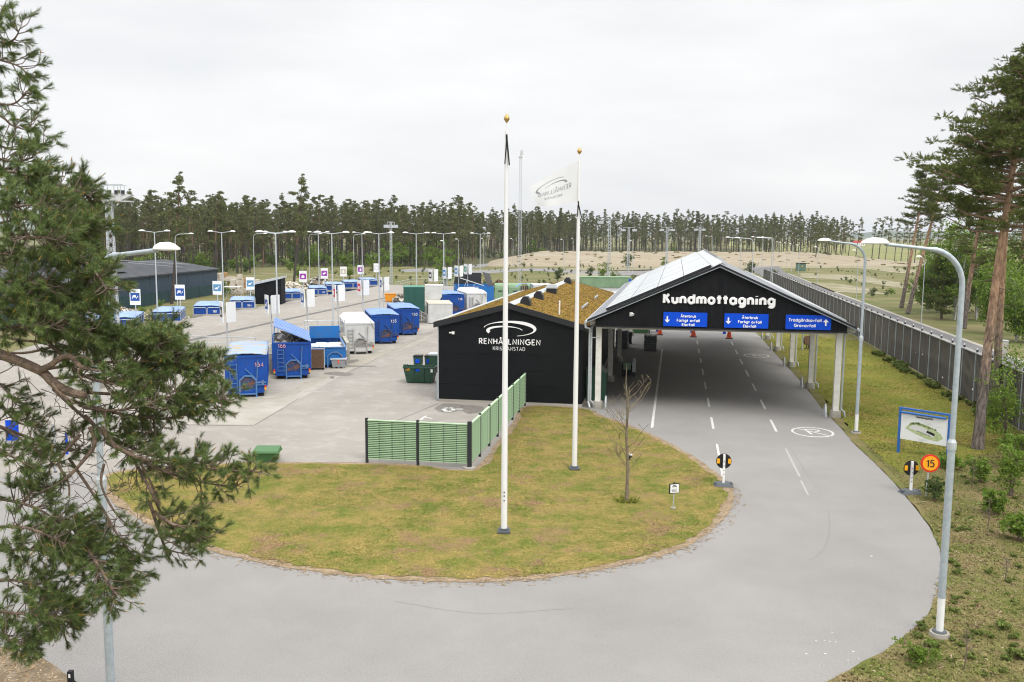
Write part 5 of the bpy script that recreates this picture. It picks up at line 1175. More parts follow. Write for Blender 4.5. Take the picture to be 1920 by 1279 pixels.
wheelie('dark green wheeled bin with blue label behind skip 119, left one', at(783, 697), -.1, M_dgreen, M_dark)
wheelie('dark green wheeled bin with blue label behind skip 119, right one', at(804, 697), -.1, M_dgreen, M_dark)
p = at(820, 699); t = thing('bulk_bin', 'large dark green four-wheeled bin against the black building side', 'bin', p, -.1); m_ = MB(); taper(m_, 1.0, 1.2, .9, 1.0, .15, 1.2); m_.build('body', M_dgreen, t); m_ = MB(); m_.box((-.64, -.1, 1.2), (.64, 1.0, 1.3)); m_.build('lid', M_galvl, t)
for sx_ in (-.4, .4): m_ = MB(); m_.tube([(sx_ - .03, .1, .08), (sx_ + .03, .1, .08)], .08, 10); m_.build('castor', M_dark, t)
t = thing('grit_bin', 'green plastic grit bin at the lawn edge by the yard', 'bin', at(498, 868), .02)
m_ = MB(); taper(m_, .78, .98, .5, .6, .02, .42); m_.build('body', M_gbin, t)
m_ = MB(); m_.add([(-.56, -.1, .42), (.56, -.1, .42), (.56, .62, .42), (-.56, .62, .42), (-.52, -.06, .50), (.52, -.06, .50), (.50, .60, .60), (-.50, .60, .60)], [(0, 3, 2, 1), (4, 5, 6, 7), (0, 1, 5, 4), (1, 2, 6, 5), (2, 3, 7, 6), (3, 0, 4, 7)]); m_.build('lid', mat('bin_lid_green', (.05, .14, .045), .5), t)
# ------------------------------------------------------------------ low blue containers along the far deck edge
def low_container(x, y, num, label, lidm=None, Wd=2.6):
    f = at(x, y, DZ); t = thing('low_container', label, 'container', (f[0], f[1], 0), math.radians(15), 'low blue containers sunk along the deck edge')
    w = Wd / 2; L = 6; H = DZ + .92
    m_ = MB(); m_.box((-w + .08, .1, .1), (w - .08, L, H)); m_.build('body', M_blue, t)
    m_ = MB(); n1, n2 = 6, 8; m_.add([(-w + .03 + (Wd - .06) * i / n1, .02 + L * j / n2, H + .06 + .05 * math.sin(PI * i / n1) + .03 * math.sin(i * 1.9 + j * 2.3)) for i in range(n1 + 1) for j in range(n2 + 1)], [(i * (n2 + 1) + j, (i + 1) * (n2 + 1) + j, (i + 1) * (n2 + 1) + j + 1, i * (n2 + 1) + j + 1) for i in range(n1) for j in range(n2)])
    o = m_.build('lid', lidm or M_lowlid, t, True); md = o.modifiers.new('t', 'SOLIDIFY'); md.thickness = .06
    m_ = MB()
    for a, b in ((-w, -.05), (.05, w)):
        m_.tube([(a, -.02, DZ), (a, -.02, DZ + .72), (a + .08, -.02, DZ + .8), (b - .08, -.02, DZ + .8), (b, -.02, DZ + .72), (b, -.02, DZ)], .03, 6)
    for k in range(5): m_.tube([(w, .1 + k * 1.2, DZ), (w, .1 + k * 1.2, DZ + .85)], .025, 6)
    m_.tube([(w, .1, DZ + .85), (w, 5.0, DZ + .85)], .025, 6); m_.build('guard_rail', M_galvl, t)
    m_ = MB(); m_.box((-w - .1, -.16, DZ - .1), (w + .12, -.05, DZ + .16)); m_.box((w + .02, -.05, DZ - .1), (w + .14, 5.2, DZ + .15)); m_.build('kerb', M_concw, t)
    if num: text_mb(num, .22, .02, lambda a, b: (w * .58 + a, .06, DZ + .3 + b), n=5).build('number', M_txt, t)
for a in [(224, 617, '', 'low blue container below the nearest navy sofa sign'), (311, 605, '', 'low blue container, second nearest, with a navy sofa sign on its rail'), (388, 592, '181', 'low blue container numbered 181 by the dark hall corner'), (454, 580, '184', 'low blue container numbered 184 left of the black shed'), (548, 562, '', 'low blue container just right of the black shed', None, 2.5), (597, 554, '147', 'low blue container numbered 147', None, 2.3), (629, 546, '', 'low blue container below the purple leaf sign'), (662, 541, '', 'low blue container below the beige sign'), (693, 536, '', 'low blue container, farthest of the row')]:
    low_container(*a)
low_container(150, 628, '', 'low blue container half hidden behind the pine')
# black shed
p = at(503, 571, DZ); t = thing('tool_shed', 'small black wooden shed with grey lean-to roof on the deck', 'shed', (p[0], p[1], DZ), .06)
for k in range(14):
    a = -1.5 + k * 3.0 / 14; m_ = MB(); m_.prism([(a + .006, .05), (a + 3 / 14 - .006, .05), (a + 3 / 14 - .006, 2.3 + .7 * (a + 1.7) / 3), (a + .006, 2.3 + .7 * (a + 1.5) / 3)], lambda x, z: (x, -.02 - .006 * (k % 2), z), lambda x, z: (x, .02, z)); m_.build('board', M_blackw, t)
m_ = MB(); m_.prism([(-1.48, .02), (1.48, .02), (1.48, 2.95), (-1.48, 2.28)], lambda x, z: (x, .02, z), lambda x, z: (x, 2.6, z)); m_.build('wall', M_blackw, t)
m_ = MB(); m_.prism([(-1.7, 2.22), (1.62, 2.98), (1.62, 3.2), (-1.7, 2.5)], lambda x, z: (x, -.3, z), lambda x, z: (x, 2.9, z)); m_.build('roof', M_galvl, t)
p = at(530, 553, DZ); t = thing('red_cabinet', 'small red cabinet at the right side of the black shed', 'cabinet', (p[0] - .1, p[1], DZ), 0); m_ = MB(); m_.box((-.25, 0, .9), (.25, .3, 2.0)); m_.box((-.05, .1, 0), (.05, .2, .9)); m_.build('cabinet', M_red, t)
# dark hall
hl = thing('dark_hall', 'low dark blue-grey hall with hipped felt roof behind the left containers', 'building', (-45.9, 141, 0), math.radians(-4))
HWl, HL, HE, HR = 10.5, 62, 3.75, 5.3
m_ = MB(); m_.box((-HWl, -HL, .0), (0, 0, HE)); m_.build('wall', M_backing, hl)
for k in range(11):
    m_ = MB(); m_.box((.004, -HL + k * HL / 11 + .03, .15), (.05, -HL + (k + 1) * HL / 11 - .03, HE - .05)); m_.build('wall_panel', M_hall, hl)
m_ = MB(); e = .35; zr = HR
m_.add([(e, e, HE), (e, -HL - e, HE), (-HWl - e, -HL - e, HE), (-HWl - e, e, HE), (-HWl / 2, -6.5, zr), (-HWl / 2, -HL + 6, zr), (e, e, HE - .18), (e, -HL - e, HE - .18), (-HWl - e, -HL - e, HE - .18), (-HWl - e, e, HE - .18)],
       [(0, 4, 5, 1), (1, 5, 2), (2, 5, 4, 3), (3, 4, 0), (0, 1, 7, 6), (1, 2, 8, 7), (2, 3, 9, 8), (3, 0, 6, 9)]); m_.build('roof', M_hallroof, hl)
m_ = MB(); m_.add([(-HWl * .9, -40, HE + .6), (-HWl * .9, -26, HE + .6), (-HWl * .1, -40, HE + .6), (-HWl * .1, -26, HE + .6), (-HWl / 2, -40, 6.6), (-HWl / 2, -26, 6.6)], [(0, 1, 5, 4), (2, 4, 5, 3), (0, 4, 2), (1, 3, 5)]); m_.build('raised_roof', M_hallroof, hl)
m_ = MB(); m_.box((.052, -29.5, 3.0), (.14, -29.1, 3.35)); m_.build('wall_lamp', M_box, hl)
m_ = MB(); m_.bar((-2, -24, 5.4), (-1, -10, 4.3), .07, .07); m_.bar((-3, -26, 5.8), (-2, -6, 4.6), .07, .07); m_.build('roof_rail', M_galvl, hl)
gf = thing('mesh_fence', 'dark green mesh fence along the foot of the dark hall', 'fence', (-44.6, 141, 0), math.radians(-4))
for k in range(24):
    m_ = MB()
    m_.box((-.01, -60 + k * 2.5 + .04, .05), (.01, -60 + (k + 1) * 2.5 - .04, 1.55)); m_.build('mesh_panel', M_mesh, gf)
    m_ = MB(); m_.box((-.03, -60 + k * 2.5 - .03, 0), (.03, -60 + k * 2.5 + .03, 1.65)); m_.build('fence_post', M_mesh, gf)
# boxes, bikes, scrap beyond the low containers
k = 0
for i_ in range(24):
    x = 411 + i_ * 3.9 + random.uniform(-1, 1); y = random.choice((543, 545, 547, 549)); n = random.choice((2, 3, 3, 4, 4)) if x < 455 else random.choice((1, 2, 3))
    for j in range(n):
        p = at(x + random.uniform(-2, 2), y - 2, 0.3)
        s = random.uniform(.62, .82); t = MB(); hh = .72
        t.add([(-.55 * s, -.5 * s, 0), (.55 * s, -.5 * s, 0), (.55 * s, .5 * s, 0), (-.55 * s, .5 * s, 0), (-.52 * s, -.46 * s, hh), (.5 * s, -.47 * s, hh * .95), (.52 * s, .46 * s, hh), (-.5 * s, .47 * s, hh * .97)], [(0, 3, 2, 1), (4, 5, 6, 7), (0, 1, 5, 4), (1, 2, 6, 5), (2, 3, 7, 6), (3, 0, 4, 7)])
        o = t.build('bulk_sack', M_bag if random.random() < .85 else M_box, None, False, (p[0], p[1] + random.uniform(-.15, .15), .0 + j * .74), random.uniform(-.25, .25))
        tag(o, 'pale bulk sack in the stacks behind the low containers, right of the dark hall', 'sack', 'stacked bulk sacks')
def bike(label, loc, rot):
    t = thing('bicycle', label, 'bicycle', loc, rot, 'bicycles beside the shed')
    for s in (-.5, .5):
        m_ = MB(); n = 16
        m_.tube([(s + .33 * math.cos(2 * PI * i / n), 0, .35 + .33 * math.sin(2 * PI * i / n)) for i in range(n + 1)], .022, 5)
        for i in range(4): a = PI * i / 4; m_.bar((s - .32 * math.cos(a), 0, .35 - .32 * math.sin(a)), (s + .32 * math.cos(a), 0, .35 + .32 * math.sin(a)), .01, .01)
        m_.build('wheel', M_dark, t)
    m_ = MB(); m_.tube([(-.5, 0, .35), (-.15, 0, .85), (.38, 0, .85), (-.02, 0, .33), (-.5, 0, .35)], .02, 5); m_.tube([(.5, 0, .35), (.36, 0, 1.0)], .02, 5); m_.tube([(-.02, 0, .33), (-.18, 0, .95)], .02, 5); m_.build('frame', M_teal, t)
    m_ = MB(); m_.box((-.3, -.06, .94), (-.06, .06, .99)); m_.build('saddle', M_dark, t); m_ = MB(); m_.bar((.36, -.28, 1.02), (.36, .28, 1.02), .03, .03); m_.build('handlebar', M_galvl, t)
for i, (x, y) in enumerate(((428, 556), (440, 556), (466, 560), (473, 562))): p = at(x, y, .6); bike(['bicycle left in the row under the white shelter', 'bicycle right in the row under the white shelter', 'bicycle left of the black shed, outer one', 'bicycle leaning close to the black shed'][i], (p[0], p[1], .6), .3 + i * .4)
p = at(434, 556, .6); t = thing('bike_shelter', 'small flat white-roofed shelter over the bicycles', 'shelter', (p[0], p[1] + .6, .3), 0); m_ = MB(); m_.box((-1.1, -.5, 1.55), (1.1, .6, 1.66)); m_.build('roof', M_wroof, t)
for sx_ in (-1, 1): m_ = MB(); m_.box((sx_ - .04, .4, 0), (sx_ + .04, .48, 1.55)); m_.build('post', M_galvl, t)
def heap(name, label, loc, w, d, h, m, n, cat='heap'):
    hv = MB()
    for k in range(n):
        x = random.gauss(0, w / 4); y = random.gauss(0, d / 4); s = random.uniform(.12, .4); z = max(0, h * math.exp(-(x / w * 2.4) ** 2 - (y / d * 2.4) ** 2)) * random.uniform(.4, 1)
        q = Vector((random.gauss(0, 1), random.gauss(0, 1), random.gauss(0, 1))).normalized(); a = q.orthogonal().normalized() * s; b = q.cross(a).normalized() * s * random.uniform(.3, 1); c = q * s * .3; P = Vector((x, y, z + .1))
        hv.add([P - a - b - c, P + a - b - c, P + a + b - c, P - a + b - c, P - a - b + c, P + a - b + c, P + a + b + c, P - a + b + c], [(0, 3, 2, 1), (4, 5, 6, 7), (0, 1, 5, 4), (1, 2, 6, 5), (2, 3, 7, 6), (3, 0, 4, 7)])
    o = hv.build(name, m, None, False, loc); tag(o, label, cat); o['kind'] = 'stuff'
p = at(600, 542, 0); heap('scrap_heap', 'pale grey heap of scrap under the purple leaf sign', (p[0], p[1], 0), 7, 3, 2.0, M_debris, 160)
p = at(545, 548, 0); heap('timber_heap', 'light brown heap right of the black shed', (p[0], p[1], 0), 7, 3, 1.5, M_bag, 120)
p = at(935, 556, 0); heap('dark_heap', 'dark brown heap beside the tall flagpole behind the sedum roof', (p[0], p[1], 0), 4.5, 4, 2.2, M_brown, 160)
p = far(170, 590, 96); heap('scrap_heap', 'reddish pale heap in front of the dark hall, by the pine', (p[0], p[1], 0), 14, 4, 1.6, M_debris, 260)
# ------------------------------------------------------------------ far part of the yard
def box_thing(name, label, cat, loc, rot, w, d, h, m, top=None, parts=True):
    t = thing(name, label, cat, loc, rot); m_ = MB(); m_.box((-w / 2, 0, .08), (w / 2, d, h)); m_.build('body', m, t)
    m_ = MB(); m_.box((-w / 2 - .02, -.02, h), (w / 2 + .02, d + .02, h + .07)); m_.build('lid', top or m, t)
    m_ = MB()
    for x in (-w / 2 + .03, 0, w / 2 - .03): m_.box((x - .03, -.03, .1), (x + .03, -.002, h - .01))
    m_.build('rib', m, t); m_ = MB(); m_.box((-w / 2 + .1, .1, 0), (w / 2 - .1, d - .1, .08)); m_.build('base', M_dark, t); return t
p = far(777, 540, 95); box_thing('box_container', 'dark green box container with light green top on the deck', 'container', (p[0], p[1], DZ), .15, 2.15, 2.6, 2.6, M_teal, M_tealtop)
p = at(826, 607); box_thing('white_box_unit', 'white box unit at ground level left of the black building roof', 'container', p, .15, 2.55, 5.0, 2.05, M_wcont, M_bag)
p = far(814, 566, 100); t = thing('press_unit', 'grey angular compactor hopper standing on the deck behind the white box unit', 'compactor', (p[0], p[1], DZ), .1)
m_ = MB(); m_.prism([(-.65, .9), (.6, .9), (.85, 1.3), (.95, 2.5), (-.95, 2.5), (-.98, 1.9)], lambda x, z: (x, 0, z), lambda x, z: (x, 1.8, z)); m_.build('hopper', M_wcont, t)
m_ = MB(); m_.box((-1.0, -.03, 2.5), (.98, 1.83, 2.58)); m_.build('rim', M_wroof, t); m_ = MB(); m_.box((-.6, .2, 0), (.6, 1.6, .9)); m_.build('stand', M_wcont, t)
p = at(732, 566, DZ); t = thing('orange_skip', 'orange skip on the deck behind container 160', 'skip', (p[0], p[1], DZ), .1); m_ = MB(); taper(m_, 1.15, 1.4, 1.0, 1.2, .05, .95); m_.build('body', M_oskip, t); m_ = MB(); m_.box((-.74, -.14, .93), (.74, -.08, 1.0)); m_.build('rim', M_oskip, t)
p = at(750, 567, DZ); heap('clutter', 'dark clutter with red tops right of the orange skip', (p[0], p[1], DZ), 1.2, 1.2, .9, M_debris, 60)
p = far(886, 528, 125); t = thing('orange_skip', 'orange skip inside the open dark-lidded container bay', 'skip', (p[0], p[1] - .5, DZ), .1); m_ = MB(); taper(m_, 1.5, 1.75, 1.0, 1.2, .05, 1.0); m_.build('body', M_oskip, t); m_ = MB(); m_.box((-.9, -.14, .98), (.9, -.08, 1.05)); m_.build('rim', M_oskip, t)
p = far(890, 560, 118); t = thing('open_top_container', 'large blue container with dark lids standing open, left of the tall flagpole', 'container', (p[0], p[1], 0), .1)
m_ = MB(); m_.hollow(5.0, 6.5, .1, 2.6, .08); m_.build('body', M_cyan, t)
m_ = MB(); m_.add([(-2.5, 6.4, 2.6), (1.3, 6.4, 2.6), (1.3, 6.6, 4.1), (-2.2, 6.6, 4.1), (-2.5, 6.48, 2.6), (1.3, 6.48, 2.6), (1.3, 6.68, 4.1), (-2.2, 6.68, 4.1)], [(0, 1, 2, 3), (7, 6, 5, 4), (0, 4, 5, 1), (1, 5, 6, 2), (2, 6, 7, 3), (3, 7, 4, 0)]); m_.build('lid', M_trim, t)
m_ = MB()
for i in range(6):
    a = i / 6; b = (i + .88) / 6; f = lambda s, z: (1.35 + .95 * s + .0 * z, .2 + 3.5 * 0, 0)
    A1 = Vector((1.2, 3.2, 4.35)); B1 = Vector((2.2, 3.0, 4.1)); C1 = Vector((2.5, .4, 2.65)); D1 = Vector((1.75, .4, 2.65))
    P1 = A1.lerp(B1, a); P2 = A1.lerp(B1, b); P3 = D1.lerp(C1, b); P4 = D1.lerp(C1, a); o = Vector((0, .07, 0.03)); m_.add([P1, P2, P3, P4, P1 + o, P2 + o, P3 + o, P4 + o], [(0, 1, 2, 3), (7, 6, 5, 4), (0, 4, 5, 1), (1, 5, 6, 2), (2, 6, 7, 3), (3, 7, 4, 0)])
m_.build('lid', M_trim, t)
m_ = MB(); m_.bar((-1.9, .3, 3.7), (1.2, .3, 2.7), .12, .08); m_.build('lid_edge', M_wroof, t); m_ = MB(); m_.bar((-1.5, .2, 2.2), (-1.0, .2, 3.4), .06, .06); m_.bar((-.3, .2, 2.4), (.1, .2, 3.0), .06, .06); m_.bar((-2.4, .0, 1.9), (.5, 0, 2.5), .06, .06); m_.build('lid_strut', M_galvl, t)
for i, (x, w, lb_) in enumerate(((938, 1.5, 'pale green recycling tank with dark slot, just left of the tall flagpole'), (966, 1.9, 'pale green recycling tank right of the tall flagpole'), (997, 1.2, 'darker green recycling tank by the blue tarp'))):
    p = far(x, 540, 130); t = thing('recycling_tank', lb_, 'tank', (p[0], p[1], 0), .15, 'green recycling tanks'); m_ = MB(); m_.box((-w / 2, 0, .1), (w / 2, 1.4, 1.75)); m_.build('body', M_greenl, t); m_ = MB(); m_.tube([(-w / 2, .7, 1.72), (w / 2, .7, 1.72)], .68, 12); m_.build('top', M_greenl, t); m_ = MB(); m_.box((-.3, -.03, 1.2), (.3, .0, 1.35)); m_.build('slot', M_dark, t)
p = far(985, 535, 127); t = thing('reel_rack', 'rusty rack under a blue tarp between green tanks', 'rack', (p[0], p[1], 0), .15); m_ = MB()
for x in (-.5, -.2, .1, .4): m_.box((x - .06, 0, .1), (x + .06, .8, 2.2))
m_.build('frame', M_rust, t); m_ = MB(); m_.add([(-1.3, 0, 2.0), (-.7, 0, 2.5), (.8, 0, 2.5), (1.2, 0, 2.0), (-1.3, 1, 2.0), (-.7, 1, 2.5), (.8, 1, 2.5), (1.2, 1, 2.0)], [(0, 1, 5, 4), (1, 2, 6, 5), (2, 3, 7, 6)]); m_.build('tarp', M_bluel, t)
p = far(1023, 540, 128); box_thing('pale_container', 'long pale container seen over the sedum roof ridge', 'container', (p[0], p[1], 0), .12, 3.6, 2.6, 2.3, M_wcont, M_wroof)
p = far(1137, 540, 122); t = thing('green_skip', 'long pale green ribbed container behind the canopy roof', 'container', (p[0], p[1], 0), .05)
m_ = MB(); m_.box((-3.6, 0, 2.35), (3.4, 2.4, 3.7)); m_.build('body', M_greenl, t); m_ = MB(); m_.box((-3.5, .1, .1), (3.3, 2.3, 2.345)); m_.build('stand', M_wcont, t); m_ = MB()
for k in range(24): m_.box((-3.5 + k * .29, -.06, 2.4), (-3.40 + k * .29, -.002, 3.65))
m_.build('rib', M_greenl, t); m_ = MB(); m_.box((-3.65, -.08, 3.7), (3.45, 2.45, 3.78)); m_.build('rim', M_greenl, t); m_ = MB(); m_.box((3.0, -.08, 2.7), (3.35, -.063, 3.5)); m_.build('label_sticker', M_sign, t)
p = far(1146, 545, 112); box_thing('pale_container', 'low white container behind the right edge of the sedum roof', 'container', (p[0], p[1], 0), .05, 3.0, 2.5, 2.2, M_wcont, M_wroof)
t = thing('green_shed', 'green boarded shed with pale top band seen under the canopy', 'shed', B(-3.9, 88, 0), -AX)
for k in range(14):
    m_ = MB(); m_.box((-1.6 + k * .21, -.006 * (k % 2) - .02, .05), (-1.6 + k * .21 + .2, .02, 2.4)); m_.build('board', M_wallgreen, t)
m_ = MB(); m_.box((-1.62, .02, .05), (1.34, 2.5, 2.6)); m_.build('wall', M_backing, t); m_ = MB(); m_.box((-1.7, -.1, 2.4), (1.42, .015, 2.65)); m_.build('band', M_white, t); m_ = MB(); m_.box((-1.8, -.3, 2.66), (1.55, 2.7, 2.76)); m_.build('roof', M_trim, t); m_ = MB(); m_.box((1.42, -.1, 0), (1.56, .1, 2.4)); m_.build('post', M_dgreen, t)
# under the canopy
def wrapped(label, loc, w, d, h, m, capm):
    t = thing('wrapped_pallet', label, 'pallet load', loc, -AX, 'wrapped pallet loads under the canopy')
    nlay = 6
    for k in range(nlay):
        z = .12 + k * (h - .12) / nlay; m_ = MB(); j = random.uniform(-.02, .02); m_.box((-w / 2 + j, j, z), (w / 2 + j, d + j, z + (h - .12) / nlay - .02)); m_.build('layer', m, t)
    m_ = MB(); m_.box((-w / 2, 0, 0), (w / 2, d, .11)); m_.build('pallet', M_wood, t)
    m_ = MB(); n = 8
    m_.add([(-w / 2 - .03 + (w + .06) * i / n, -.03 + (d + .06) * jj / n, h + .02 + .1 * math.sin(i * 2.1) * math.cos(jj * 1.7)) for i in range(n + 1) for jj in range(n + 1)], [(i * (n + 1) + jj, (i + 1) * (n + 1) + jj, (i + 1) * (n + 1) + jj + 1, i * (n + 1) + jj + 1) for i in range(n) for jj in range(n)]); m_.build('cover_sheet', capm, t)
wrapped('grey wrapped pallet load with white sheet at the lane edge under the canopy', at(1219, 659), 1.0, 1.1, 1.25, M_bagd, M_foam)
wrapped('wrapped pallet load with white sheet against the office wall under the canopy', at(1165, 654), 1.0, 1.1, 1.5, M_bagd, M_foam)
wheelie('dark wheeled bin behind the wrapped pallet under the canopy', at(1178, 646), -AX, M_dark, M_dark, 1.0, .6, False)
t = thing('green_bulk_bin', 'dark green bulk bin behind the front left canopy post', 'bin', B(-4.35, 51.0, 0), -AX); m_ = MB(); m_.prism([(-.5, .1), (.55, .1), (.6, 1.6), (.1, 2.05), (-.55, 1.9)], lambda x, z: (x, 0, z), lambda x, z: (x, 1.5, z)); m_.build('body', M_dgreen, t); m_ = MB(); m_.box((-.4, .1, 0), (.4, 1.4, .1)); m_.build('base', M_dark, t)
p = at(1178, 707); t = thing('roll_cage', 'dark roll cage holding boxes beside the canopy wall', 'trolley', p, -AX)
m_ = MB(); m_.hollow(.9, .8, .1, .75, .03); m_.build('cage', M_dark, t); m_ = MB(); m_.box((-.35, -.02, .5), (.15, .1, .95)); m_.build('box', M_greenl, t); m_ = MB(); m_.box((.25, -.05, .35), (.48, .2, 1.0)); m_.lathe((.36, .08, 1.0), [(.1, 0), (.15, .1), (.1, .22), (.02, .27)], 8); m_.build('grey_bag', M_galvl, t)
for sx_ in (-.35, .35): m_ = MB(); m_.tube([(sx_ - .02, .1, .05), (sx_ + .02, .1, .05)], .05, 8); m_.build('castor', M_dark, t)
def cone(label, loc):
    t = thing('traffic_cone', label, 'traffic cone', loc, -AX, 'orange cones at the end of the lanes')
    m_ = MB(); m_.box((-.24, -.24, 0), (.24, .24, .05)); m_.build('base', M_rust, t); m_ = MB(); m_.lathe((0, 0, .05), [(.19, 0), (.10, .45)], 12); m_.build('body', M_orange, t, True); m_ = MB(); m_.lathe((0, 0, .5), [(.10, 0), (.075, .16)], 12); m_.build('collar', M_yel, t); m_ = MB(); m_.lathe((0, 0, .66), [(.074, 0), (.035, .3)], 12); m_.build('tip', M_orange, t); t.scale = (1.3, 1.3, 1.5)
    return t
for x, y, lb_ in [(1237, 628, 'orange cone at the left lane end'), (1300, 632, 'orange cone at the middle lane end'), (1367, 635, 'orange cone at the right lane end')]: cone(lb_, at(x, y))
for x, y, lb_ in [(1233, 622, 'blue post behind the left orange cone'), (1297, 624, 'blue post behind the middle orange cone'), (1358, 626, 'blue post behind the right orange cone')]:
    p = at(x, y); t = thing('gate_post', lb_, 'post', p, -AX, 'blue posts at the end of the lanes'); m_ = MB(); m_.box((-.14, -.14, 0), (.14, .14, 1.8)); m_.build('post', M_sign, t); m_ = MB(); m_.box((-.17, -.17, 1.8), (.17, .17, 1.9)); m_.build('cap', M_dark, t)
# ------------------------------------------------------------------ signs near the road
def disc_sign(label, loc, yaw, group='black disc signs on rubber feet'):
    t = thing('disc_sign', label, 'sign', loc, yaw, group)
    m_ = MB(); m_.add([(-.38, -.28, 0), (.38, -.28, 0), (.38, .28, 0), (-.38, .28, 0), (-.22, -.2, .13), (.22, -.2, .13), (.22, .2, .13), (-.22, .2, .13)], [(0, 3, 2, 1), (4, 5, 6, 7), (0, 1, 5, 4), (1, 2, 6, 5), (2, 3, 7, 6), (3, 0, 4, 7)]); m_.tube([(-.3, -.1, .1), (-.3, .1, .1)], .05, 8); m_.tube([(.3, -.1, .1), (.3, .1, .1)], .05, 8); m_.build('foot', M_rubber, t)
    m_ = MB(); m_.box((-.04, -.05, .13), (.04, .03, 1.22)); m_.build('post', M_white, t)
    m_ = MB()
    for z in (.45, .6, .78, .95): m_.box((-.015, -.056, z), (.015, -.049, z + .03))
    m_.build('hole', M_dark, t)
    m_ = MB(); m_.tube([(0, .035, .95), (0, .065, .95)], .29, 24); m_.build('disc', M_dark, t)
    for s in (-1, 1): m_ = MB(); m_.box((s * .21 - .055, .0, .87), (s * .21 + .055, .033, 1.05)); m_.build('reflector', M_yel, t)
    return t
disc_sign('black disc sign with two yellow squares at the lawn tip', at(1356, 911), -.05)
disc_sign('black disc sign with two yellow squares beside the speed sign', at(1707, 925), .05)
p = at(1737, 932); t = thing('speed_sign', 'round amber 15 sign with red rim on a short post', 'sign', (p[0], p[1], 0), -.12)
m_ = MB(); m_.tube([(0, .05, 0), (.03, .04, 1.15)], .03, 8); m_.build('post', M_galvl, t)
m_ = MB(); m_.tube([(.06, -.01, 1.27), (.06, .02, 1.27)], .335, 28); m_.build('rim', M_red, t)
m_ = MB(); m_.tube([(.06, -.022, 1.27), (.06, -.012, 1.27)], .268, 28); m_.build('face', M_syel, t)
text_mb('15', .25, .022, lambda a, b: (.06 + a, -.03, 1.145 + b), gap=.2, n=6, flat=(1, .4, 1)).build('number', M_dark, t)
# orientation board
pL, pR = at(1684, 849), at(1776, 866); dv = Vector(pR) - Vector(pL); wB = dv.length
t = thing('map_board', 'white orientation map board in a bright blue frame on the lawn', 'sign', pL, math.atan2(dv.y, dv.x))
for x in (0, wB): m_ = MB(); m_.box((x - .05, -.05, 0), (x + .05, .05, 1.98)); m_.build('post', M_frame, t)
m_ = MB(); m_.box((-.05, -.05, 1.98), (wB + .05, .05, 2.06)); m_.tube([(.05, -.09, 1.86), (wB - .12, -.09, 1.86)], .05, 10); m_.build('top_rail', M_frame, t, True)
m_ = MB(); m_.box((.06, -.03, .66), (wB - .06, .0, 1.80)); m_.build('panel', M_paper, t)
text_mb('Orienteringstavla', .085, .009, lambda a, b: (wB / 2 + a, -.035, 1.69 + b), gap=.26, width=.72, n=5).build('lettering', M_dark, t)
m_ = MB(); f = lambda x, z: (.06 + x * (wB - .12), -.034, .66 + z * 1.14); g = lambda x, z: (.06 + x * (wB - .12), -.030, .66 + z * 1.14)
m_.prism([(.10, .44), (.22, .70), (.42, .72), (.60, .66), (.86, .44), (.92, .26), (.80, .12), (.55, .16), (.30, .30)], f, g); m_.build('map_green', mat('print_green', (.50, .56, .33), .6, c2=(.36, .44, .22), scale=9), t)
m_ = MB(); f2 = lambda x, z: (.06 + x * (wB - .12), -.037, .66 + z * 1.14); g2 = lambda x, z: (.06 + x * (wB - .12), -.0345, .66 + z * 1.14)
m_.prism([(.17, .46), (.26, .62), (.45, .60), (.74, .38), (.72, .24), (.42, .38), (.3, .42)], f2, g2); m_.build('map_yard', M_pict['pale'], t)
m_ = MB(); f3 = lambda x, z: (.06 + x * (wB - .12), -.040, .66 + z * 1.14); g3 = lambda x, z: (.06 + x * (wB - .12), -.0375, .66 + z * 1.14)
m_.prism([(.58, .48), (.74, .40), (.74, .30), (.56, .40)], f3, g3)
for k in range(9): m_.prism([(.36 + k * .034, .42 - k * .015), (.385 + k * .034, .41 - k * .015), (.385 + k * .034, .39 - k * .015), (.36 + k * .034, .40 - k * .015)], f3, g3)
m_.build('map_buildings', M_dark, t)
m_ = MB()
for k in range(26): x = .2 + .6 * random.random(); z = .68 - abs(x - .36) * .42 + random.uniform(-.03, .03); m_.prism([(x - .014, z), (x + .014, z), (x + .018, z + .05), (x - .018, z + .05)], f3, g3)
m_.build('map_trees', mat('print_trees', (.16, .22, .09), .6), t)
m_ = MB()
for (x, z, w) in ((.05, .82, .09), (.05, .74, .07), (.5, .76, .15), (.55, .71, .13), (.78, .66, .12), (.38, .10, .2), (.42, .05, .1)): m_.prism([(x, z), (x + w, z), (x + w, z + .02), (x, z + .02)], f3, g3)
m_.build('map_captions', M_pict['pale'], t)
# small notice on the lawn
p = at(1263, 954, .02); t = thing('notice_sign', 'small white notice with black edge on a thin grey post in the lawn', 'sign', p, .28)
m_ = MB(); m_.tube([(0, .02, 0), (0, .02, .85)], .02, 8); m_.build('post', M_galv, t); m_ = MB(); m_.tube([(0, .02, 0), (0, .02, .04)], .1, 10); m_.build('footing', M_conc, t)
m_ = MB(); m_.box((-.19, -.01, .55), (.19, .012, .90)); m_.box((-.03, -.01, .9), (.03, .012, .94)); m_.build('frame', M_dark, t)
m_ = MB(); m_.box((-.15, -.018, .575), (.17, -.011, .875)); m_.build('panel', M_paper, t)
m_ = MB()
for (x, z, w) in ((-.06, .83, .12), (-.09, .78, .18), (-.1, .70, .2), (-.11, .66, .22), (-.1, .62, .2)): m_.box((x, -.023, z), (x + w, -.019, z + (.025 if z > .75 else .012)))
m_.build('caption', M_dark, t)
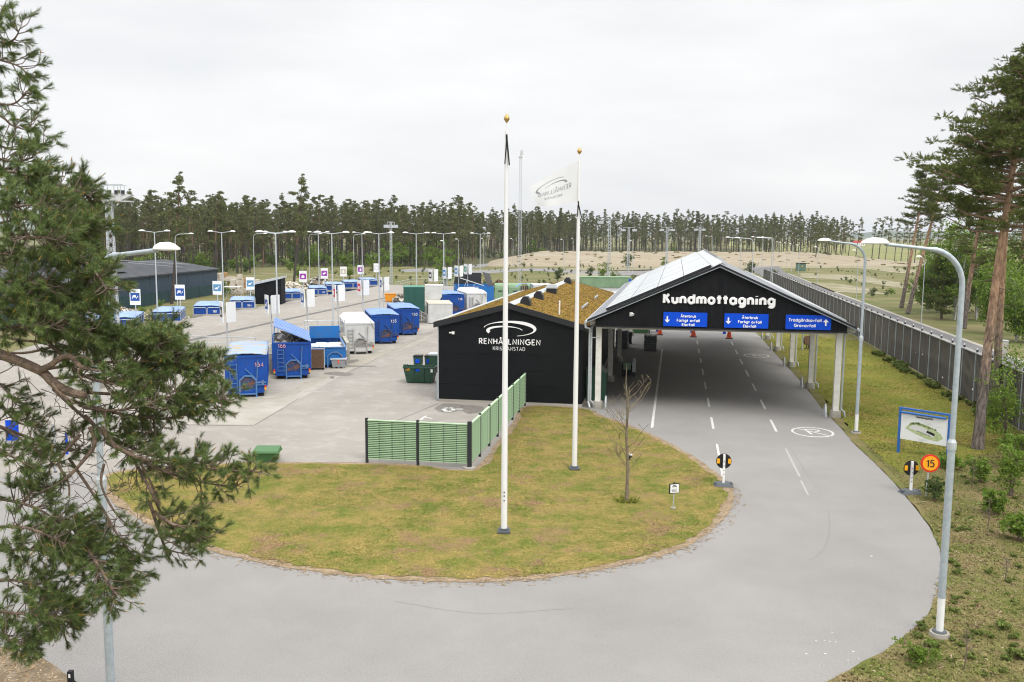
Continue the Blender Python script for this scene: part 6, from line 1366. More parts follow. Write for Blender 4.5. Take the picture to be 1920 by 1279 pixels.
p = at(1181, 862, .02); t = thing('ground_spotlight', 'small black and white spotlight on the lawn by the young tree', 'spotlight', p, 0); m_ = MB(); m_.tube([(0, 0, 0), (0, 0, .12)], .03, 6); m_.box((-.08, -.06, .10), (.08, .08, .2)); m_.build('housing', M_dark, t); m_ = MB(); m_.box((-.09, -.08, .2), (.09, .06, .25)); m_.build('cap', M_white, t)
p = at(22, 1090); 
for x, y, lb_, w in [(24, 826, 'blue board standing on the yard seen through the pine at far left', .55), (126, 852, 'thin blue post seen through the pine branches', .09)]:
    p = at(x, y); t = thing('blue_panel', lb_, 'panel', p, .05); m_ = MB(); m_.box((-w / 2, -.03, .0), (w / 2, .03, .95)); m_.build('panel', M_sign, t); m_ = MB(); m_.box((-w / 2 + .02, -.05, .95), (w / 2 - .02, .05, 1.0)); m_.build('cap', M_white, t)
p = at(133, 1279); t = thing('marker_post', 'short black marker post at the bottom left road edge', 'post', (p[0], p[1], 0), 0); m_ = MB(); m_.box((-.05, -.05, 0), (.05, .05, .25)); m_.build('post', M_dark, t); m_ = MB(); m_.box((-.02, -.056, .12), (.02, -.051, .2)); m_.build('reflector', M_white, t)
for x, y, lb_ in [(83, 895, 'slim grey post at the yard edge behind the pine, left one'), (104, 886, 'slim grey post at the yard edge behind the pine, right one')]:
    p = at(x, y); t = thing('grey_post', lb_, 'post', p, 0, 'slim posts at the yard edge'); m_ = MB(); m_.tube([(0, 0, 0), (0, 0, 1.9)], .035, 8); m_.build('pole', M_galv, t); m_ = MB(); m_.tube([(0, 0, 0), (0, 0, .06)], .07, 8); m_.build('base', M_rubber, t)
p = at(1514, 655); t = thing('brown_disc', 'rust-brown round disc on a short stand on the lawn beyond the canopy posts', 'sculpture', p, .3); m_ = MB(); m_.tube([(0, -.12, .75), (0, .12, .75)], .42, 18); m_.build('disc', M_brown, t); m_ = MB(); m_.bar((.05, 0, 0), (.1, 0, .5), .06, .06); m_.bar((-.2, 0, 0), (-.05, 0, .4), .05, .05); m_.bar((-.35, 0, .02), (.3, 0, .02), .05, .05); m_.build('stand', M_dark, t)
p = at(1504, 657); t = thing('grey_post', 'bare grey post left of the brown disc', 'post', p, 0); m_ = MB(); m_.tube([(0, 0, 0), (0, 0, 2.6)], .06, 8); m_.build('pole', M_galv, t); m_ = MB(); m_.tube([(0, 0, 2.6), (0, 0, 2.68)], .08, 8); m_.build('cap', M_galv, t)
p = at(1502, 508); t = thing('transformer_kiosk', 'grey-green transformer kiosk beside the service road', 'kiosk', p, -AX); m_ = MB(); m_.box((-1.2, 0, 0), (1.2, 2, 1.95)); m_.build('body', mat('kiosk_green', (.10, .17, .13), .6), t); m_ = MB(); m_.box((-1.3, -.1, 1.95), (1.3, 2.1, 2.12)); m_.build('roof', M_trim, t); m_ = MB(); m_.box((.1, -.03, 1.1), (.4, -.002, 1.4)); m_.build('warning_plate', M_yel, t)
p = at(1879, 668); t = thing('concrete_pillar', 'pale grey upright concrete box on the road behind the plank fence', 'pillar', (p[0], p[1], 0), -AX); m_ = MB(); m_.box((-.32, -.3, 0), (.32, .3, 1.25)); m_.build('body', M_concw, t); m_ = MB(); m_.box((-.35, -.33, 1.25), (.35, .33, 1.3)); m_.build('cap', M_galvl, t)
# ------------------------------------------------------------------ weathered plank fence (noise barrier)
nf = thing('plank_fence', 'tall weathered grey plank noise fence along the right lawn', 'fence', (0, 0, 0), -AX)
FU, FZ = 17.0, 2.95
pw2 = 2.4; plk = {}
for i in range(6):
    m_ = MB(); h = FZ - .10 + .02 * (i % 3); d = .012 * (i % 2)
    m_.box((-.022 - d, 0, .06), (.004 - d, .08, h)); plk[i] = m_.mesh('plank', M_wood)
V_START, V_END = 36.0, 186.0
npan = int((V_END - V_START) / pw2); cnt = 0; rest = MB()
m_ = MB(); m_.box((-.06, -.045, 0), (.05, .045, FZ - .05)); npost = m_.mesh('fence_post', M_galv)
m_ = MB(); m_.box((-.12, 0, FZ - .06), (.20, pw2 - .01, FZ + .0)); ncap = m_.mesh('cap_board', M_woodcap)
m_ = MB(); m_.box((-.05, 0, FZ), (.05, .09, FZ + .14)); nbr = m_.mesh('stud', M_trim)
m_ = MB(); m_.bar((.0, .3, FZ), (.16, .5, FZ + .2), .03, .03); nb2 = m_.mesh('bracket', M_galvl)
for k in range(npan):
    v = V_START + k * pw2
    inst('fence_post', npost, nf, (FU, v, 0)); inst('cap_board', ncap, nf, (FU, v, random.uniform(-.01, .01)))
    inst('stud', nbr, nf, (FU + .04, v, 0))
    if v < 75: inst('bracket', nb2, nf, (FU + .04, v, 0))
    for j in range(22):
        y = v + .06 + j * .1045
        if 41 < v and cnt < 300: inst('plank', plk[(j * 5 + k) % 6], nf, (FU + random.uniform(-.006, .006), y, random.uniform(-.03, .03))); cnt += 1
        else:
            d = random.uniform(0, .014); h = FZ - .08 + random.uniform(-.03, .02); rest.box((FU - .024 - d, y, .06), (FU + .002 - d, y + .08, h))
ro = rest.build('planks', M_wood, nf); ro['kind'] = 'stuff'
m_ = MB(); m_.box((FU + .03, V_START, .05), (FU + .09, V_END, FZ - .08)); m_.build('backing', M_backing, nf)
for k in range(18):
    v = random.uniform(46, 70); m_ = MB(); z = random.uniform(.25, 1.6); s = random.uniform(.06, .16)
    m_.add([(-s * .3, -s, 0), (-s * .5, s, s * .3), (-s * .2, s * .6, s), (-s * .3, -s * .7, s * .6)], [(0, 1, 2, 3)])
    if k < 9: tag(m_.build('paper_scrap', M_paper, None, False, B(FU - .08, v, z), -AX), 'white scrap of paper caught low on the grey plank fence', 'scrap', 'paper scraps caught on the plank fence')
# ------------------------------------------------------------------ vegetation helpers
def in_poly(x, y, P):
    c = np.zeros(len(x), bool); n = len(P)
    for i in range(n):
        x0, y0 = P[i][0], P[i][1]; x1, y1 = P[(i + 1) % n][0], P[(i + 1) % n][1]
        m = ((y0 > y) != (y1 > y)); 
        with np.errstate(divide='ignore', invalid='ignore'): xi = (x1 - x0) * (y - y0) / (y1 - y0 + 1e-12) + x0
        c ^= m & (x < xi)
    return c
def scatter(P, n, near=None):
    xs = [p[0] for p in P]; ys = [p[1] for p in P]
    x = rng.uniform(min(xs), max(xs), n * 3); y = rng.uniform(min(ys), max(ys), n * 3)
    k = in_poly(x, y, P)
    if near: k &= rng.uniform(0, 1, n * 3) < np.clip((near / np.hypot(x, y)) ** 1.3, 0, 1)
    return x[k][:n], y[k][:n]
def smooth_noise(x, y, s, seed):
    r = np.random.default_rng(seed); o = np.zeros_like(x)
    for k in range(7):
        a = r.uniform(0, 2 * PI); f = s * r.uniform(.5, 1.8); o += np.sin(f * (x * np.cos(a) + y * np.sin(a)) + r.uniform(0, 6.28))
    return o / 7
def grass(name, P, n, z, m, r0, r1, h0, h1, k=3, near=None):
    x, y = scatter(P, n, near); f = .8 + .4 * np.clip(smooth_noise(x, y, 1.3, 5) + .3, 0, 1)
    V, F = tufts(x, y, np.full(len(x), z), rng.uniform(r0, r1, len(x)) * f, rng.uniform(h0, h1, len(x)) * f, k, rng)
    o = inst(name, np_mesh(name, V, F, m)); o['kind'] = 'stuff'; return o
grass('lawn_grass', ISL, 150000, .018, M_blade, .035, .09, .008, .032, 3)
grass('verge_grass', LAWNR, 120000, .016, M_bladeR, .04, .11, .012, .05, 3, 45)
grass('wild_grass', WR, 80000, .005, M_bladeW, .03, .11, .012, .07, 3)
grass('dry_litter', WR, 5000, .01, M_litter, .05, .12, .005, .03, 2)
grass('pine_litter', [(p[0], p[1]) for p in WILD], 9000, .01, M_litter, .03, .12, .005, .03, 2)
# crumbs along the gravel edge
ex, ey = [], []
for i, p in enumerate(spline(isl2, True, 30)):
    if p[1] < 34: 
        for k in range(3): ex.append(p[0] + random.gauss(0, .18)); ey.append(p[1] + random.gauss(0, .18))
ex = np.array(ex); ey = np.array(ey)
V, F = tufts(ex, ey, np.full(len(ex), .01), rng.uniform(.03, .1, len(ex)), rng.uniform(.005, .03, len(ex)), 3, rng)
tag(inst('edge_litter', np_mesh('edge_litter', V, F, M_litter)), kind='stuff')

def needles(C, D, L, n, nl, w, spread, rg):
    """n needles along each shoot C + s*D; returns triangles"""
    N = len(C); D = D / (np.linalg.norm(D, axis=1, keepdims=True) + 1e-9)
    ref = np.where(np.abs(D[:, 2:3]) < .9, np.array([[0, 0, 1.]]), np.array([[1., 0, 0]]))
    U = np.cross(D, ref); U /= np.linalg.norm(U, axis=1, keepdims=True) + 1e-9; Wv = np.cross(D, U)
    s = rg.uniform(0, 1, (N, n)); a = rg.uniform(0, 2 * PI, (N, n)); sp = spread * rg.uniform(.6, 1.25, (N, n))
    base = C[:, None] + D[:, None] * (s * np.asarray(L)[:, None])[..., None]
    rad = U[:, None] * np.cos(a)[..., None] + Wv[:, None] * np.sin(a)[..., None]
    d = D[:, None] * np.cos(sp)[..., None] + rad * np.sin(sp)[..., None]
    ln = nl * rg.uniform(.7, 1.15, (N, n))[..., None]
    side = np.cross(d, rad + .3 * D[:, None]); side /= np.linalg.norm(side, axis=2, keepdims=True) + 1e-9
    V = np.stack([base - side * w, base + side * w, base + d * ln], 2).reshape(-1, 3)
    return V
def tri_cloud(C, r, n, size, rg, flat=.6, quad=False):
    N = len(C); r = np.asarray(r)
    d = rg.normal(0, 1, (N, n, 3)); d /= np.linalg.norm(d, axis=2, keepdims=True); rr = rg.uniform(.25, 1, (N, n, 1)) ** .6
    P = C[:, None] + d * rr * r[:, None, None] * np.array([1, 1, flat])
    a = rg.normal(0, 1, (N, n, 3)); a /= np.linalg.norm(a, axis=2, keepdims=True); b = np.cross(a, rg.normal(0, 1, (N, n, 3))); b /= np.linalg.norm(b, axis=2, keepdims=True) + 1e-9
    s = size * rg.uniform(.6, 1.3, (N, n, 1))
    V = np.stack([P - a * s, P + b * s * .55, P + a * s, P - b * s * .55], 2).reshape(-1, 3) if quad else np.stack([P - a * s * .7, P + a * s * .7, P + b * s], 2).reshape(-1, 3)
    return V
def faces(V, k): return np.arange(len(V)).reshape(-1, k)

BIRCHES = []
# ------------------------------------------------------------------ far pines
def far_pine(seed, h=17.0, low=.5, spread=2.0, wind=.5, big=False):
    rg = np.random.default_rng(seed); R = random.Random(seed)
    bend = R.uniform(-.6, .6); b2 = R.uniform(-.5, .5)
    def tr(z): t = z / h; return (bend * math.sin(t * 2.2) + wind * t * t, b2 * math.sin(t * 2), z)
    m_ = MB(); zs = [0, h * .2, h * .4, h * .6, h * .8, h * .97]
    m_.tube([tr(z) for z in zs], [.20, .17, .15, .12, .07, .02], 6, 0)
    oc = R.random() < .6
    for i in range(len(m_.f)): m_.m[i] = 1 if i >= 12 and i < 30 and oc else 0
    br = MB(); C = []; r = []
    zc = h * low; n = R.randint(17, 24); asym = R.uniform(0, 6.28)
    for i in range(n):
        t = min(1, max(0, (i + R.uniform(0, 1)) / n)); z = zc + (h - zc) * t ** .9
        prof = (1 - t) ** .6 * (.55 + .45 * min(1, t * 3.5)); a = R.uniform(0, 2 * PI)
        reach = spread * prof * R.uniform(.4, 1.25) * (1 + .35 * math.cos(a - asym)) + .2; x0, y0, _ = tr(z)
        tip = (x0 + math.cos(a) * reach + wind * .4, y0 + math.sin(a) * reach, z + .22 * reach + R.uniform(-.1, .3))
        m_.tube([(x0, y0, z - .2), tip], [.05, .015], 3, 1)
        for q in range(3 if reach < 1.6 else 4):
            f = R.uniform(.3, 1.05); C.append((x0 + (tip[0] - x0) * f + R.gauss(0, .22), y0 + (tip[1] - y0) * f + R.gauss(0, .22), z + .25 * reach * f + R.gauss(0, .15))); r.append(R.uniform(.4, .9) * (1.2 - .65 * t))
    for i in range(R.randint(3, 6)):
        z = zc * R.uniform(.45, 1); a = R.uniform(0, 6.28); x0, y0, _ = tr(z); m_.tube([(x0, y0, z), (x0 + math.cos(a) * R.uniform(.5, 1.6), y0 + math.sin(a) * R.uniform(.5, 1.4), z + R.uniform(-.3, .4))], [.04, .01], 3, 0)
    x0, y0, _ = tr(h * .97); C.append((x0, y0, h)); r.append(.45)
    V = tri_cloud(np.array(C), r, 30, .20, rg, .5)
    return m_.mesh('trunk', [M_fbark, M_fbarko]), np_mesh('crown', V, faces(V, 3), M_needlef)
FP = [far_pine(s, 17, lo, sp, wd) for s, lo, sp, wd in [(1, .38, 2.7, .5), (2, .48, 2.4, 1.0), (3, .32, 2.9, .2), (4, .54, 2.6, .7), (5, .42, 2.8, 1.3), (6, .28, 2.5, .4), (7, .50, 2.3, .2), (8, .45, 2.1, .9), (9, .36, 3.0, .6)]]
R = random.Random(11)
NP = [0]
def place_pine(x, y, s, label, group, z=-.06, k=None):
    tr_, cr_ = FP[R.randrange(len(FP)) if k is None else k]
    t = thing('pine_tree', label, 'tree', (x, y, z), R.uniform(-.5, .5) + (PI if R.random() < .12 else 0), group)
    t.scale = (s * R.uniform(.9, 1.15), s * R.uniform(.9, 1.15), s)
    inst('trunk', tr_, t); inst('crown', cr_, t); NP[0] += 1
bands = [  # px from, px to, distance from, to, count, scale range, label, group
 (130, 470, 205, 245, 62, (.84, 1.12), 'tall slender pine in the dense wood behind the dark hall', 'pines behind the dark hall'),
 (460, 870, 255, 305, 84, (.86, 1.17), 'tall slender pine in the row behind the left part of the yard', 'pines behind the yard'),
 (850, 1060, 345, 420, 46, (.9, 1.2), 'tall slender pine in the row beside the flagpoles', 'pines beside the flagpoles'),
 (1040, 1560, 400, 470, 84, (.9, 1.22), 'slender wind-bent pine in the row behind the sand mound', 'pines behind the sand mound'),
]
extra = []
for x0, x1, d0, d1, n, (s0, s1), lb_, gr in bands:
    for i in range(n):
        x = x0 + (x1 - x0) * (i + R.uniform(0, 1)) / n; d = d0 + (d1 - d0) * R.random() ** 1.2
        p = far(x, 437, d); place_pine(p[0], p[1], R.uniform(s0, s1), lb_, gr)
    for i in range(int(n * 2.2)):
        x = R.uniform(x0 - 40, x1 + 30); d = d1 + (d1 - d0) * R.uniform(0, 2.0); p = far(x, 437, d); extra.append((p[0], p[1], R.uniform(s0, s1)))
for x in (1530, 1540, 1552, 1568, 1580, 1592, 1606, 1637, 1650, 1662, 1680, 1692, 1705, 1718, 1730, 1742, 1755, 1780):
    p = far(x, 437, R.uniform(300, 360)); place_pine(p[0], p[1], R.uniform(.8, .95), 'open-grown wind-bent pine before the pale meadow on the right', 'pines before the meadow', k=R.choice([1, 4]))
for x, d, s, lb_ in [(317, 119, .97, 'lone tall pine standing close before the dark hall wall'), (548, 152, 1.08, 'lone tall pine standing clear behind the black shed'), (152, 190, 1.25, 'pine crown rising above the foreground branches at left'), (860, 290, 1.25, 'taller pine left of the tall flagpole'), (740, 280, 1.22, 'taller pine in the wood behind the slim floodlight mast')]:
    p = far(x, 437, d); place_pine(p[0], p[1], s, lb_, None, k=1 if d < 160 else 2)
for i in range(34):
    x = R.uniform(150, 1050); d = (208 if x < 470 else 256 if x < 870 else 345) + R.uniform(-6, 30); p = far(x, 437, d); BIRCHES.append((p[0], p[1], R.uniform(1.5, 2.8)))
# the depth of the wood as one mass
def merge(meshes, places, name, mats):
    Vs, Fs, Ms = [], [], []; off = 0
    for (x, y, s) in places:
        me = meshes[R.randrange(len(meshes))]; n = len(me.vertices); co = np.empty(n * 3, np.float32); me.vertices.foreach_get('co', co); co = co.reshape(-1, 3) * s
        a = R.uniform(0, 6.28); c, sn = math.cos(a), math.sin(a); co = np.stack([co[:, 0] * c - co[:, 1] * sn + x, co[:, 0] * sn + co[:, 1] * c + y, co[:, 2]], 1)
        Vs.append(co)
    return np.concatenate(Vs)
Vc = merge([f[1] for f in FP], extra, 'c', None)
low = merge([f[1] for f in FP], [(x, y, s * .62) for (x, y, s) in extra if R.random() < .75], 'c', None); low[:, 2] -= 2.6; Vc = np.concatenate([Vc, low[: len(low) // 3 * 3]])
fm = inst('forest_crowns', np_mesh('forest_crowns', Vc, faces(Vc, 3), M_needlef)); fm['kind'] = 'stuff'
tm_ = MB()
for (x, y, s) in extra: b = R.uniform(-.6, .6); tm_.tube([(x, y, 0), (x + b * .5, y, 9 * s), (x + b, y, 15 * s)], [.2, .15, .05], 4, R.randrange(2), False)
ft = tm_.build('forest_trunks', [M_fbark, M_fbarko]); ft['kind'] = 'stuff'
# undergrowth at the foot of the wood
def bush_me(seed, h, w, n, leaf, m, stems=5, birchy=False):
    rg = np.random.default_rng(seed); Rr = random.Random(seed); st_ = MB(); C = []; r = []
    for i in range(stems):
        a = Rr.uniform(0, 6.28); q = w * Rr.uniform(.15, .9) / 2; tip = (math.cos(a) * q, math.sin(a) * q, h * Rr.uniform(.6, 1))
        mid = (tip[0] * .35, tip[1] * .35, tip[2] * .5)
        st_.tube([(math.cos(a) * .05, math.sin(a) * .05, 0), mid, tip], [.012 + .007 * h, .009 + .004 * h, .005], 5)
        for k in range(max(2, int(n / stems))):
            f = Rr.uniform(.25, 1.05); c = [tip[j] * f + Rr.gauss(0, w * .13) for j in range(2)]; z = tip[2] * f + Rr.gauss(0, h * .05)
            C.append((*c, max(.1, z))); r.append(Rr.uniform(.12, .24) * w)
            if k % 2 == 0: st_.tube([(tip[0] * f * .9, tip[1] * f * .9, tip[2] * f * .85), C[-1]], [.008 + .002 * h, .003], 3)
    V = tri_cloud(np.array(C), r, int(34), leaf, rg, .7, True)
    return st_.mesh('stem', M_birch if birchy else M_twig), np_mesh('foliage', V, faces(V, 4), m)
def plant(name, label, cat, loc, me, group=None, s=1.0, rot=None):
    t = thing(name, label, cat, loc, R.uniform(0, 6.28) if rot is None else rot, group); t.scale = (s, s, s)
    inst('stem', me[0], t); inst('foliage', me[1], t); return t
BU = [bush_me(s, h, w, n, lf, m) for s, h, w, n, lf, m in [(21, 2.6, 2.2, 26, .11, M_leaf), (22, 1.8, 2.0, 22, .10, M_leaf), (23, 3.4, 2.6, 30, .13, M_leafd)]]
for x, y, s, k, lb_ in [(836, 535, 1.9, 0, 'bright green bush behind the yard, left of the dark-lidded container'), (826, 520, 1.3, 1, 'small bright bush beyond the yard edge'), (700, 508, 1.6, 0, 'green bush at the wood edge behind the yard lamps'), (790, 498, 2.0, 0, 'loose green bush before the pines behind the yard'), (560, 520, 1.5, 1, 'low bush behind the black shed'), (590, 500, 2.2, 0, 'bright sapling clump in the wood by the single-arm lamp'), (655, 520, 1.5, 1, 'low green bush behind the beige sign'),
                        (1130, 524, 1.25, 0, 'bright green bush below the left floodlight mast'), (1150, 523, 1.0, 1, 'smaller bright bush right of the left floodlight mast'), (1176, 502, 1.3, 2, 'small dark bush on the grass strip by the mound'), (1105, 520, .8, 2, 'low dark shrub left of the floodlight mast bush'), (1246, 505, 1.2, 0, 'pale green bush below the third floodlight mast'), (1262, 474, 1.8, 0, 'green sapling clump at the top of the mound'), (1045, 527, .9, 2, 'dark spruce-like bush behind the sedum roof ridge'),
                        (1407, 515, 1.1, 2, 'dark bushy pine sapling behind the right canopy slope'), (1445, 528, .9, 2, 'dark bush inside the plank fence near its far end'), (1672, 552, .6, 1, 'small bush on the sand left of the twin pines'), (1635, 557, .5, 2, 'low dark bush on the sandy field'), (1705, 548, .8, 0, 'bright bush at the foot of the twin pines'), (420, 556, .8, 0, 'bright green bush at the hall corner by the brush sign'), (300, 575, .5, 1, 'thin shrub before the dark hall wall'), (268, 588, .5, 1, 'small weed clump by the mesh fence'),
                        (470, 505, 2.0, 1, 'light green undergrowth left of the single-arm lamp'), (545, 508, 1.6, 1, 'bare-looking brown-green thicket behind the shed')]:
    p = at(x, y); plant('bush', lb_, 'bush', (p[0], p[1], 0), BU[k], None, s)
for (x, y, s_) in BIRCHES: plant('young_birch', 'light green young birch among the trunks at the wood edge', 'birch', (x, y, -.05), BU[R.randrange(2)], 'young birches at the wood edge', s_)
ug = []
for i in range(260):
    x = R.uniform(120, 1060); d = (215 if x < 470 else 262 if x < 870 else 350) + R.uniform(-12, 60); p = far(x, 437, d); ug.append((p[0], p[1], R.uniform(.3, 1.0)))
for i in range(150):
    x = R.uniform(1050, 1580); p = far(x, 437, R.uniform(395, 430)); ug.append((p[0], p[1], R.uniform(.4, .9)))
Vq = merge([b[1] for b in BU], ug, 'u', None); o = inst('undergrowth', np_mesh('undergrowth', Vq, faces(Vq, 4), M_leafd)); o['kind'] = 'stuff'
fg = []
for i in range(480):
    d = R.uniform(120, 270); x = R.uniform(560, 1900); p = far(x, 437, d); u, v = UV(p)
    if u > 33 or (u < -46 and v > 140) or v > 150 and u < 10: fg.append((p[0], p[1], R.uniform(.12, .4)))
Vq = merge([b[1] for b in BU], fg, 'u', None); o = inst('field_scrub', np_mesh('field_scrub', Vq, faces(Vq, 4), M_leafd)); o['kind'] = 'stuff'
# farmhouse beyond the meadow
p = far(1612, 437, 900); t = thing('farmhouse', 'far white house with red roof beyond the meadow', 'house', (p[0], p[1], 0), .3); m_ = MB(); m_.box((-14, 0, 0), (14, 9, 4.5)); m_.build('wall', M_white, t); t.scale = (.5, .5, .6); m_ = MB(); m_.prism([(-.6, 4.5), (9.6, 4.5), (4.5, 8.5)], lambda y, z: (-14.5, y, z), lambda y, z: (14.5, y, z)); m_.build('roof', M_redroof, t); m_ = MB()
for k in range(5): m_ = MB(); m_.box((-11 + k * 5, -.05, 1.2), (-9.4 + k * 5, .0, 3)); m_.build('window', M_glass, t)
# ------------------------------------------------------------------ pines and birches on the right
def mid_pine(label, base, h, low, spread, seed, lean=(0, 0), r0=.30, group=None, nb=46, dens=1.0, sparse=False, nl=.17):
    rg = np.random.default_rng(seed); Rr = random.Random(seed)
    t = thing('pine_tree', label, 'tree', base, 0, group); bz_ = Rr.uniform(-.25, .25)
    def tr(z): f = z / h; return Vector((lean[0] * f + bz_ * math.sin(3 * f), lean[1] * f + .2 * math.sin(2.5 * f), z))
    zs = [h * k / 12 for k in range(13)]
    rad = [r0 * (1.25 if k == 0 else 1.0) * (1 - .9 * (k / 12) ** 1.3) + .015 for k in range(13)]
    lo_ = MB(); lo_.tube([tr(z) for z in zs], rad, 14, 0); lo_.build('trunk', M_ptrunk, t, True)
    hi_ = MB()
    C = []; D = []
    for i in range(nb):
        f = (i + .5) / nb; z = h * low + (h * .985 - h * low) * f ** .85; reach = spread * ((1 - f) ** .6) * Rr.uniform(.55, 1.1) + .35
        a = Rr.uniform(0, 2 * PI); o = tr(z); dirv = Vector((math.cos(a), math.sin(a), Rr.uniform(-.05, .35)))
        pts = [o, o + dirv * reach * .5 + Vector((0, 0, -.05 * reach)), o + dirv * reach + Vector((Rr.gauss(0, .2), Rr.gauss(0, .2), .12 * reach))]
        br = max(.02, .018 * reach + .02); hi_.tube(pts, [br, br * .6, .012], 5)
        ncl = int((3 + reach * 2.4) * dens)
        for q in range(ncl):
            g = Rr.uniform(.32, 1.05); c = pts[0].lerp(pts[1], g * 2) if g < .5 else pts[1].lerp(pts[2], min(1.1, g * 2 - 1))
            c = c + Vector((Rr.gauss(0, .26), Rr.gauss(0, .26), Rr.uniform(0, .25))) * (.5 + reach * .22)
            if q % 2 == 0: hi_.tube([pts[1].lerp(pts[2], max(0, g * 2 - 1)), c], [.018, .006], 3)
            k = 16
            for w in range(k):
                d = Vector((Rr.gauss(0, 1), Rr.gauss(0, 1), abs(Rr.gauss(0, .55)) + .05)).normalized(); C.append(c + Vector((d.x * 1.15, d.y * 1.15, d.z * .7)) * Rr.uniform(.03, .34)); D.append(d)
    hi_.build('branch', M_barko, t, True)
    V = needles(np.array(C), np.array(D), np.full(len(C), .18), 9, nl, .021, .8, rg)
    inst('crown', np_mesh('crown', V, faces(V, 3), M_needlem), t)
    for i in range(5):
        z = h * low * Rr.uniform(.5, 1); a = Rr.uniform(0, 6.28); o = tr(z); m_ = MB(); m_.tube([o, o + Vector((math.cos(a) * .7, math.sin(a) * .7, Rr.uniform(-.2, .3)))], [.035, .01], 5); m_.build('dead_branch', M_twig, t)
    return t
b_ = at(1833, 842); mid_pine('big pine with orange upper trunk at the right edge in front of the plank fence', (b_[0], b_[1], 0), 17.6, .54, 3.7, 31, (1.6, .3), .215, None, 64, .95)
mid_pine('second big pine with orange trunk just behind the big right pine', (b_[0] + 4.5, b_[1] + 7.0, 0), 18.5, .55, 3.4, 32, (.4, .2), .20, None, 50, .85)
mid_pine('pine whose crown leans in from the top right corner', (b_[0] + 5.2, b_[1] - 1.0, 0), 19.5, .58, 3.4, 33, (-.3, .0), .2, None, 42, .9)
p = at(1690, 577); mid_pine('slim leaning pine by the service road, left of the pair', (p[0], p[1], 0), 19.0, .55, 2.7, 34, (3.0, 1), .24, 'leaning twin pines', 40, .9, nl=.22)
p = at(1702, 588); mid_pine('slim leaning pine by the service road, right of the pair', (p[0], p[1], 0), 18.2, .60, 2.6, 35, (4.2, 1), .24, None, 36, .9, nl=.22)
p = at(1806, 615); mid_pine('grey-trunked pine with low dark boughs behind the bent foreground lamp', (p[0], p[1], 0), 15.5, .38, 3.2, 36, (1.8, .4), .28, None, 40, .9)
p = at(1872, 598); mid_pine('dark pine at the right edge behind the big pines', (p[0] + 2, p[1], 0), 17, .4, 3.2, 37, (.4, 0), .3, None, 40, .9)
p = at(1765, 598); mid_pine('young dark bushy pine between the slim white lamp and the bent lamp', (p[0], p[1], 0), 7.2, .08, 2.2, 38, (0, 0), .13, None, 40, 1.3)
for i, (x, y, s_, h, w) in enumerate(((1758, 585, 51, 10.5, 4.2), (1790, 600, 52, 11.5, 4.4), (1830, 600, 53, 9.5, 4.5), (1865, 625, 54, 7.0, 4.4), (1905, 640, 55, 6.5, 4.5), (1740, 585, 57, 6.5, 3.4), (1880, 590, 56, 9, 5), (1775, 575, 58, 8, 4.5), (1815, 585, 59, 10, 5), (1850, 570, 60, 11, 5), (1912, 600, 68, 9, 5), (1745, 560, 69, 8, 4))):
    me = bush_me(s_, h, w, 150, .15, M_leaf, 8, True); p = at(x, y); plant('birch_tree', ['slender bright green birch left of the bent foreground lamp', 'tall bright birch behind the bent lamp pole', 'bright birch between the lamp and the big pine', 'bushy green birch right of the big pine trunk', 'bushy birch at the right picture edge over the plank fence', 'low birch clump behind the slim white lamp', 'pale birch far back behind the big pine', 'green birch behind the curve of the bent lamp', 'leafy birch left of the second big pine', 'far birch between the two big pine trunks', 'birch at the right picture edge above the road', 'small far birch over the slim white lamp head'][i], 'birch', (p[0], p[1], 0), me)
for i, (x, y, s_, h, w, n_) in enumerate(((1888, 838, 61, 3.6, 2.6, 46), (1915, 800, 64, 4.2, 2.8, 46), (1895, 930, 62, 1.9, 1.5, 26), (1862, 795, 63, 1.6, 1.6, 18), (1905, 880, 70, 1.5, 1.3, 30), (1868, 965, 71, .9, 1.0, 22), (1836, 905, 72, .9, 1.0, 20), (1912, 1015, 73, 1.2, 1.1, 26), (1780, 880, 74, .6, .9, 20))):
    me = bush_me(s_, h, w, int(n_ * 1.5), .068, M_leaf, 7); p = at(x, y); plant('birch_sapling', ['bright green birch sapling right of the big pine trunk', 'taller birch sapling at the right picture edge', 'small birch sapling in the rough grass at far right', 'low leafy shoots at the foot of the big pine', 'leafy sapling at the right edge below the taller saplings', 'low green shoots left of the dry spreading sapling', 'green shoots behind the foreground lamp pole', 'small leafy bush at the right picture edge, middle of the verge', 'low green leaves under the map board end post'][i], 'sapling', (p[0], p[1], 0), me)
me = bush_me(65, .95, .9, 26, .05, M_leafd, 7); p = at(1752, 938); plant('juniper_bush', 'round dark green bush right of the speed sign', 'bush', (p[0], p[1], 0), me)
me = bush_me(66, .5, .75, 26, .04, M_leaf, 8); p = at(1720, 1240); plant('heather_bush', 'low green bushy plant below the foreground lamp foot', 'bush', (p[0], p[1], 0), me)
# small leafy weeds on the rough ground and along the plank fence
wd = bush_me(67, .22, .45, 12, .05, M_leaf, 5)
wp = []
for i in range(110):
    x = R.uniform(1690, 1915); y = R.uniform(830, 1275)
    if x > 1740 + max(0, (y - 1050)) * -.7 + 40 * R.random() : 
        p = at(x, y)
        if in_poly(np.array([p[0]]), np.array([p[1]]), WR)[0]: wp.append((p[0], p[1], R.uniform(.25, .65) * (1.7 if R.random() < .12 else 1)))
for i in range(40):
    v = R.uniform(50, 78); q = B(16.6 - R.random() * .7, v); wp.append((q[0], q[1], R.uniform(.7, 1.9)))
Vq = merge([wd[1]], wp, 'w', None); o = inst('weeds', np_mesh('weeds', Vq, faces(Vq, 4), mat('weed_leaves', (.13, .19, .04), .8, island=[(.18, .25, .05), (.1, .15, .035), (.2, .2, .07), (.24, .29, .08)], trans=.3))); o['kind'] = 'stuff'
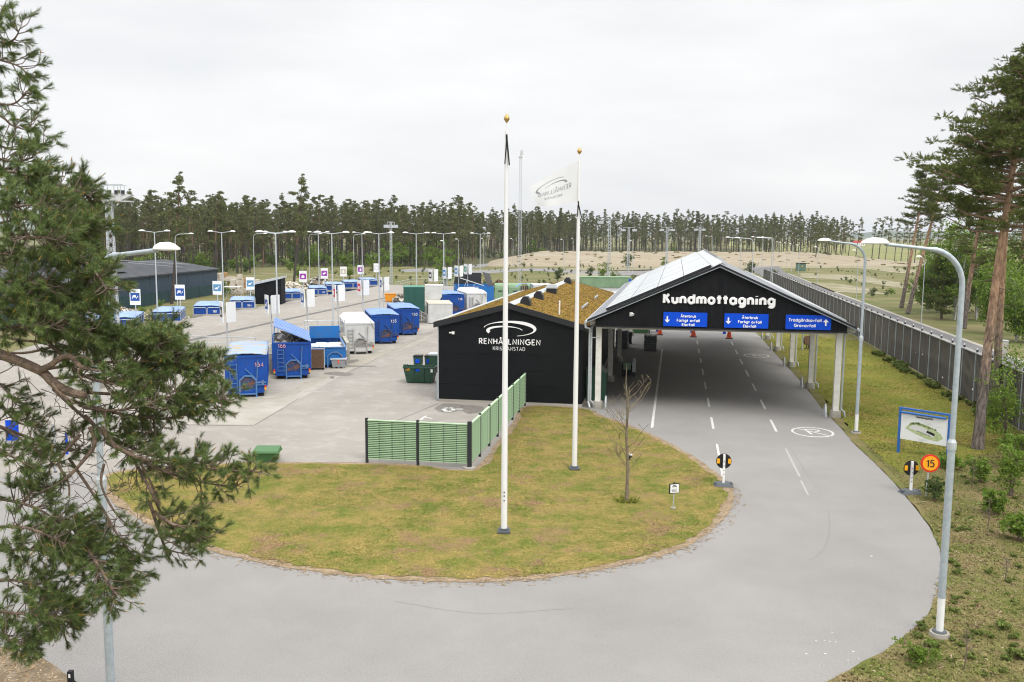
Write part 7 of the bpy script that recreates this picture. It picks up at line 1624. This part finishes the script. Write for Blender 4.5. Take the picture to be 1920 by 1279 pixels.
def dead_sap(label, loc, h, seed):
    Rr = random.Random(seed); t = thing('dead_sapling', label, 'sapling', loc, 0, 'dry saplings on the right verge'); m_ = MB(); m_.tube([(0, 0, 0), (.03, 0, h * .5), (.0, .02, h)], [.018, .013, .004], 6); m_.build('stem', M_twig, t); m_ = MB()
    for k in range(34):
        z = h * Rr.uniform(.35, 1); a = Rr.uniform(0, 6.28); l = .26 * (1.15 - z / h) + .04; m_.tube([(0, 0, z), (math.cos(a) * l * .6, math.sin(a) * l * .6, z + .02), (math.cos(a) * l, math.sin(a) * l, z + l * .5)], [.006, .005, .002], 3)
    m_.build('twig', M_twig, t)
for i, (x, y, h) in enumerate(((1808, 1255, .95), (1852, 993, 1.05), (1822, 912, 1.1), (1884, 1090, .7))): dead_sap(['dry brown sapling at the bottom right, below the lamp', 'dry brown sapling with spreading twigs at far right', 'dry sapling in front of the map board end', 'small dry sapling near the right picture edge'][i], at(x, y), h, i)
sticks = MB()
for i in range(60):
    x = R.uniform(1560, 1915); y = R.uniform(900, 1275); p = at(x, y)
    if in_poly(np.array([p[0]]), np.array([p[1]]), WR)[0]: a = R.uniform(0, 6.28); l = R.uniform(.1, .5); sticks.tube([(p[0], p[1], .03), (p[0] + l * math.cos(a), p[1] + l * math.sin(a), .05)], [.012, .006], 4)
if sticks.v: o = sticks.build('fallen_twigs', M_litter); o['kind'] = 'stuff'
# young tree with buds on the lawn
def young_tree():
    Rr = random.Random(5); t = thing('young_tree', 'thin young tree with bare budding branches on the lawn', 'tree', at(1175, 938, .02), 0)
    m_ = MB(); H = 4.75
    tk = [Vector((0, 0, 0)), Vector((.02, 0, 1.2)), Vector((-.06, .02, 2.3)), Vector((-.04, 0, 3.3)), Vector((-.12, .02, 4.3)), Vector((-.10, 0, 5.0))]
    m_.tube(tk, [.075, .055, .045, .032, .016, .005], 8)
    bt = MB(); C = []; D = []
    for i in range(19):
        z = Rr.uniform(.9, 3.7); a = Rr.uniform(0, 6.28); L = (1.55 - abs(z - 2.0) * .35) * Rr.uniform(.6, 1.1); o = Vector((-.05, .01, z)); d = Vector((math.cos(a) * .85, math.sin(a) * .85, .75)).normalized()
        pts = [o, o + d * L * .5, o + d * L + Vector((0, 0, .22 * L))]; bt.tube(pts, [.015, .010, .004], 5)
        for q in range(6):
            f = Rr.uniform(.3, 1); b = pts[0].lerp(pts[2], f); a2 = Rr.uniform(0, 6.28); e = b + Vector((math.cos(a2) * .25, math.sin(a2) * .25, .28)) * Rr.uniform(.5, 1.2); bt.tube([b, e], [.008, .003], 4)
            C.append(b.lerp(e, Rr.uniform(.6, 1.05))); 
    m_.build('trunk', M_grain, t, True); bt.build('branch', M_grain, t)
    V = tri_cloud(np.array(C), np.full(len(C), .04), 2, .026, np.random.default_rng(3), 1.0, True); o = inst('buds', np_mesh('buds', V, faces(V, 4), M_buds), t); o['kind'] = 'stuff'
    lg = MB()
    for k in range(90):
        a = Rr.uniform(0, 6.28); r = Rr.uniform(.1, .45); h = Rr.uniform(.05, .16); lg.add([(r * math.cos(a) - .03, r * math.sin(a), 0), (r * math.cos(a) + .03, r * math.sin(a), 0), (r * math.cos(a) * 1.2, r * math.sin(a) * 1.2, h)], [(0, 1, 2)])
    o = lg.build('tree_foot_grass', M_bladeR, t); o['kind'] = 'stuff'
young_tree()
# ------------------------------------------------------------------ foreground pine, top left
fgp = thing('foreground_pine', 'large close pine with long green needles filling the left edge', 'tree', (-7.6, 10.2, 0), 0)
FO = Vector((-7.6, 10.2, 0))
def fp3(x, y, d): p = far(x, y, d); return Vector(p) - FO
m_ = MB(); m_.tube([(0, 0, -.05), (.05, 0, 3), (.12, .05, 6), (.2, 0, 9), (.25, 0, 12), (.3, 0, 15)], [.34, .29, .25, .2, .14, .05], 14); m_.build('trunk', M_barkb, fgp, True)
SPN = [  # points (image direction), depth, twig density, foliage
 ([(-300, 140), (-60, 110), (25, 120), (52, 142)], 10.6, .42), ([(-300, 60), (-80, 40), (-10, 30), (12, 16)], 10.8, .35), ([(-300, 200), (-40, 90), (20, 78), (38, 52)], 10.4, .4),
 ([(-300, 230), (-60, 190), (20, 196), (50, 170)], 10.2, .42), ([(-300, 280), (-40, 215), (25, 236), (55, 246)], 10.0, .3), ([(-300, 330), (-60, 260), (20, 280), (88, 268)], 10.3, .5), ([(-300, 360), (-60, 300), (25, 302), (64, 296)], 9.9, .5),
 ([(-300, 430), (-60, 380), (60, 350), (150, 360), (165, 372)], 9.8, 1.4), ([(-300, 470), (-60, 430), (60, 410), (150, 430), (172, 432)], 9.4, 1.5), ([(-300, 450), (-80, 340), (15, 322), (70, 338)], 9.6, 1.2),
 ([(-300, 500), (-60, 480), (50, 475), (130, 480), (170, 505)], 9.2, 1.5), ([(-300, 540), (-60, 530), (60, 530), (130, 545), (190, 545)], 9.0, 1.5), ([(-300, 560), (-60, 580), (60, 590), (140, 585), (180, 575)], 9.5, 1.4),
 ([(-300, 590), (-60, 620), (60, 640), (140, 632), (215, 640), (300, 645)], 9.6, 1.82), ([(-300, 420), (-60, 450), (30, 520), (90, 600)], 9.9, 1.3),
 ([(-300, 600), (0, 660), (110, 650), (220, 650), (270, 648), (312, 630)], 10.2, 1.69), ([(70, 695), (170, 680), (260, 680), (330, 668), (300, 655)], 9.6, 1.82), ([(100, 710), (220, 700), (310, 698), (372, 690), (418, 682)], 9.9, 1.82),
 ([(140, 735), (230, 740), (320, 745), (380, 752), (424, 746)], 9.5, 1.82), ([(130, 750), (220, 775), (300, 785), (350, 775)], 9.8, 1.69), ([(100, 730), (180, 800), (240, 820), (290, 810)], 10.0, 1.56),
 ([(160, 780), (240, 850), (340, 872), (430, 882), (490, 885)], 9.3, 1.15), ([(200, 830), (300, 880), (380, 905), (455, 912)], 9.6, 1.0), ([(200, 815), (270, 850), (330, 862), (400, 868)], 10.0, 1.0),
 ([(250, 860), (285, 925), (310, 975), (345, 1000), (392, 1008)], 9.5, 1.0), ([(280, 940), (300, 1000), (315, 1030), (360, 1040)], 9.7, 1.0), ([(290, 960), (330, 985), (375, 985)], 9.3, .9),
 ([(130, 860), (190, 950), (225, 1010), (262, 1055)], 9.4, .9), ([(170, 1000), (175, 1050), (200, 1100), (255, 1085)], 9.2, 1.3), ([(150, 1010), (190, 1070), (215, 1120), (195, 1130)], 9.0, 1.3), ([(170, 990), (215, 1040), (250, 1070)], 9.5, 1.2),
 ([(-300, 760), (-40, 790), (50, 830), (100, 870)], 9.6, 0.55), ([(-300, 740), (-40, 740), (30, 790), (70, 800)], 9.3, 0.5), ([(-300, 820), (-50, 830), (30, 860), (60, 880)], 9.0, 0.55), ([(0, 800), (80, 830), (130, 845), (160, 830)], 9.9, 0.5),
 ([(-300, 900), (-40, 930), (60, 950), (120, 985), (160, 1000)], 9.2, 1.19), ([(-300, 950), (-40, 985), (50, 990), (120, 1020), (150, 1040)], 8.9, 1.27), ([(-300, 990), (-40, 1030), (50, 1030), (110, 1040), (160, 1050)], 9.4, 1.19), ([(30, 960), (70, 915), (115, 925)], 9.5, 1.0),
 ([(-300, 1060), (-40, 1085), (40, 1090), (80, 1110), (120, 1180)], 9.1, 1.1), ([(-300, 1100), (-40, 1140), (30, 1150), (85, 1155), (125, 1160)], 8.8, 1.2), ([(-300, 1130), (-40, 1180), (20, 1200), (60, 1215)], 9.0, 1.2), ([(60, 1060), (100, 1100), (140, 1140)], 9.3, .9),
 ([(-300, 640), (-50, 690), (0, 720), (30, 760)], 9.4, 0.44), ([(-300, 520), (-80, 560), (0, 560), (60, 565)], 8.8, 1.3), ([(-200, 380), (-20, 390), (60, 385), (110, 395)], 9.0, 1.4), ([(-200, 470), (-10, 450), (70, 445), (120, 455)], 8.7, 1.4), ([(-200, 600), (-20, 610), (60, 612), (120, 610)], 8.8, 1.3),
 ([(150, 480), (185, 520), (200, 545)], 9.1, 1.2), ([(90, 640), (150, 700), (210, 720), (270, 725)], 9.2, 1.69), ([(60, 560), (110, 600), (170, 620)], 9.1, 1.3), ([(150, 760), (200, 770), (270, 760), (330, 730)], 9.2, 1.56),
]
Rf = random.Random(77); rgf = np.random.default_rng(77)
limb = MB(); twg = MB(); SC = []; SD = []; SL_ = []; BC = []; BD = []
for pts, d, dens in SPN:
    P = [fp3(x, y, d + .35 * math.sin(i * 1.7 + x * .01)) for i, (x, y) in enumerate(pts)]
    SPL = [Vector(q) for q in spline([tuple(p) for p in P], False, 7)]
    n = len(SPL); limb.tube(SPL, [max(.005, .017 * (1 - i / n) ** .8 + .003) for i in range(n)], 6)
    total = sum((SPL[i + 1] - SPL[i]).length for i in range(n - 1)); cnt_ = int(total * 20 * dens)
    x_start = pts[0][0]
    for k in range(cnt_):
        f = Rf.uniform(.12 if x_start > -100 else .30, 1.0) ** .8; q = f * (n - 1); i = min(int(q), n - 2); o = SPL[i].lerp(SPL[i + 1], q - i); tg = (SPL[i + 1] - SPL[i]).normalized()
        side = Vector((Rf.gauss(0, 1), Rf.gauss(0, 1), Rf.gauss(.1, .75))); side = (side - tg * side.dot(tg)).normalized()
        L = Rf.uniform(.10, .34) * (1.1 - .45 * f); dv = (tg * Rf.uniform(.3, 1.0) + side * .9).normalized()
        mid = o + dv * L * .55; tip = o + dv * L + Vector((0, 0, Rf.uniform(.0, .08)))
        twg.tube([o, mid, tip], [.0065, .005, .003], 4, 0, False)
        for w in range(Rf.randint(2, 4)):
            g = 1 - abs(Rf.gauss(0, .22)); b = o.lerp(tip, max(.3, g)); e = (dv + Vector((Rf.gauss(0, .5), Rf.gauss(0, .5), Rf.gauss(.15, .4)))).normalized(); l2 = Rf.uniform(.06, .12)
            SC.append(b); SD.append(e); SL_.append(l2); twg.tube([b, b + e * l2], [.004, .002], 3, 0, False)
            if Rf.random() < .10: BC.append(b + e * l2); BD.append(e)
        SC.append(tip); SD.append(dv); SL_.append(Rf.uniform(.06, .10))
limb.build('limb', M_barkb, fgp, True); twg.build('twigs', M_twig, fgp)
V = needles(np.array(SC), np.array(SD), np.array(SL_), 56, .058, .0021, .9, rgf)
no = inst('needles', np_mesh('needles', V, faces(V, 3), M_needle), fgp); no['kind'] = 'stuff'
V = needles(np.array(BC), np.array(BD), np.full(len(BC), .05), 12, .03, .004, .35, rgf); bo = inst('buds', np_mesh('buds', V, faces(V, 3), M_bud), fgp); bo['kind'] = 'stuff'
# the bare, cut-off bough
for pts, d, r in [([(-300, 600), (-60, 650), (10, 668), (75, 695), (100, 718), (130, 735), (160, 742)], 8.9, [.06, .055, .048, .045, .045, .042, .038]), ([(75, 694), (95, 685), (112, 672), (130, 668), (140, 676), (152, 688), (170, 692), (186, 696)], 8.85, [.032, .03, .028, .026, .024, .02, .014, .006]), ([(97, 718), (110, 735), (125, 745), (140, 757)], 8.8, [.014, .012, .009, .005]),
                  ([(135, 672), (150, 668), (165, 672), (176, 684)], 8.8, [.008, .007, .006, .003]), ([(152, 688), (146, 700), (156, 712)], 8.8, [.010, .007, .003]),
                  ([(168, 800), (178, 830), (160, 860), (120, 900), (72, 925)], 9.1, [.022, .02, .017, .012, .006]), ([(150, 815), (120, 850), (110, 870), (128, 905), (130, 930)], 9.15, [.018, .016, .014, .01, .005]), ([(190, 800), (210, 830), (225, 842), (250, 850)], 9.1, [.024, .024, .022, .012]), ([(195, 870), (190, 910), (215, 960), (240, 985)], 9.2, [.014, .012, .008, .004]), ([(265, 870), (285, 910), (300, 950)], 9.3, [.012, .012, .008])]:
    m_ = MB(); SPL = spline([tuple(fp3(x, y, d)) for x, y in pts], False, 5); n = len(SPL); rr_ = [r[min(len(r) - 1, int(i * (len(r) - 1) / max(1, n - 1)))] for i in range(n)]; m_.tube(SPL, rr_, 9); m_.build('bough', M_barkb, fgp, True)
# fine bare twigs seen against the paving
bt = MB()
for k in range(230):
    x = Rf.uniform(10, 300); y = Rf.uniform(720, 1000); p = fp3(x, y, Rf.uniform(9, 9.9)); a = Vector((Rf.gauss(0, .5), Rf.gauss(0, .5), Rf.gauss(-.3, .7))).normalized() * Rf.uniform(.12, .4)
    bt.tube([p, p + a * .5 + Vector((Rf.gauss(0, .03), 0, .02)), p + a], [.005, .004, .0015], 3, 0, False)
o = bt.build('bare_twigs', M_twig, fgp); o['kind'] = 'stuff'
# ------------------------------------------------------------------ air
hz = MB(); hz.box((-8200, -300, -1.4), (8200, 8200, 75)); hzm = bpy.data.materials.new('haze'); hzm.use_nodes = True
hzm.node_tree.nodes.clear(); _o = hzm.node_tree.nodes.new('ShaderNodeOutputMaterial'); _v = hzm.node_tree.nodes.new('ShaderNodeVolumePrincipled')
_v.inputs['Color'].default_value = (.86, .91, 1.0, 1); _v.inputs['Density'].default_value = 0.00011; _v.inputs['Anisotropy'].default_value = 0.2
hzm.node_tree.links.new(_v.outputs[0], _o.inputs['Volume'])
ho = hz.build('haze', hzm); ho['kind'] = 'stuff'
print('pines', NP[0], 'tris fg needles', len(SC) * 44)
